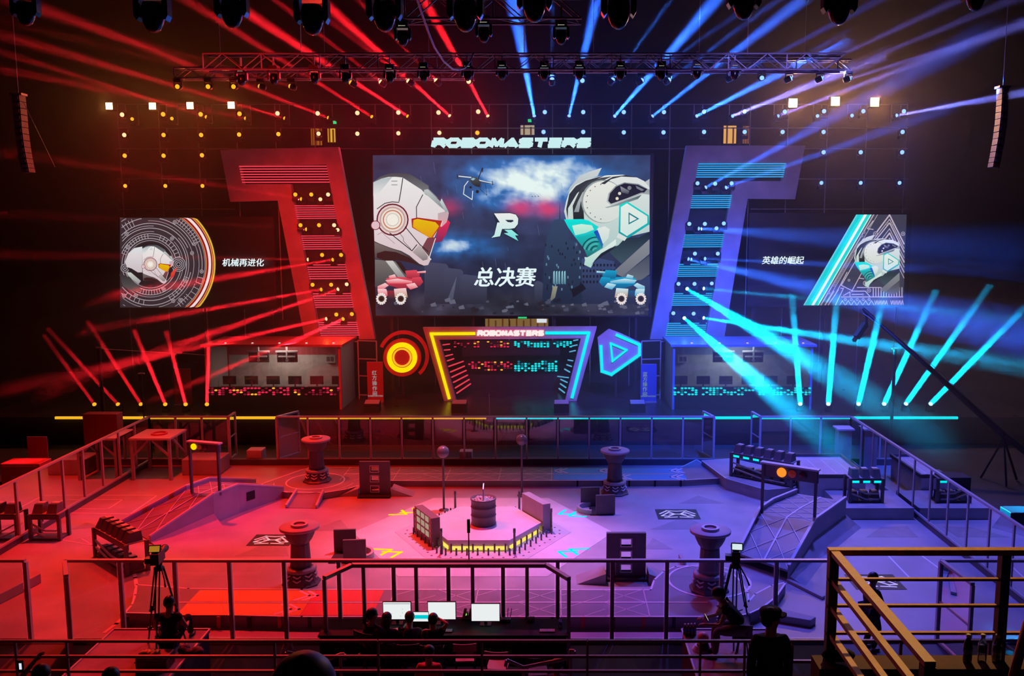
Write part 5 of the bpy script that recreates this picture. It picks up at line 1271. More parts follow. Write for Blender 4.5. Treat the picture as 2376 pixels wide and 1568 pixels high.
# --- centre of the arena
hp = thing('hexagon_platform', 'raised hexagonal platform with yellow light strips in the middle of the arena', 'platform', (AC.x, AC.y, .028))
HZ = .34; R0 = 1.77
MB().prism(hexa(2.67), .028, .036).build('peg_field', M_peg0, hp)
MB().prism(hexa(R0 - .06), .036, HZ - .08).prism(hexa(R0), HZ - .08, HZ).build('deck', M_pad, hp)
G_YLED = glow('warm_yellow_strip', (1.0, .74, .12), 1.1)
HV = hexa(R0 - .05)
for k in range(6):
    a, b = Vector((*HV[k], .09)), Vector((*HV[(k + 1) % 6], .09)); MB().bar(a.lerp(b, .03), b.lerp(a, .03), .03, .10).build('light_strip', G_YLED, hp)
dots = MB()
for k in range(6):
    A0 = PI / 3 * k
    for ap, n, h in ((1.66, 6, .24), (1.88, 7, .18), (2.09, 8, 0)):
        R = ap / math.cos(PI / 6); p = Vector((math.cos(A0), math.sin(A0), 0)) * R; q = Vector((math.cos(A0 + PI / 3), math.sin(A0 + PI / 3), 0)) * R
        for i in range(n):
            v = AC + p.lerp(q, (i + .6) / (n + .2)); v.z = .036
            if h: MB().lathe([(.026, 0), (.026, h), (.02, h + .01), (1e-5, h + .01)], v, 8).build('short_peg', M_dobs, hp)
            else: dots.lathe([(.032, 0), (.032, .004), (1e-5, .004)], v, 8)
    v = AC + Vector((math.cos(A0), math.sin(A0), 0)) * 2.07; v.z = .036
    MB().lathe([(.045, 0), (.045, .10), (.035, .12), (.032, .62), (.038, .62), (.038, .74), (1e-5, .74)], v, 10).build('tall_peg', M_dobs, hp)
dots.build('dot_pattern', M_dobs, hp)
dr = thing('drum', 'dark ribbed drum filled with small balls on the hexagon platform', 'drum', (AC.x + .03, AC.y - .1, HZ)); o = dr.location
MB().lathe([(.375, 0), (.385, .03), (.37, .06), (.37, .26), (.385, .28), (.37, .30), (.37, .52), (.385, .54), (.37, .56), (.37, .74), (.39, .76), (.39, .80), (.355, .80), (.35, .70), (1e-5, .70)], o, 32).build('barrel', M_dobs, dr)
MB().slab([(o.x - .01, o.y - .22, o.z + .72), (o.x - .01, o.y + .16, o.z + .72), (o.x - .01, o.y + .1, o.z + 1.22), (o.x - .01, o.y - .1, o.z + 1.1)], (.03, 0, 0)).build('fin', M_steel, dr)
bl = MB(); rb = random.Random(2)
for k in range(170):
    a, q = rb.uniform(0, 2 * PI), .32 * math.sqrt(rb.random()); bl.sphere((o.x + q * math.cos(a), o.y + q * math.sin(a), o.z + .71 + rb.uniform(0, .05)), .032, 6, 4)
bl.solo('balls', mat('pale_ball', (.6, .58, .62), .5), 'small pale balls filling the drum on the hexagon platform', 'balls', kind='stuff', loc=o)
def grid_board(k, label):
    p, q = Vector((*hexa(R0 + .05)[k], .036)), Vector((*hexa(R0 + .05)[(k + 1) % 6], .036))
    d = (q - p).normalized(); nr = Vector((d.y, -d.x, 0)); a, b = p - d * .0, p + d * 1.35
    r = thing('grid_board', label, 'obstacle', (a + b) / 2, 'grid walls of the hexagon')
    MB().slab([a, b, b + Vector((0, 0, .86)), a + Vector((0, 0, .86))], nr * .26).build('block', M_wood if k < 3 else mat('brown_obstacle_paint', (.16, .10, .11), .5), r)
    f = nr * .265
    cell = MB()
    for i in range(3):
        for j in range(3):
            c = a.lerp(b, .25 + .25 * i) + f + Vector((0, 0, .24 + .22 * j)); cell.slab([c - d * .12, c + d * .12, c + d * .12 + Vector((0, 0, .15)), c - d * .12 + Vector((0, 0, .15))], nr * .012)
    cell.build('cell_pattern', glow('pale_cell_light', (.95, .62, .45), .45), r)
    dt = MB()
    for i in (.06, .94):
        for j in range(5): c = a.lerp(b, i) + f + Vector((0, 0, .12 + .16 * j)); dt.slab([c - d * .04, c + d * .04, c + d * .04 + Vector((0, 0, .08)), c - d * .04 + Vector((0, 0, .08))], nr * .012)
    dt.build('dot_pattern', mat('dull_brass', (.4, .25, .1), .5), r)
    return r
grid_board(3, 'thick wall with a grid of pale lit cells, red edge of the hexagon platform')
grid_board(0, 'thick plain-backed wall on the blue edge of the hexagon platform')
for (px, py, bx, by, r_, lb) in ((1024, 1048, 1030, 1184, .20, 'red-lit ball on a tall pole behind the lit grid wall'), (1212, 1020, 1211, 1150, .19, 'dark shiny ball on a tall pole behind the plain thick wall')):
    g = on(bx, by, Z0); t = at(px, py, g.y); r = thing('ball_pole', lb, 'ball pole', g)
    MB().tube([(g.x, g.y, Z0), (g.x, g.y, t.z - r_ * .9)], .035, 8).build('pole', M_dobs, r); MB().lathe([(.16, 0), (.16, .03), (1e-5, .05)], g, 16).build('base', M_dobs, r)
    MB().sphere((g.x, g.y, t.z), r_, 24, 14).build('ball', mat('satin_ball_paint', (.14, .13, .15), .3), r)
# --- big ramps with gate arches
M_rim = mat('pale_rim', (.55, .54, .56), .45)
def big_ramp(label, Lp, Rp, skirt_side, hatch=None):
    Lp, Rp = [Vector(p) for p in Lp], [Vector(p) for p in Rp]; n = len(Lp)
    c = sum(Lp + Rp, Vector((0, 0, 0))) / (2 * n)
    r = thing('bridge_ramp', label, 'ramp', (c.x, c.y, Z0))
    for i in range(n - 1): MB()._add([Lp[i], Rp[i], Rp[i + 1], Lp[i + 1]] + [v + Vector((0, 0, -.06)) for v in (Lp[i], Rp[i], Rp[i + 1], Lp[i + 1])], [(0, 1, 2, 3), (7, 6, 5, 4), (0, 4, 5, 1), (2, 6, 7, 3), (1, 5, 6, 2), (3, 7, 4, 0)]).build('deck', M_road, r)
    lines = MB(); up = Vector((0, 0, .008))
    for i in range(n - 1):
        A, B, Cc, D = Lp[i], Rp[i], Rp[i + 1], Lp[i + 1]
        f = lambda s, t: A.lerp(B, s).lerp(D.lerp(Cc, s), t) + up
        for a, b in (((.5, 0), (.5, 1)),): lines.bar(f(*a), f(*b), .05, .01)
        for t0 in (0, .5):
            for s0 in (0, .5):
                lines.bar(f(s0, t0), f(s0 + .5, t0 + .5), .02, .008).bar(f(s0 + .5, t0), f(s0, t0 + .5), .02, .008)
    lines.build('pattern', M_fline, r)
    for side, P_ in ((-1, Lp), (1, Rp)):
        mb = MB()
        for i in range(n - 1):
            a, b = P_[i], P_[i + 1]
            mb._add([a + Vector((0, 0, .12)), b + Vector((0, 0, .12)), (b.x, b.y, Z0), (a.x, a.y, Z0)], [(0, 1, 2, 3)])
        w = mb.build('side_wall', M_wood, r); s = w.modifiers.new('thick', 'SOLIDIFY'); s.thickness = .05; s.offset = 0
        for i in range(n - 1): MB().bar(P_[i] + Vector((0, 0, .13)), P_[i + 1] + Vector((0, 0, .13)), .08, .05).build('rim', M_rim, r)
    P_ = Rp if skirt_side > 0 else Lp; Q_ = Lp if skirt_side > 0 else Rp
    for i in range(n - 1):
        a, b = P_[i], P_[i + 1]; oa, ob = (a - Q_[i]).normalized(), (b - Q_[i + 1]).normalized()
        oa.z = ob.z = 0; za, zb = min(.35, a.z * .5), min(.35, b.z * .5)
        if hatch and i >= 1: continue
        MB()._add([(a.x, a.y, za + Z0), (b.x, b.y, zb + Z0), (b.x + ob.x * .5, b.y + ob.y * .5, Z0), (a.x + oa.x * .5, a.y + oa.y * .5, Z0), (a.x, a.y, Z0), (b.x, b.y, Z0)], [(0, 1, 2, 3), (4, 3, 2, 5), (0, 3, 4), (1, 5, 2), (0, 4, 5, 1)]).build('skirt', M_wood, r)
    if hatch:
        a, b = P_[-2], P_[-1]; c = a.lerp(b, .25); d = (b - a).normalized(); nr = (P_[-2] - Q_[-2]).normalized(); nr.z = 0; d.z = 0
        q = Vector((c.x, c.y, .48)) + nr * .03
        MB().slab([q - d * .17 + Vector((0, 0, -.14)), q + d * .17 + Vector((0, 0, -.14)), q + d * .17 + Vector((0, 0, .14)), q - d * .17 + Vector((0, 0, .14))], nr * .02).build('hatch', M_slot, r)
    return r
big_ramp('long patterned bridge ramp rising behind the curved rack, red side', [(-13.35, 26.6, .10), (-11.8, 27.75, .85), (-11.4, 28.7, .85), (-10.5, 30.5, .27)], [(-11.85, 25.2, .10), (-10.62, 26.9, .85), (-10.2, 27.95, .85), (-9.25, 29.6, .27)], 1, True)
big_ramp('steep patterned bridge ramp with pale rims, blue side', [(5.1, 23.6, .31), (6.15, 25.75, .78), (6.75, 26.6, .78), (7.75, 27.6, .78)], [(6.15, 22.4, .31), (7.5, 24.75, .78), (8.15, 25.6, .78), (9.05, 26.8, .78)], 1)
def arch(label, p, q, zb, h, bh, lamp_t, lm, power, rr):
    p, q = Vector((*p, zb)), Vector((*q, zb)); r = thing('gate_arch', label, 'arch', (p + q) / 2); d = (q - p).normalized(); nr = Vector((d.y, -d.x, 0))
    for v in (p, q): MB().bar(v, v + Vector((0, 0, h)), .075, .075, up=nr).build('post', M_dobs, r)
    a, b = p + Vector((0, 0, h)), q + Vector((0, 0, h))
    MB().slab([a - d * .05 + Vector((0, 0, -bh)), b + d * .05 + Vector((0, 0, -bh)), b + d * .05, a - d * .05], nr * -.09).build('crossbar', M_dobs, r)
    MB().bar(a - d * .08 + nr * -.04 + Vector((0, 0, .03)), b + d * .08 + nr * -.04 + Vector((0, 0, .03)), .20, .05).build('cap', M_rim, r)
    for t, m, R in ((lamp_t, lm, rr), (lamp_t + .2, mat('dim_red_lens', (.20, .03, .02), .3, emit=(.3, .02, .01), power=.3), rr * .8), (lamp_t + .4, mat('dull_red_lens', (.12, .02, .02), .3), rr * .8)):
        c = a.lerp(b, t) + Vector((0, 0, -bh * .5)) + nr * .01
        MB().lathe([(R, 0), (R, .03), (R * .8, .05), (1e-5, .06)], c, 18, nr.to_track_quat('Z', 'Y').to_matrix()).build('signal_lamp', m, r)
arch('dark gate arch with a yellow signal lamp over the red-side ramp', (-11.5, 27.5), (-10.5, 27.2), .85, 1.62, .24, .16, glow('yellow_signal', (1, .62, 0), 1.2), 1, .10)
arch('dark gate arch with an orange-red signal lamp over the blue-side ramp', (6.2, 25.7), (7.52, 24.85), .78, 1.5, .36, .36, glow('orange_signal', (1, .22, .02), 1.4), 1, .14)
# --- corner boxes, table, racks
cb = thing('corner_box', 'tall pale box platform with white lines on top, blue corner at the back', 'platform', (9.4, 30.6, Z0))
MB().box(8.35, 10.55, 29.3, 32.0, Z0, .82).build('body', mat('pale_box_paint', (.60, .60, .62), .55, noise=.08), cb)
for x0, x1, y0, y1 in ((8.3, 10.6, 29.25, 29.33), (8.3, 10.6, 31.97, 32.05), (8.3, 8.38, 29.33, 31.97), (10.52, 10.6, 29.33, 31.97)): MB().box(x0, x1, y0, y1, .80, .92).build('rim', M_dobs, cb)
MB().line([(8.7, 29.7), (10.2, 29.7), (10.2, 31.6), (8.7, 31.6)], .045, .823, True).line([(9.2, 29.7), (9.2, 31.6)], .045, .823).line([(9.7, 29.7), (9.7, 31.6)], .045, .823).line([(8.7, 30.7), (10.2, 30.7)], .03, .823).build('lines', M_wline, cb)
cp = thing('corner_step', 'low dark step platform under the small rack at the blue side fence', 'platform', (10.2, 28.3, Z0))
MB().box(9.15, 11.4, 27.3, 29.24, Z0, .38).build('body', M_wood, cp)
MB().box(9.15, 11.4, 27.3, 27.36, .38, .40).build('edge', M_rim, cp)
rk_ = thing('rack_deck', 'low deck with a lit front face under the long boxed rack', 'platform', on(1740, 1120, .3))
PT = [on(x, y, .42)[:2] for x, y in ((1628, 1068), (1700, 1064), (1812, 1090), (1848, 1130), (1776, 1136), (1685, 1110))][::-1]
if sum(a[0] * b[1] - b[0] * a[1] for a, b in zip(PT, PT[1:] + PT[:1])) < 0: PT = PT[::-1]
MB().prism(PT, Z0, .42).build('body', M_wood, rk_); MB().line(PT, .05, .424, True).build('edge', M_rim, rk_)
pd = thing('tall_pedestal', 'tall narrow pedestal with a square plate at the blue back corner', 'pedestal', (11.0, 33.1, Z0))
MB().box(10.75, 11.25, 32.9, 33.35, Z0, 1.6).build('shaft', M_wood, pd); MB().box(10.68, 11.32, 32.8, 33.45, 1.6, 1.66).build('plate', M_pad, pd)
tb = thing('ring_table', 'tall square table with a ring on top at the red back corner', 'table', (-14.65, 32.35, Z0))
M_table = mat('pale_table_paint', (.60, .50, .48), .5)
MB().box(-15.42, -13.92, 31.6, 33.1, 1.53, 1.60).build('table_top', M_table, tb)
for x in (-15.35, -13.99):
    for y in (31.68, 33.02): MB().box(x - .05, x + .05, y - .05, y + .05, Z0, 1.53).build('leg', M_wood, tb)
for a, b in (((-15.35, 31.68, .9), (-14.75, 31.68, 1.5)), ((-13.99, 31.68, .9), (-14.6, 31.68, 1.5)), ((-13.99, 33.02, .7), (-13.99, 32.0, 1.5))): MB().bar(a, b, .07).build('brace', M_wood, tb)
MB().ring((-14.6, 32.3, 1.60), .22, .29, 0, .05, 28).build('ring', M_redpanel, tb)
MB().box(-13.85, -12.45, 32.3, 33.4, Z0, .62).solo('storage_box', M_wood, 'big plain box on the floor beside the ring table', 'box', loc=(-13.15, 32.85, Z0), bevel=.03)
MB().box(-12.0, -11.4, 33.95, 34.5, 0, .55).solo('storage_box', M_table, 'small pale box just outside the back fence near the ring table', 'box', loc=(-11.7, 34.2, 0), bevel=.03)
MB().box(-3.7, -3.2, 33.95, 34.4, 0, .5).solo('storage_box', M_table, 'small pale box just outside the middle of the back fence', 'box', loc=(-3.45, 34.2, 0), bevel=.03)
def rack(short, label, a, b, h, depth, n, lit=None, z=Z0, out=1, low=True):
    """a: left end, b: right end of the front legs"""
    a, b = Vector((*a, z)), Vector((*b, z)); d = (b - a); L = d.length; d.normalize(); nr = Vector((-d.y, d.x, 0)) * out
    r = thing('box_rack', label, 'rack', (a + b) / 2 + nr * depth / 2, 'racks of dark boxes'); U = Vector((0, 0, 1))
    for v in (a, b, a + nr * depth, b + nr * depth): MB().bar(v, v + U * h, .09, .09, up=nr).build('leg', M_dobs, r)
    MB().slab([a + U * (h - .16), b + U * (h - .16), b + U * h, a + U * h], nr * .08).build('front_beam', M_dobs, r)
    MB().slab([a + U * (h - .02), b + U * (h - .02), b + nr * depth + U * (h - .02), a + nr * depth + U * (h - .02)], U * .03).build('shelf', M_wood, r)
    MB().slab([a + U * .03, b + U * .03, b + nr * depth + U * .03, a + nr * depth + U * .03], U * .04).build('shelf', M_dobs, r)
    m_ = a.lerp(b, .5)
    MB().bar(a + U * .5 + d * .05, m_ + U * .3, .045).bar(m_ + U * .3, m_ + U * .3 + d * L * .4, .045).bar(a + U * .3 + d * .05, m_ + U * .12, .045).bar(m_ + U * .12, m_ + U * .12 + d * L * .4, .045).build('brace', M_wood, r)
    for k in range(n):
        c = a + d * (L * (k + .5) / n) + nr * depth * .45; w = min(.30, L / n * .7); lb = label.split(',')[0]
        for top in ((True, False) if low else (True,)):
            zc = (h + .01) if top else .07
            t = thing('cargo_box', '%s %s-shelf cargo box of the %s' % (ORD[k], 'top' if top else 'bottom', short), 'box', c + U * zc, 'cargo boxes on the racks')
            s = depth * .42; hh = .26
            P_ = [c + U * zc + d * x * w / 2 + nr * y for x, y in ((-1, -s), (1, -s), (1, s), (-1, s))]
            P2 = [c + U * (zc + hh) + d * x * w * .42 + nr * y for x, y in ((-1, -s * .4), (1, -s * .4), (1, s * .9), (-1, s * .9))]
            MB()._add(P_ + P2, [(3, 2, 1, 0), (4, 5, 6, 7), (0, 1, 5, 4), (1, 2, 6, 5), (2, 3, 7, 6), (3, 0, 4, 7)]).build('box_body', M_dobs, t)
            MB().slab([c + U * (zc + hh) + d * x * w * .36 + nr * y for x, y in ((-1, s * .1), (1, s * .1), (1, s * .8), (-1, s * .8))], U * .008).build('box_lid', M_rim, t)
        if lit: MB().slab([a + d * (L * (k + .5) / n - .11) + U * (h - .14) - nr * .012, a + d * (L * (k + .5) / n + .11) + U * (h - .14) - nr * .012, a + d * (L * (k + .5) / n + .11) + U * (h - .07) - nr * .012, a + d * (L * (k + .5) / n - .11) + U * (h - .07) - nr * .012], nr * .01).build('status_light', lit, r)
    return r
rack('small rack by the red side fence', 'small rack of dark boxes by the red side fence', (-15.45, 25.4), (-14.6, 25.4), .80, .5, 2, low=False)
rack('long rack before the red ramp', 'long slanted rack of dark boxes before the red ramp', on(222, 1293)[:2], on(296, 1338)[:2], .85, .55, 6)
rack('long cyan-lit rack by the corner box', 'long slanted rack of dark boxes with cyan lights before the blue corner box', on(1696, 1104, .42)[:2], on(1836, 1132, .42)[:2], .85, .5, 6, G_CYAN, .425)
rack('small cyan-lit rack by the blue fence', 'small rack of dark boxes with cyan lights by the blue side fence', (9.55, 27.9), (10.6, 27.9), .80, .5, 3, G_CYAN, .38)
# loose low kerbs
for pts, h, lb in (([(0, 1338), (85, 1340), (96, 1352), (0, 1402)], .28, 'low corner kerb box on the red floor behind the front fence'), ([(1737, 1432), (1800, 1425), (1893, 1448), (1880, 1456)], .2, 'flat wedge lying on the blue floor before the steep ramp'), ([(1824, 1350), (1832, 1348), (1915, 1388), (1908, 1392)], .1, 'slim bar lying on the blue floor beside the steep ramp'), ([(1574, 1296), (1582, 1292), (1592, 1312), (1584, 1316)], .16, 'small upright fin on the blue floor behind the front fence'), ([(0, 1255), (20, 1242), (32, 1250), (0, 1275)], .2, 'low kerb piece at the red side fence')):
    p = [on(x, y, Z0)[:2] for x, y in pts]
    if sum(a[0] * b[1] - b[0] * a[1] for a, b in zip(p, p[1:] + p[:1])) < 0: p = p[::-1]
    cx, cy_ = sum(q[0] for q in p) / len(p), sum(q[1] for q in p) / len(p)
    MB().prism(p, Z0, h).solo('kerb_block', M_wood, lb, 'kerb', loc=(cx, cy_, Z0), bevel=.015)
# --- outside the side fences
def cabinet(label, x0, x1, y, z1, d, m, name='equipment_cabinet'):
    r = thing(name, label, 'cabinet', ((x0 + x1) / 2, y + d / 2, 0))
    MB().box(x0, x1, y, y + d, .04, z1).build('carcass', m, r, bevel=.02); MB().box(x0 + .04, x1 - .04, y - .02, y, .12, z1 - .08).build('door', m, r); MB().box(x0 + .02, x1 - .02, y + .02, y + d - .02, 0, .04).build('plinth', M_slot, r)
    MB().box(x1 - .12, x1 - .09, y - .05, y - .02, z1 * .5, z1 * .5 + .2).build('handle', M_steel, r)
M_rcab, M_dcab = mat('red_cabinet_paint', (.38, .05, .06), .5), mat('dark_cabinet_paint', (.06, .06, .08), .5)
cabinet('tall red equipment cabinet just outside the red side fence', -17.6, -16.35, 27.6, 1.75, .7, M_rcab)
cabinet('pair of tall dark red screens outside the red back corner', -17.9, -16.6, 33.2, 2.15, .5, M_rcab)
cabinet('dark equipment cabinet just outside the middle of the blue side fence', 12.4, 13.3, 27.6, 1.3, .7, M_dcab)
cabinet('tall dark equipment cabinet outside the near part of the blue side fence', 12.3, 13.2, 23.2, 1.6, .6, M_dcab)
for (x, y, lb, m) in ((-18.4, 29.5, 'low dark table outside the red side fence', M_dcab), (12.9, 30.2, 'low grey table outside the far end of the blue side fence', M_wood), (-16.9, 30.6, 'small red-lit bench outside the red side fence near the ring table', M_table), (13.2, 21.5, 'round-edged grey table outside the near end of the blue side fence', M_wood)):
    r = thing('work_table', lb, 'table', (x, y, 0)); MB().box(x - .7, x + .7, y - .4, y + .4, .68, .73).build('table_top', m, r, bevel=.02)
    for q in (-.62, .62):
        for w in (-.33, .33): MB().box(x + q - .03, x + q + .03, y + w - .03, y + w + .03, 0, .68).build('leg', m, r)
# ---------------------------------------------------------------- people
M_skin = mat('skin', (.50, .30, .22), .5); M_hair = mat('black_hair', (.012, .010, .010), .45)
M_blackcloth = mat('black_cloth', (.012, .012, .014), .85); M_darkcloth = mat('dark_trouser_cloth', (.02, .02, .028), .9); M_navy = mat('dark_uniform_cloth', (.012, .014, .022), .8)
M_redshirt = mat('red_shirt_cloth', (.75, .03, .05), .8); M_greycloth = mat('grey_brown_cloth', (.07, .045, .05), .85)
def skin_mesh(name, pts, edges, rad, m, parent, levels=2):
    me = bpy.data.meshes.new(name); me.from_pydata([tuple(p) for p in pts], edges, [])
    me.materials.append(m)
    o = bpy.data.objects.new(name, me); COL.objects.link(o); o.parent = parent
    md = o.modifiers.new('flesh', 'SKIN'); md.use_smooth_shade = True; md.branch_smoothing = .6
    sv = me.skin_vertices[0].data
    for i, r in enumerate(rad): sv[i].radius = (r, r) if not isinstance(r, tuple) else r
    sv[0].use_root = True
    s = o.modifiers.new('soft', 'SUBSURF'); s.levels = s.render_levels = levels
    return o
def ik(a, b, l1, l2, pole):
    d = b - a; L = min(d.length, (l1 + l2) * .995); u = d.normalized(); b = a + u * L
    x = (l1 * l1 - l2 * l2 + L * L) / (2 * L); h = math.sqrt(max(0, l1 * l1 - x * x))
    p = (pole - u * pole.dot(u)); p = p.normalized() if p.length > 1e-5 else Vector((0, 0, -1))
    return a + u * x + p * h, b
def person(label, loc, rotz=0, pose='stand', lean=0, hands=None, turn=0, nod=0, hair='short', shirt=None, pants=None, sleeves='short', seat=.45, feet=None, size=1.0, fingers=True, knees=None):
    """local frame: +y is where the body faces, z up, feet at z = 0"""
    r = thing('person', label, 'person', loc); r.rotation_euler = (0, 0, rotz); r.scale = (size,) * 3
    shirt = shirt or M_blackcloth; pants = pants or M_darkcloth
    hz = .95 if pose == 'stand' else seat + .10
    pel = Vector((0, 0, hz)); lr = math.radians(lean); up = Vector((0, math.sin(lr), math.cos(lr)))
    waist, chest, nb = pel + up * .17, pel + up * .36, pel + up * .52
    hup = (up + Vector((0, math.sin(math.radians(nod)), .9))).normalized()
    chin, mid, top = nb + hup * .11, nb + hup * .19, nb + hup * .265
    tr = math.radians(turn); fw = Vector((-math.sin(tr), math.cos(tr), -math.sin(math.radians(nod)) * .6)).normalized()
    P, E, R = [], [], []
    def V(p, rad, par=None):
        P.append(Vector(p)); R.append(rad)
        if par is not None: E.append((par, len(P) - 1))
        return len(P) - 1
    ip = V(pel, .135); iw = V(waist, (.125, .11), ip); ic = V(chest, (.15, .115), iw); inb = V(nb - up * .03, .085, ic); ink = V(nb + hup * .03, .066, inb)
    ich = V(chin + fw * .015, .086, ink); im = V(mid, .114, ich); it = V(top - fw * .01, .086, im)
    V(mid + fw * .122 - hup * .015, .020, im)                     # nose
    sx = Vector((math.cos(tr), math.sin(tr), 0))
    for s in (-1, 1): V(mid + sx * s * .104 - fw * .01 - hup * .01, .018, im)   # ears
    arms, legs = [], []
    hands = hands or [(-.27, .05, hz - .12), (.27, .05, hz - .12)]
    for s, t in zip((-1, 1), hands):
        sh = chest + up * .10 + Vector((s * .175, 0, 0)); el, wr = ik(sh, Vector(t), .29, .26, Vector((s * .55, -.5, -.75)))
        i1 = V(sh, .062, ic); i2 = V(sh.lerp(el, .5), .050, i1); i3 = V(el, .041, i2); i4 = V(wr, .027, i3); d = (wr - el).normalized(); i5 = V(wr + d * .05, (.036, .02), i4)
        if fingers:
            side = d.cross(Vector((0, 0, 1))); side = side.normalized() if side.length > .1 else Vector((1, 0, 0)); dn = side.cross(d) * -1
            if dn.z > 0: dn = -dn
            for k, (o_, L_) in enumerate(((-.027, .062), (-.009, .075), (.010, .070), (.027, .055))):
                b_ = wr + d * .085 + side * o_; q = V(b_, .0105, i5); q = V(b_ + d * L_ * .55 + dn * .008, .0095, q); V(b_ + d * L_ * .9 + dn * .035, .0075, q)
            q = V(wr + d * .045 + side * -s * .040, .010, i5); V(wr + d * .085 + side * -s * .058 + dn * .015, .0085, q)
        arms.append((sh, sh.lerp(el, .5), el, wr))
    for k, s in enumerate((-1, 1)):
        hp = pel + Vector((s * .095, 0, -.03))
        if pose == 'stand': an = Vector((s * .11, 0.02 if s > 0 else -.02, .08)); kn, an = ik(hp, an, .45, .44, Vector((0, 1, 0)))
        else:
            f = Vector(feet[k]) if feet else Vector((s * .12, .46, .07))
            kn, an = ik(hp, f, .44, .43, Vector((0, .3, 1))) if not knees else (Vector(knees[k]), f)
        i1 = V(hp, .095, ip); i2 = V(hp.lerp(kn, .5), .078, i1); i3 = V(kn, .055, i2); i4 = V(kn.lerp(an, .4), .052, i3); i5 = V(an, .036, i4)
        td = Vector((0, 1, 0)); i6 = V(an + td * .10 + Vector((0, 0, -.045)), (.042, .028), i5); V(an + td * .17 + Vector((0, 0, -.05)), (.036, .022), i6)
        legs.append((hp, hp.lerp(kn, .5), kn, kn.lerp(an, .4), an))
    skin_mesh('body', P, E, R, M_skin, r)
    # shirt
    P2, E2, R2 = [], [], []
    def S(p, rad, par=None):
        P2.append(Vector(p)); R2.append(rad)
        if par is not None: E2.append((par, len(P2) - 1))
        return len(P2) - 1
    a = S(pel + up * .02, (.19, .17)); b = S(waist, (.185, .16), a); c = S(chest, (.215, .165), b); S(nb - up * .03, .10, c)
    for sh, me_, el, wr in arms:
        i = S(sh, .088, c); i = S(me_, .072, i)
        if sleeves == 'long': i = S(el, .062, i); S(wr.lerp(el, .08), .046, i)
    skin_mesh('shirt', P2, E2, R2, shirt, r)
    P3, E3, R3 = [Vector(pel)], [], [.17]
    for hp, mh, kn, mk, an in legs:
        base = 0
        for p, rad in ((hp, .125), (mh, .105), (kn, .078), (mk, .074), (an, .060)):
            P3.append(p); R3.append(rad); E3.append((base, len(P3) - 1)); base = len(P3) - 1
    skin_mesh('trousers', P3, E3, R3, pants, r)
    sh_ = MB()
    for *_, an in legs: sh_.sphere(an + Vector((0, .07, -.045)), .05, 12, 8, (1, 2.6, .75))
    sh_.build('shoes', M_hair) .parent = r
    # hair or cap
    q = Vector(fw).to_track_quat('Y', 'Z').to_matrix()
    hb = MB()
    def cap_mesh(r0, cut, back):
        prof = []
        for k in range(8):
            t = k / 7 * cut; prof.append((max(1e-5, math.sin(t) * r0), math.cos(t) * r0))
        return prof[::-1]
    c0 = mid + hup * .022 - fw * .012
    hb.lathe(cap_mesh(.112, 1.75, 0), c0, 18, q @ Matrix.Diagonal((.94, 1.06, 1)).to_3x3())
    hb.sphere(c0 - fw * .045 - hup * .02, .10, 14, 10, (.95, .8, 1.05), q)
    if hair == 'ponytail': hb.tube([c0 - fw * .09 + hup * .02, c0 - fw * .15 - hup * .03, c0 - fw * .15 - hup * .16, c0 - fw * .11 - hup * .30], [.03, .04, .035, .012], 10)
    if hair == 'long': hb.tube([c0 - fw * .05, c0 - fw * .07 - hup * .12, c0 - fw * .08 - hup * .25], [.10, .105, .06], 12)
    hb.build('hair', M_hair).parent = r
    if hair == 'cap':
        kb = MB()
        kb.lathe([(.114, -.015), (.117, .03), (.128, .062), (.105, .085), (1e-5, .09)], c0 + hup * .015, 20, q @ Matrix.Diagonal((.98, 1.08, 1)).to_3x3())
        v = c0 + hup * .025
        pts = [v + q @ Vector((math.sin(t) * .11, math.cos(t) * .115, 0)) for t in [-1.1 + 2.2 * k / 10 for k in range(11)]] + [v + q @ Vector((math.sin(t) * .10, math.cos(t) * .10 + .12 * math.cos(t), -.03)) for t in [1.1 - 2.2 * k / 10 for k in range(11)]]
        kb.slab(pts, (0, 0, .018))
        kb.build('cap', M_navy).parent = r
    return r
def chair(label, x, y, rotz, m, zf=0):
    r = thing('folding_chair', label, 'chair', (x, y, zf), 'chairs behind the control desk'); r.rotation_euler = (0, 0, rotz)
    def part(n, mb, m_): o = mb.build(n, m_); o.parent = r; return o
    part('seat', MB().box(-.21, .21, -.2, .2, .43, .46), m)
    bk = MB(); N = 6
    for k in range(N):
        a, b = -.24 + .48 * k / N, -.24 + .48 * (k + 1) / N; f = lambda x: -.24 - .04 * (1 - (x / .24) ** 2)
        bk._add([(a, f(a), .70), (b, f(b), .70), (b, f(b), .86), (a, f(a), .86), (a, f(a) - .02, .70), (b, f(b) - .02, .70), (b, f(b) - .02, .86), (a, f(a) - .02, .86)], [(0, 1, 2, 3), (7, 6, 5, 4), (3, 2, 6, 7), (1, 0, 4, 5), (0, 3, 7, 4), (2, 1, 5, 6)])
    part('backrest', bk, m)
    for s in (-1, 1):
        part('leg', MB().tube([(s * .2, -.25, .86), (s * .2, -.2, .45), (s * .2, .2, 0)], .014, 6), M_scaf); part('leg', MB().tube([(s * .18, .18, .45), (s * .18, -.24, 0)], .014, 6), M_scaf)
    return r
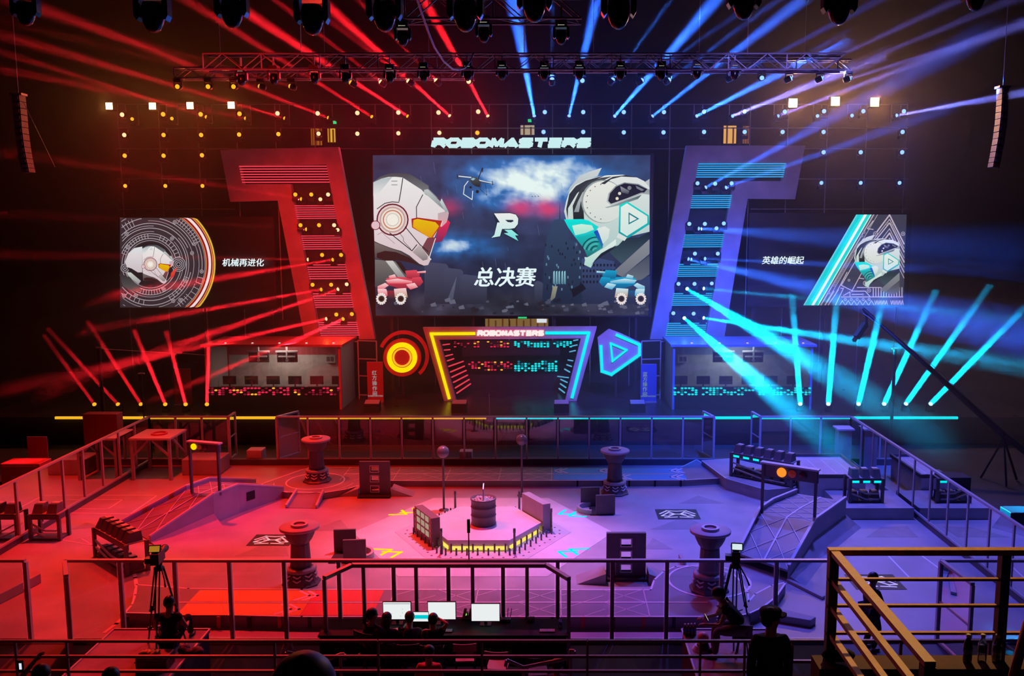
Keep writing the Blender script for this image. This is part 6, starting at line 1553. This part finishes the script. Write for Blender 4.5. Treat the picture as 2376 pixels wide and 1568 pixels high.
# ---------------------------------------------------------------- control desk in front of the arena
M_desk = mat('black_desk_top', (.008, .007, .008), .7, spec=.2); M_shell = mat('black_plastic', (.02, .02, .022), .4)
DZ, DX0, DX1, DY0, DY1 = .75, -4.95, .30, 17.75, 18.55
dk = thing('control_desk', 'long black control desk with white-lit monitors in front of the arena fence', 'desk', ((DX0 + DX1) / 2, (DY0 + DY1) / 2, 0))
MB().box(DX0, DX1, DY0, DY1, DZ - .05, DZ).build('desk_top', M_desk, dk); MB().box(DX0 + .03, DX1 - .03, DY0 + .02, DY0 + .04, .05, DZ - .05).build('front_cloth', M_blackcloth, dk)
for x in (DX0 + .06, (DX0 + DX1) / 2, DX1 - .06):
    for y in (DY0 + .07, DY1 - .06): MB().box(x - .03, x + .03, y - .03, y + .03, 0, DZ - .05).build('leg', M_scaf, dk)
def monitor(label, px0, px1, pt_, pb, Y, scr_m):
    a, b = at(px0, pt_, Y), at(px1, pb, Y); cx = (a.x + b.x) / 2
    r = thing('computer_monitor', label, 'monitor', (cx, Y, DZ), 'monitors on the control desk')
    MB().box(a.x - .015, b.x + .015, Y, Y + .035, b.z - .02, a.z + .015).build('casing', M_shell, r)
    MB().box(a.x, b.x, Y - .006, Y, b.z, a.z).build('screen', scr_m, r)
    MB().box(cx - .03, cx + .03, Y + .035, Y + .06, DZ, a.z - .1).box(cx - .12, cx + .12, Y - .06, Y + .12, DZ, DZ + .015).build('monitor_stand', M_shell, r)
    return r, a, b
M_lcd = glow('white_monitor_light', (.86, .90, .90), .95)
r, a, b = monitor('lit monitor with a window on it, nearest the ponytailed woman', 889, 953, 1397, 1436, 18.3, M_lcd)
MB().box(a.x + .01, b.x - .01, 18.29, 18.293, a.z - .035, a.z - .025).build('title_bar', glow('grey_window_bar', (.3, .33, .36), .6), r)
for u, v in ((.3, .35), (.7, .4), (.7, .62), (.62, .2), (.8, .16)): MB().box(a.x + (b.x - a.x) * u, a.x + (b.x - a.x) * u + .01, 18.29, 18.293, b.z + (a.z - b.z) * v - .012, b.z + (a.z - b.z) * v).build('icon', glow('grey_window_bar', (.3, .33, .36), .6), r)
monitor('blank white lit monitor behind the man touching his ear', 993, 1057, 1397, 1436, 18.3, M_lcd)
monitor('blank white lit monitor standing alone at the desk middle', 1094, 1159, 1401, 1440, 18.25, M_lcd)
a, b = at(958, 1420, 18.0), at(994, 1441, 18.0)
lp = thing('laptop', 'open laptop with a cyan band on its screen between two monitors', 'laptop', ((a.x + b.x) / 2, 17.95, DZ))
MB().box(a.x - .01, b.x + .01, 17.78, 18.0, DZ, DZ + .018).build('keyboard', M_shell, lp); MB().box(a.x - .01, b.x + .01, 18.0, 18.015, DZ + .018, a.z + .01).build('lid', M_shell, lp)
MB().box(a.x, b.x, 17.994, 18.0, b.z, a.z).build('screen', M_lcd, lp); MB().box(a.x + .03, b.x, 17.99, 17.994, b.z + .06, a.z - .06).build('cyan_band', glow('cyan_app_band', (0, .65, .72), .9), lp)
for x0, x1, lb in ((-3.42, -3.05, 'red-lit keyboard under the first monitor'), (-2.55, -2.15, 'pale keyboard under the second monitor'), (-.30, .02, 'reddish keyboard at the blue end of the control desk')):
    y = 17.95; k = thing('keyboard', lb, 'keyboard', ((x0 + x1) / 2, y, DZ), 'keyboards on the control desk')
    MB().box(x0, x1, y - .07, y + .07, DZ, DZ + .02).build('case', M_shell, k); g = MB(); n = 12
    for i in range(n):
        for j in range(4): u = x0 + (x1 - x0) * (i + .15) / n; g.box(u, u + (x1 - x0) / n * .7, y - .06 + .03 * j, y - .036 + .03 * j, DZ + .02, DZ + .028)
    g.build('key_pattern', mat('grey_keys', (.45, .45, .42), .6), k)
q = on(1172, 1440, DZ); ro = thing('router', 'black wireless router with upright antennas beside the lone monitor', 'router', q)
MB().box(q.x - .12, q.x + .12, q.y - .08, q.y + .08, DZ, DZ + .06).build('casing', M_shell, ro, bevel=.01)
for s in (-.1, -.03, .05, .11): MB().tube([(q.x + s, q.y + .07, DZ + .05), (q.x + s * 1.3, q.y + .08, DZ + .25)], .008, 6).build('antenna', M_shell, ro)
def bottle(label, c, h, m_b, m_c, group, cat='bottle'):
    r = thing('water_bottle', label, cat, c, group); s = h / .22; o = Vector(c)
    MB().lathe([(.028 * s, 0), (.032 * s, .01 * s), (.032 * s, .06 * s), (.029 * s, .07 * s), (.032 * s, .08 * s), (.032 * s, .14 * s), (.02 * s, .175 * s), (.013 * s, .185 * s), (.013 * s, .20 * s)], o, 16).build('bottle', m_b, r)
    MB().lathe([(.0325 * s, .085 * s), (.0325 * s, .13 * s)], o, 16).build('sleeve', mat('blue_bottle_sleeve', (.05, .10, .35), .5), r); MB().lathe([(.016 * s, .197 * s), (.016 * s, .218 * s), (1e-5, .22 * s)], o, 12).build('bottle_cap', m_c, r)
    return r
M_pet = glass('clear_plastic', (.8, .82, .9), .12); M_wcap = mat('white_cap', (.8, .8, .85), .4)
bottle('clear water bottle near the blue end of the control desk', on(1300, 1458, DZ), .26, M_pet, M_wcap, None)
for i in range(3): c = on(1226 + 6 * i, 1440, DZ); MB().lathe([(.025, 0), (.027, .005), (.027, .09), (.022, .10), (1e-5, .10)], c, 12).solo('drink_can', mat('pale_can', (.7, .62, .8), .3, .6), '%s pale drink can in the row of three on the control desk' % ORD[i], 'can', 'drink cans', loc=c)
for px, py, lb, m in ((1036, 1447, 'small pink cup between the second and lone monitors', M_redpanel), (1081, 1432, 'black box with a green light beside the lone monitor', M_shell), (852, 1452, 'small red cup by the ponytailed woman', M_redpanel)):
    c = on(px, py, DZ); r = thing('desk_gadget' if m is M_shell else 'cup', lb, 'gadget' if m is M_shell else 'cup', c)
    if m is M_shell: MB().box(c.x - .05, c.x + .05, c.y - .04, c.y + .04, DZ, DZ + .12).build('casing', m, r); MB().sphere((c.x, c.y - .045, DZ + .09), .028, 12, 8).build('green_lamp', glow('green_lamp', (.3, .9, .05), .9), r)
    else: MB().lathe([(.03, 0), (.038, .09), (.034, .09), (.028, .01), (1e-5, .01)], c, 14).build('cup_body', m, r)
for s, px in ((0, 1075), (1, 1088)): c = on(px, 1436, DZ); MB().slab([(c.x - .03, c.y, DZ), (c.x + .03, c.y, DZ), (c.x + .08, c.y + .02, DZ + .22), (c.x + .02, c.y + .02, DZ + .22)], (0, .05, 0)).solo('red_folder', M_redpanel, 'red slanted folder standing beside the lone monitor, ' + ('farther from it' if s == 0 else 'nearer to it'), 'folder', 'red folders', loc=c)
# bent handrail round the desk
M_hrail = mat('dull_handrail_metal', (.40, .38, .40), .4, .5)
hr = thing('desk_handrail', 'thick bent handrail frame standing round the control desk', 'handrail', ((DX0 + DX1) / 2, 18.62, 0))
A = [at(752, 1329, 17.95), at(816, 1314, 18.65), at(1268, 1317, 18.65), at(1320, 1341, 17.9)]
for v in A: v.z = 1.93
for p, q in zip(A, A[1:]): MB().bar(p, q, .10, .08).build('rail', M_hrail, hr)
for p in (A[0], A[3], A[1].lerp(A[2], .06), A[1].lerp(A[2], .33), A[1].lerp(A[2], .62), A[1].lerp(A[2], .90)): MB().bar((p.x, p.y, 0), (p.x, p.y, 1.9), .075, .075, up=(0, 1, 0)).build('post', M_hrail, hr)
# people at the desk
M_chair = mat('pink_lit_chair', (.50, .30, .30), .5)  # pink light put into the chair colour; the dim chair is black instead
person('ponytailed woman in dark clothes seated at the red end of the desk, turned sideways', (-3.72, 17.25, 0), -.5, 'sit', 4, [(-.15, .42, .85), (.12, .45, .82)], -28, 6, 'ponytail', M_greycloth, None, 'long', .62)
person('person with dark hair seated before the first monitor', (-3.45, 17.42, 0), -.05, 'sit', 8, [(-.15, .45, .80), (.15, .45, .80)], 0, 4, 'long', M_blackcloth, None, 'long', .44)
person('person leaning low over the desk between first monitor and laptop', (-2.98, 17.40, 0), .1, 'sit', 34, [(-.14, .62, .80), (.20, .62, .80)], 0, 22, 'short', M_blackcloth, None, 'short', .44)
person('man in black shirt touching his ear before the laptop', (-2.48, 17.35, 0), -.06, 'sit', 6, [(-.18, .45, .80), (.125, .10, 1.26)], 0, 3, 'short', M_blackcloth, None, 'short', .46)
for x, y, rz, lb, m in ((-3.72, 17.25, -.5, 'dark chair under the ponytailed woman', M_shell), (-3.45, 17.42, 0, 'dark chair under the long-haired person', M_shell), (-2.98, 17.40, .1, 'dark chair under the person leaning over the desk', M_shell), (-2.48, 17.35, 0, 'dark chair under the man touching his ear', M_shell),
                       (on(1075, 1500, .86).x, on(1075, 1494, .86).y + .27, .05, 'empty pink-lit chair behind the desk, nearer the people', M_chair), (on(1153, 1515, .86).x, on(1153, 1512, .86).y + .27, -.08, 'empty pink-lit chair behind the desk, in front of the lone monitor', M_chair), (on(1245, 1530, .86).x, on(1245, 1526, .86).y + .27, .1, 'dim empty chair behind the blue end of the desk', M_shell)):
    c = chair(lb, x, y, rz, m)
    if 'ponytailed' in lb: c.scale = (1, 1, 1.36)
person('person in a red shirt with white collar standing in the aisle behind the desk', (at(995, 1530, 15.2).x, 15.2, 0), PI, 'stand', 0, None, 0, 0, 'short', M_redshirt, None, 'short')
person('person with short dark hair at the picture foot behind the bent purple handrail', (at(1292, 1555, 15.6).x, 15.6, -.35), 0, 'stand', 0, None, 0, 0, 'short', M_blackcloth, size=.95)
person('person in black standing by the open fence door behind the orange stair rail', (on(2000, 1488, 0).x, 18.6, 0), -1.2, 'stand', 3, [(-.22, .1, .85), (.15, .32, 1.0)], 0, 8, 'short', M_blackcloth, None, 'long', fingers=True)
# ---------------------------------------------------------------- camera platforms
def riser(label, x0, x1, y0, y1, z, m):
    r = thing('camera_riser', label, 'platform', ((x0 + x1) / 2, (y0 + y1) / 2, 0))
    MB().box(x0, x1, y0, y1, z - .06, z).build('deck', m, r); MB().box(x0 + .02, x1 - .02, y0 + .02, y1 - .02, 0, z - .06).build('skirt', mat('dark_skirt_cloth', (.03, .03, .05), .9), r)
    e = .025
    for p, q in (((x0, y0), (x0, y1)), ((x0, y1), (x1, y1)), ((x1, y1), (x1, y0))): MB().bar((*p, z + .01), (*q, z + .01), .035, .03).build('edge_strip', M_rim, r)
M_carp = mat('wrinkled_riser_carpet', (.34, .30, .30), .8, noise=.25, scale=2.5)
riser('carpeted camera riser on the red side', -9.08, -7.10, 14.6, 17.5, 1.0, M_carp)
riser('carpeted camera riser on the blue side', 2.64, 4.40, 14.6, 17.5, 1.0, M_carp)
def tripod_camera(label, x, y, z, h, rotz, lit):
    r = thing('tripod_camera', label, 'camera', (x, y, z)); r.rotation_euler = (0, 0, rotz)
    B = lambda n, mb, m: setattr(mb.build(n, m), 'parent', r)
    H_ = h - .38
    for k in range(3):
        a = 2 * PI * k / 3 + .5; u = Vector((math.cos(a), math.sin(a), 0)); f, t = u * .42, u * .08 + Vector((0, 0, H_))
        tg = Vector((-u.y, u.x, 0)) * .035
        B('leg', MB().tube([f.lerp(t, .45) + tg, t + tg], .016, 6).tube([f.lerp(t, .45) - tg, t - tg], .016, 6).tube([f, f.lerp(t, .5)], .018, 6).bar(f.lerp(t, .44) - tg * 1.3, f.lerp(t, .44) + tg * 1.3, .04).bar(f.lerp(t, .2) - tg, f.lerp(t, .2) + tg, .05), M_shell)
    B('spreader', MB().tube([Vector((.2 * math.cos(.5), .2 * math.sin(.5), H_ * .4)), (0, 0, H_ * .38), Vector((.2 * math.cos(2.6), .2 * math.sin(2.6), H_ * .4))], .012, 6), M_shell)
    B('head', MB().lathe([(.10, 0), (.10, .05), (.06, .08), (.07, .16), (.09, .18), (1e-5, .18)], (0, 0, H_ - .03), 16), M_shell)
    B('pan_handle', MB().tube([(.06, -.08, H_ + .08), (.20, -.35, H_ - .10), (.25, -.48, H_ - .19)], [.014, .014, .02], 8), M_shell)
    z0 = H_ + .15
    B('camera_body', MB().box(-.08, .08, -.25, .15, z0, z0 + .22).box(-.06, .06, -.20, .05, z0 + .22, z0 + .25).box(-.20, -.08, -.2, -.05, z0 + .02, z0 + .12), M_shell)
    B('lens', MB().lathe([(.06, 0), (.06, .12), (.075, .2), (.075, .28), (.06, .28), (1e-5, .27)], (0, .15, z0 + .11), 18, Matrix.Rotation(-PI / 2, 3, 'X')), M_shell)
    B('monitor_casing', MB().slab([(-.10, -.27, z0 + .27), (.13, -.27, z0 + .27), (.13, -.22, z0 + .40), (-.10, -.22, z0 + .40)], (0, .03, 0)), M_shell)
    B('monitor_screen', MB().slab([(-.08, -.275, z0 + .285), (.11, -.275, z0 + .285), (.11, -.232, z0 + .385), (-.08, -.232, z0 + .385)], (0, .004, 0)), lit)
    return r
tripod_camera('broadcast camera on a tripod on the red-side riser', at(368, 1300, 16.75).x, 16.75, 1.0, 2.0, .12, glow('amber_viewfinder', (.85, .38, .03), .45))
tripod_camera('broadcast camera on a tripod on the blue-side riser', at(1706, 1300, 17.0).x, 17.0, 1.0, 1.95, -.15, glow('white_viewfinder', (.75, .9, .95), .9))
person('camera operator in black sitting on the red-side riser with one knee raised', (at(393, 1440, 16.75).x, 16.72, 1.0), .0, 'sit', 6, [(-.22, .25, .34), (.26, .30, .42)], 0, 8, 'short', M_blackcloth, None, 'short', .10, [(-.2, .55, .07), (.22, .48, .07)], knees=[(-.30, .36, .30), (.24, .36, .50)])
person('camera operator in black bending forward over a phone on the blue-side riser', (3.62, 16.35, 1.0), PI / 2 - .1, 'sit', 38, [(-.12, .62, .62), (.08, .64, .66)], 0, 24, 'short', M_blackcloth, mat('grey_shorts', (.16, .12, .14), .8), 'short', .46, size=1.1)
st = thing('stool', 'low black stool under the bending camera operator', 'stool', (3.66, 16.35, 1.0))
MB().lathe([(.17, .42), (.18, .44), (.18, .46), (1e-5, .47)], st.location, 18).build('seat', M_shell, st)
for k in range(4): a = PI / 2 * k + .4; MB().tube([st.location + Vector((.10 * math.cos(a), .10 * math.sin(a), .42)), st.location + Vector((.18 * math.cos(a), .18 * math.sin(a), 0))], .014, 6).build('leg', M_shell, st)
q = at(1638, 1432, 16.35)
ph = thing('phone', 'lit phone in the hands of the bending camera operator', 'phone', q); MB().cbox(q, .02, .08, .15, Matrix.Rotation(-.5, 4, 'Y')).build('casing', M_shell, ph); MB().cbox(q + Vector((.012, 0, .006)), .004, .07, .13, Matrix.Rotation(-.5, 4, 'Y')).build('screen', glow('phone_light', (.9, .75, .6), .8), ph)
# things on the risers
cs = thing('equipment_case', 'black case with a yellow cloth on it on the red-side riser', 'case', (at(362, 1490, 16.0).x, 15.95, 1.0)); o = cs.location
MB().box(o.x - .30, o.x + .28, o.y - .2, o.y + .2, 1.0, 1.26).build('case_body', M_shell, cs, bevel=.02); MB().box(o.x - .31, o.x + .29, o.y - .21, o.y + .21, 1.17, 1.19).build('clasp_band', M_scaf, cs)
yb = MB(); rc = random.Random(9)
for k in range(7): yb.sphere((o.x - .25 + .045 * k, o.y + rc.uniform(-.06, .06), 1.27 + .03 * rc.random()), .07, 10, 6, (.55, 1.1, .5), Matrix.Rotation(rc.uniform(-.5, .5), 3, 'Z'))
yb.solo('yellow_cloth', mat('yellow_cloth', (.85, .60, .10), .8), 'crumpled yellow cloth lying on the black case', 'cloth', loc=(o.x - .1, o.y, 1.26))
bg = MB(); c = Vector((at(440, 1490, 16.4).x, 16.5, 1.0))
for k in range(9): bg.sphere(c + Vector((rc.uniform(-.2, .2), rc.uniform(-.12, .12), .05 + rc.random() * .04)), .09, 8, 6, (1.2, 1, .7))
bg.solo('crumpled_bag', mat('dark_bag_cloth', (.10, .04, .05), .8, noise=.5, scale=20), 'crumpled dark bag beside the seated camera operator', 'bag', loc=c)
for i in range(4):
    c = on(1589 + 7.5 * i, 1474 - .5 * i, 1.0); bottle('%s small drink bottle from the outer edge of the blue-side riser' % ORD[i], (c.x, c.y, 1.0), .25, mat('brown_bottle', (.12, .05, .05), .2), M_wcap, 'bottles on the blue-side riser')
c = at(1632, 1455, 16.6); gb = thing('globe_lamp', 'pinkish round ball on a dark base on the blue-side riser', 'ball', (c.x, 16.6, 1.0))
MB().sphere((c.x, 16.6, 1.26), .115, 20, 12).build('ball', mat('salmon_ball', (.75, .35, .30), .4), gb); MB().lathe([(.13, 0), (.14, .05), (.10, .16), (1e-5, .17)], (c.x, 16.6, 1.0), 16).build('base', M_shell, gb)
cc = MB(); c = on(1628, 1507, 1.0)
for k in range(5): cc.ring((c.x, c.y, 1.0 + .02 * k), .15 - .012 * k, .18 - .012 * k, 0, .02, 24)
cc.solo('coiled_cable', mat('grey_cable', (.6, .55, .65), .5), 'coil of pale cable lying on the blue-side riser', 'cable', loc=c)
# ---------------------------------------------------------------- rails and stands in front of the camera
M_srail = mat('painted_stand_rail', (.42, .30, .28), .45, .2, noise=.2, scale=14)
M_stand = mat('dark_stand_concrete', (.06, .045, .045), .85, noise=.3, scale=1.5)
struct('floor_stand', MB().box(-14, 14, 11.2, 13.4, 0, 1.7), M_stand)
struct('trim_4', MB().box(-14, 14, 8.4, 11.2, 0, 2.95), M_stand)
struct('trim_5', MB().box(-14, 14, 6.6, 8.4, 0, 4.5), M_stand)
struct('trim_7', MB().box(1.6, 14, 4.3, 6.3, 0, 5.2), M_stand)
sr = thing('stand_railing', 'long three-bar railing along the front of the stands', 'railing', (-3, 13.0, 1.7))
xr = lambda px: at(px, 1500, 13.0).x
for z in (2.95, 2.70, 2.46):
    for p0, p1 in ((-60, 876), (878, 1362), (1364, 1742)): MB().bar((xr(p0), 13.0, z), (xr(p1), 13.0, z), .04, .04).build('rail', M_srail, sr)
for px in (36, 155, 637, 877, 1118, 1363, 1625, 1728): MB().bar((xr(px), 13.0, 1.7), (xr(px), 13.0, 2.95), .035, .035, up=(0, 1, 0)).build('post', M_srail, sr)
sr2 = thing('stand_railing', 'short railing behind the guard, on the blue side of the stands', 'railing', (4.2, 13.0, 1.7))
for z in (2.95, 2.62, 2.3): MB().bar((xr(1832), 13.0, z), (xr(2300), 13.0, z), .045, .045).build('rail', M_srail, sr2)
for px in (1838, 2090, 2296): MB().bar((xr(px), 13.0, 1.7), (xr(px), 13.0, 2.95), .04, .04, up=(0, 1, 0)).build('post', M_srail, sr2)
for pts, lb in (([(676, 1506), (673, 1489), (665, 1513), (752, 1533), (790, 1518), (799, 1518), (800, 1530)], 'red-lit bent handrail behind the stand railing, near the blurred head'), ([(1173, 1545), (1176, 1531), (1215, 1548), (1320, 1527), (1324, 1508), (1332, 1510), (1333, 1520)], 'purple-lit bent handrail behind the stand railing, below the empty chairs')):
    Q = [at(x, y, 14.4) for x, y in pts]; r = thing('stair_handrail', lb, 'handrail', (Q[2].x, 14.4, 0)); MB().tube(Q[1:-1], .032, 8).build('rail', M_hrail, r)
    for v in (Q[2], Q[4]): MB().tube([(v.x, 14.4, 0), (v.x, 14.4, v.z)], .028, 8).build('post', M_hrail, r)
    MB().tube(Q[:2], .03, 8).build('end_bend', M_hrail, r); MB().tube(Q[-2:], .03, 8).build('end_bend', M_hrail, r)
# orange stair rail
M_orange = mat('warm_light_rail_colour', (.62, .27, .05), .5, noise=.22, scale=18)  # dull metal rail, the warm light on it put into the ochre
orl = thing('stair_rail', 'big ochre corner rail with four bars close to the camera', 'railing', (2.12, 6.5, 5.9))
for z in (6.84, 6.62, 6.41, 6.19):
    w = .065 if z > 6.8 else .03
    MB().bar((2.08, 6.5, z), (6.2, 6.5, z), w, .045 if z > 6.8 else .02).build('rail', M_orange, orl); MB().bar((2.12, 6.53, z), (2.12, 4.75, z), .065 if z > 6.8 else .045, .035).build('rail', M_orange, orl)
for x, y in ((2.12, 6.5), (3.42, 6.5), (4.75, 6.5), (2.12, 4.78)): MB().bar((x, y, 5.0 if y < 6 else 5.95), (x, y, 6.82), .07, .07, up=(0, 1, 0)).build('post', mat('dark_brown_post', (.05, .03, .02), .5), orl)  # posts a darker brown than the bars
struct('trim_6', MB().box(2.0, 8, 6.34, 6.56, 0, 5.98), mat('brown_ledge_concrete', (.13, .07, .05), .85, noise=.3, scale=5))
for px, m_, lb, k in ((2249, mat('dark_bottle', (.03, .03, .05), .2), 'dark bottle on the ledge inside the ochre rail', 0), (2283, M_pet, 'clear water bottle on the ledge, between the dark one and the rail post', 1), (2317, M_pet, 'clear water bottle on the ledge, nearest the rail post', 2)):
    c = on(px, 1541, 5.98); bottle(lb, (c.x, 6.45, 5.98), .225, m_, M_wcap, 'bottles on the ledge')
q0, q1 = at(2352, 1566, 5.3), at(2376, 1478, 5.4)
MB().tube([(q0.x - .05, 5.3, 5.22), q0, q1, q1 + (q1 - q0) * .4], .03, 8).solo('folded_umbrella', mat('red_umbrella_cloth', (.5, .10, .14), .7), 'folded red umbrella leaning at the picture edge by the ledge', 'umbrella', loc=(q0.x, 5.3, 5.2))
c = Vector((on(1918, 1552, 5.98).x + .12, 6.45, 5.98)); MB().sphere(c + Vector((0, 0, .06)), .10, 14, 8, (1.3, .7, .5)).solo('black_bag', M_blackcloth, 'soft black bag on the ledge at the foot of the ochre rail', 'bag', loc=c)
person('guard in a dark uniform and peaked cap standing below the ochre rail, looking aside', (at(1788, 1480, 10.2).x, 10.2, 2.95), .0, 'stand', 0, [(-.24, .04, .78), (.24, .04, .78)], -72, 0, 'cap', M_navy, M_navy, 'long')
for px, py, Y, zf, s, lb, hair in ((257, 1550, 10.6, 3.38, 1.0, 'spectator at the picture foot before the red-side riser, only dark hair showing', 'short'), (95, 1543, 10.2, 3.38, 1.0, 'spectator at the red lower corner holding up a bright phone', 'short'), (703, 1526, 2.5, 6.6, .93, 'nearest spectator, large dark head at the picture foot under the red bent handrail', 'long')):
    p = at(px, py, Y); person(lb, (p.x, Y, p.z - 1.775 * s), 0, 'stand', 0, [(-.27, .30, 1.66), (.27, .05, .83)] if px == 95 else None, 0, 0, hair, M_blackcloth, size=s)
p = at(48, 1545, 10.58); ph = thing('phone', 'bright phone held up at the red lower corner', 'phone', p); MB().cbox(p, .075, .012, .15).build('casing', M_shell, ph); MB().cbox(p + Vector((0, -.008, 0)), .03, .004, .08).build('screen', glow('white_phone_light', (.8, .85, 1), .9), ph)
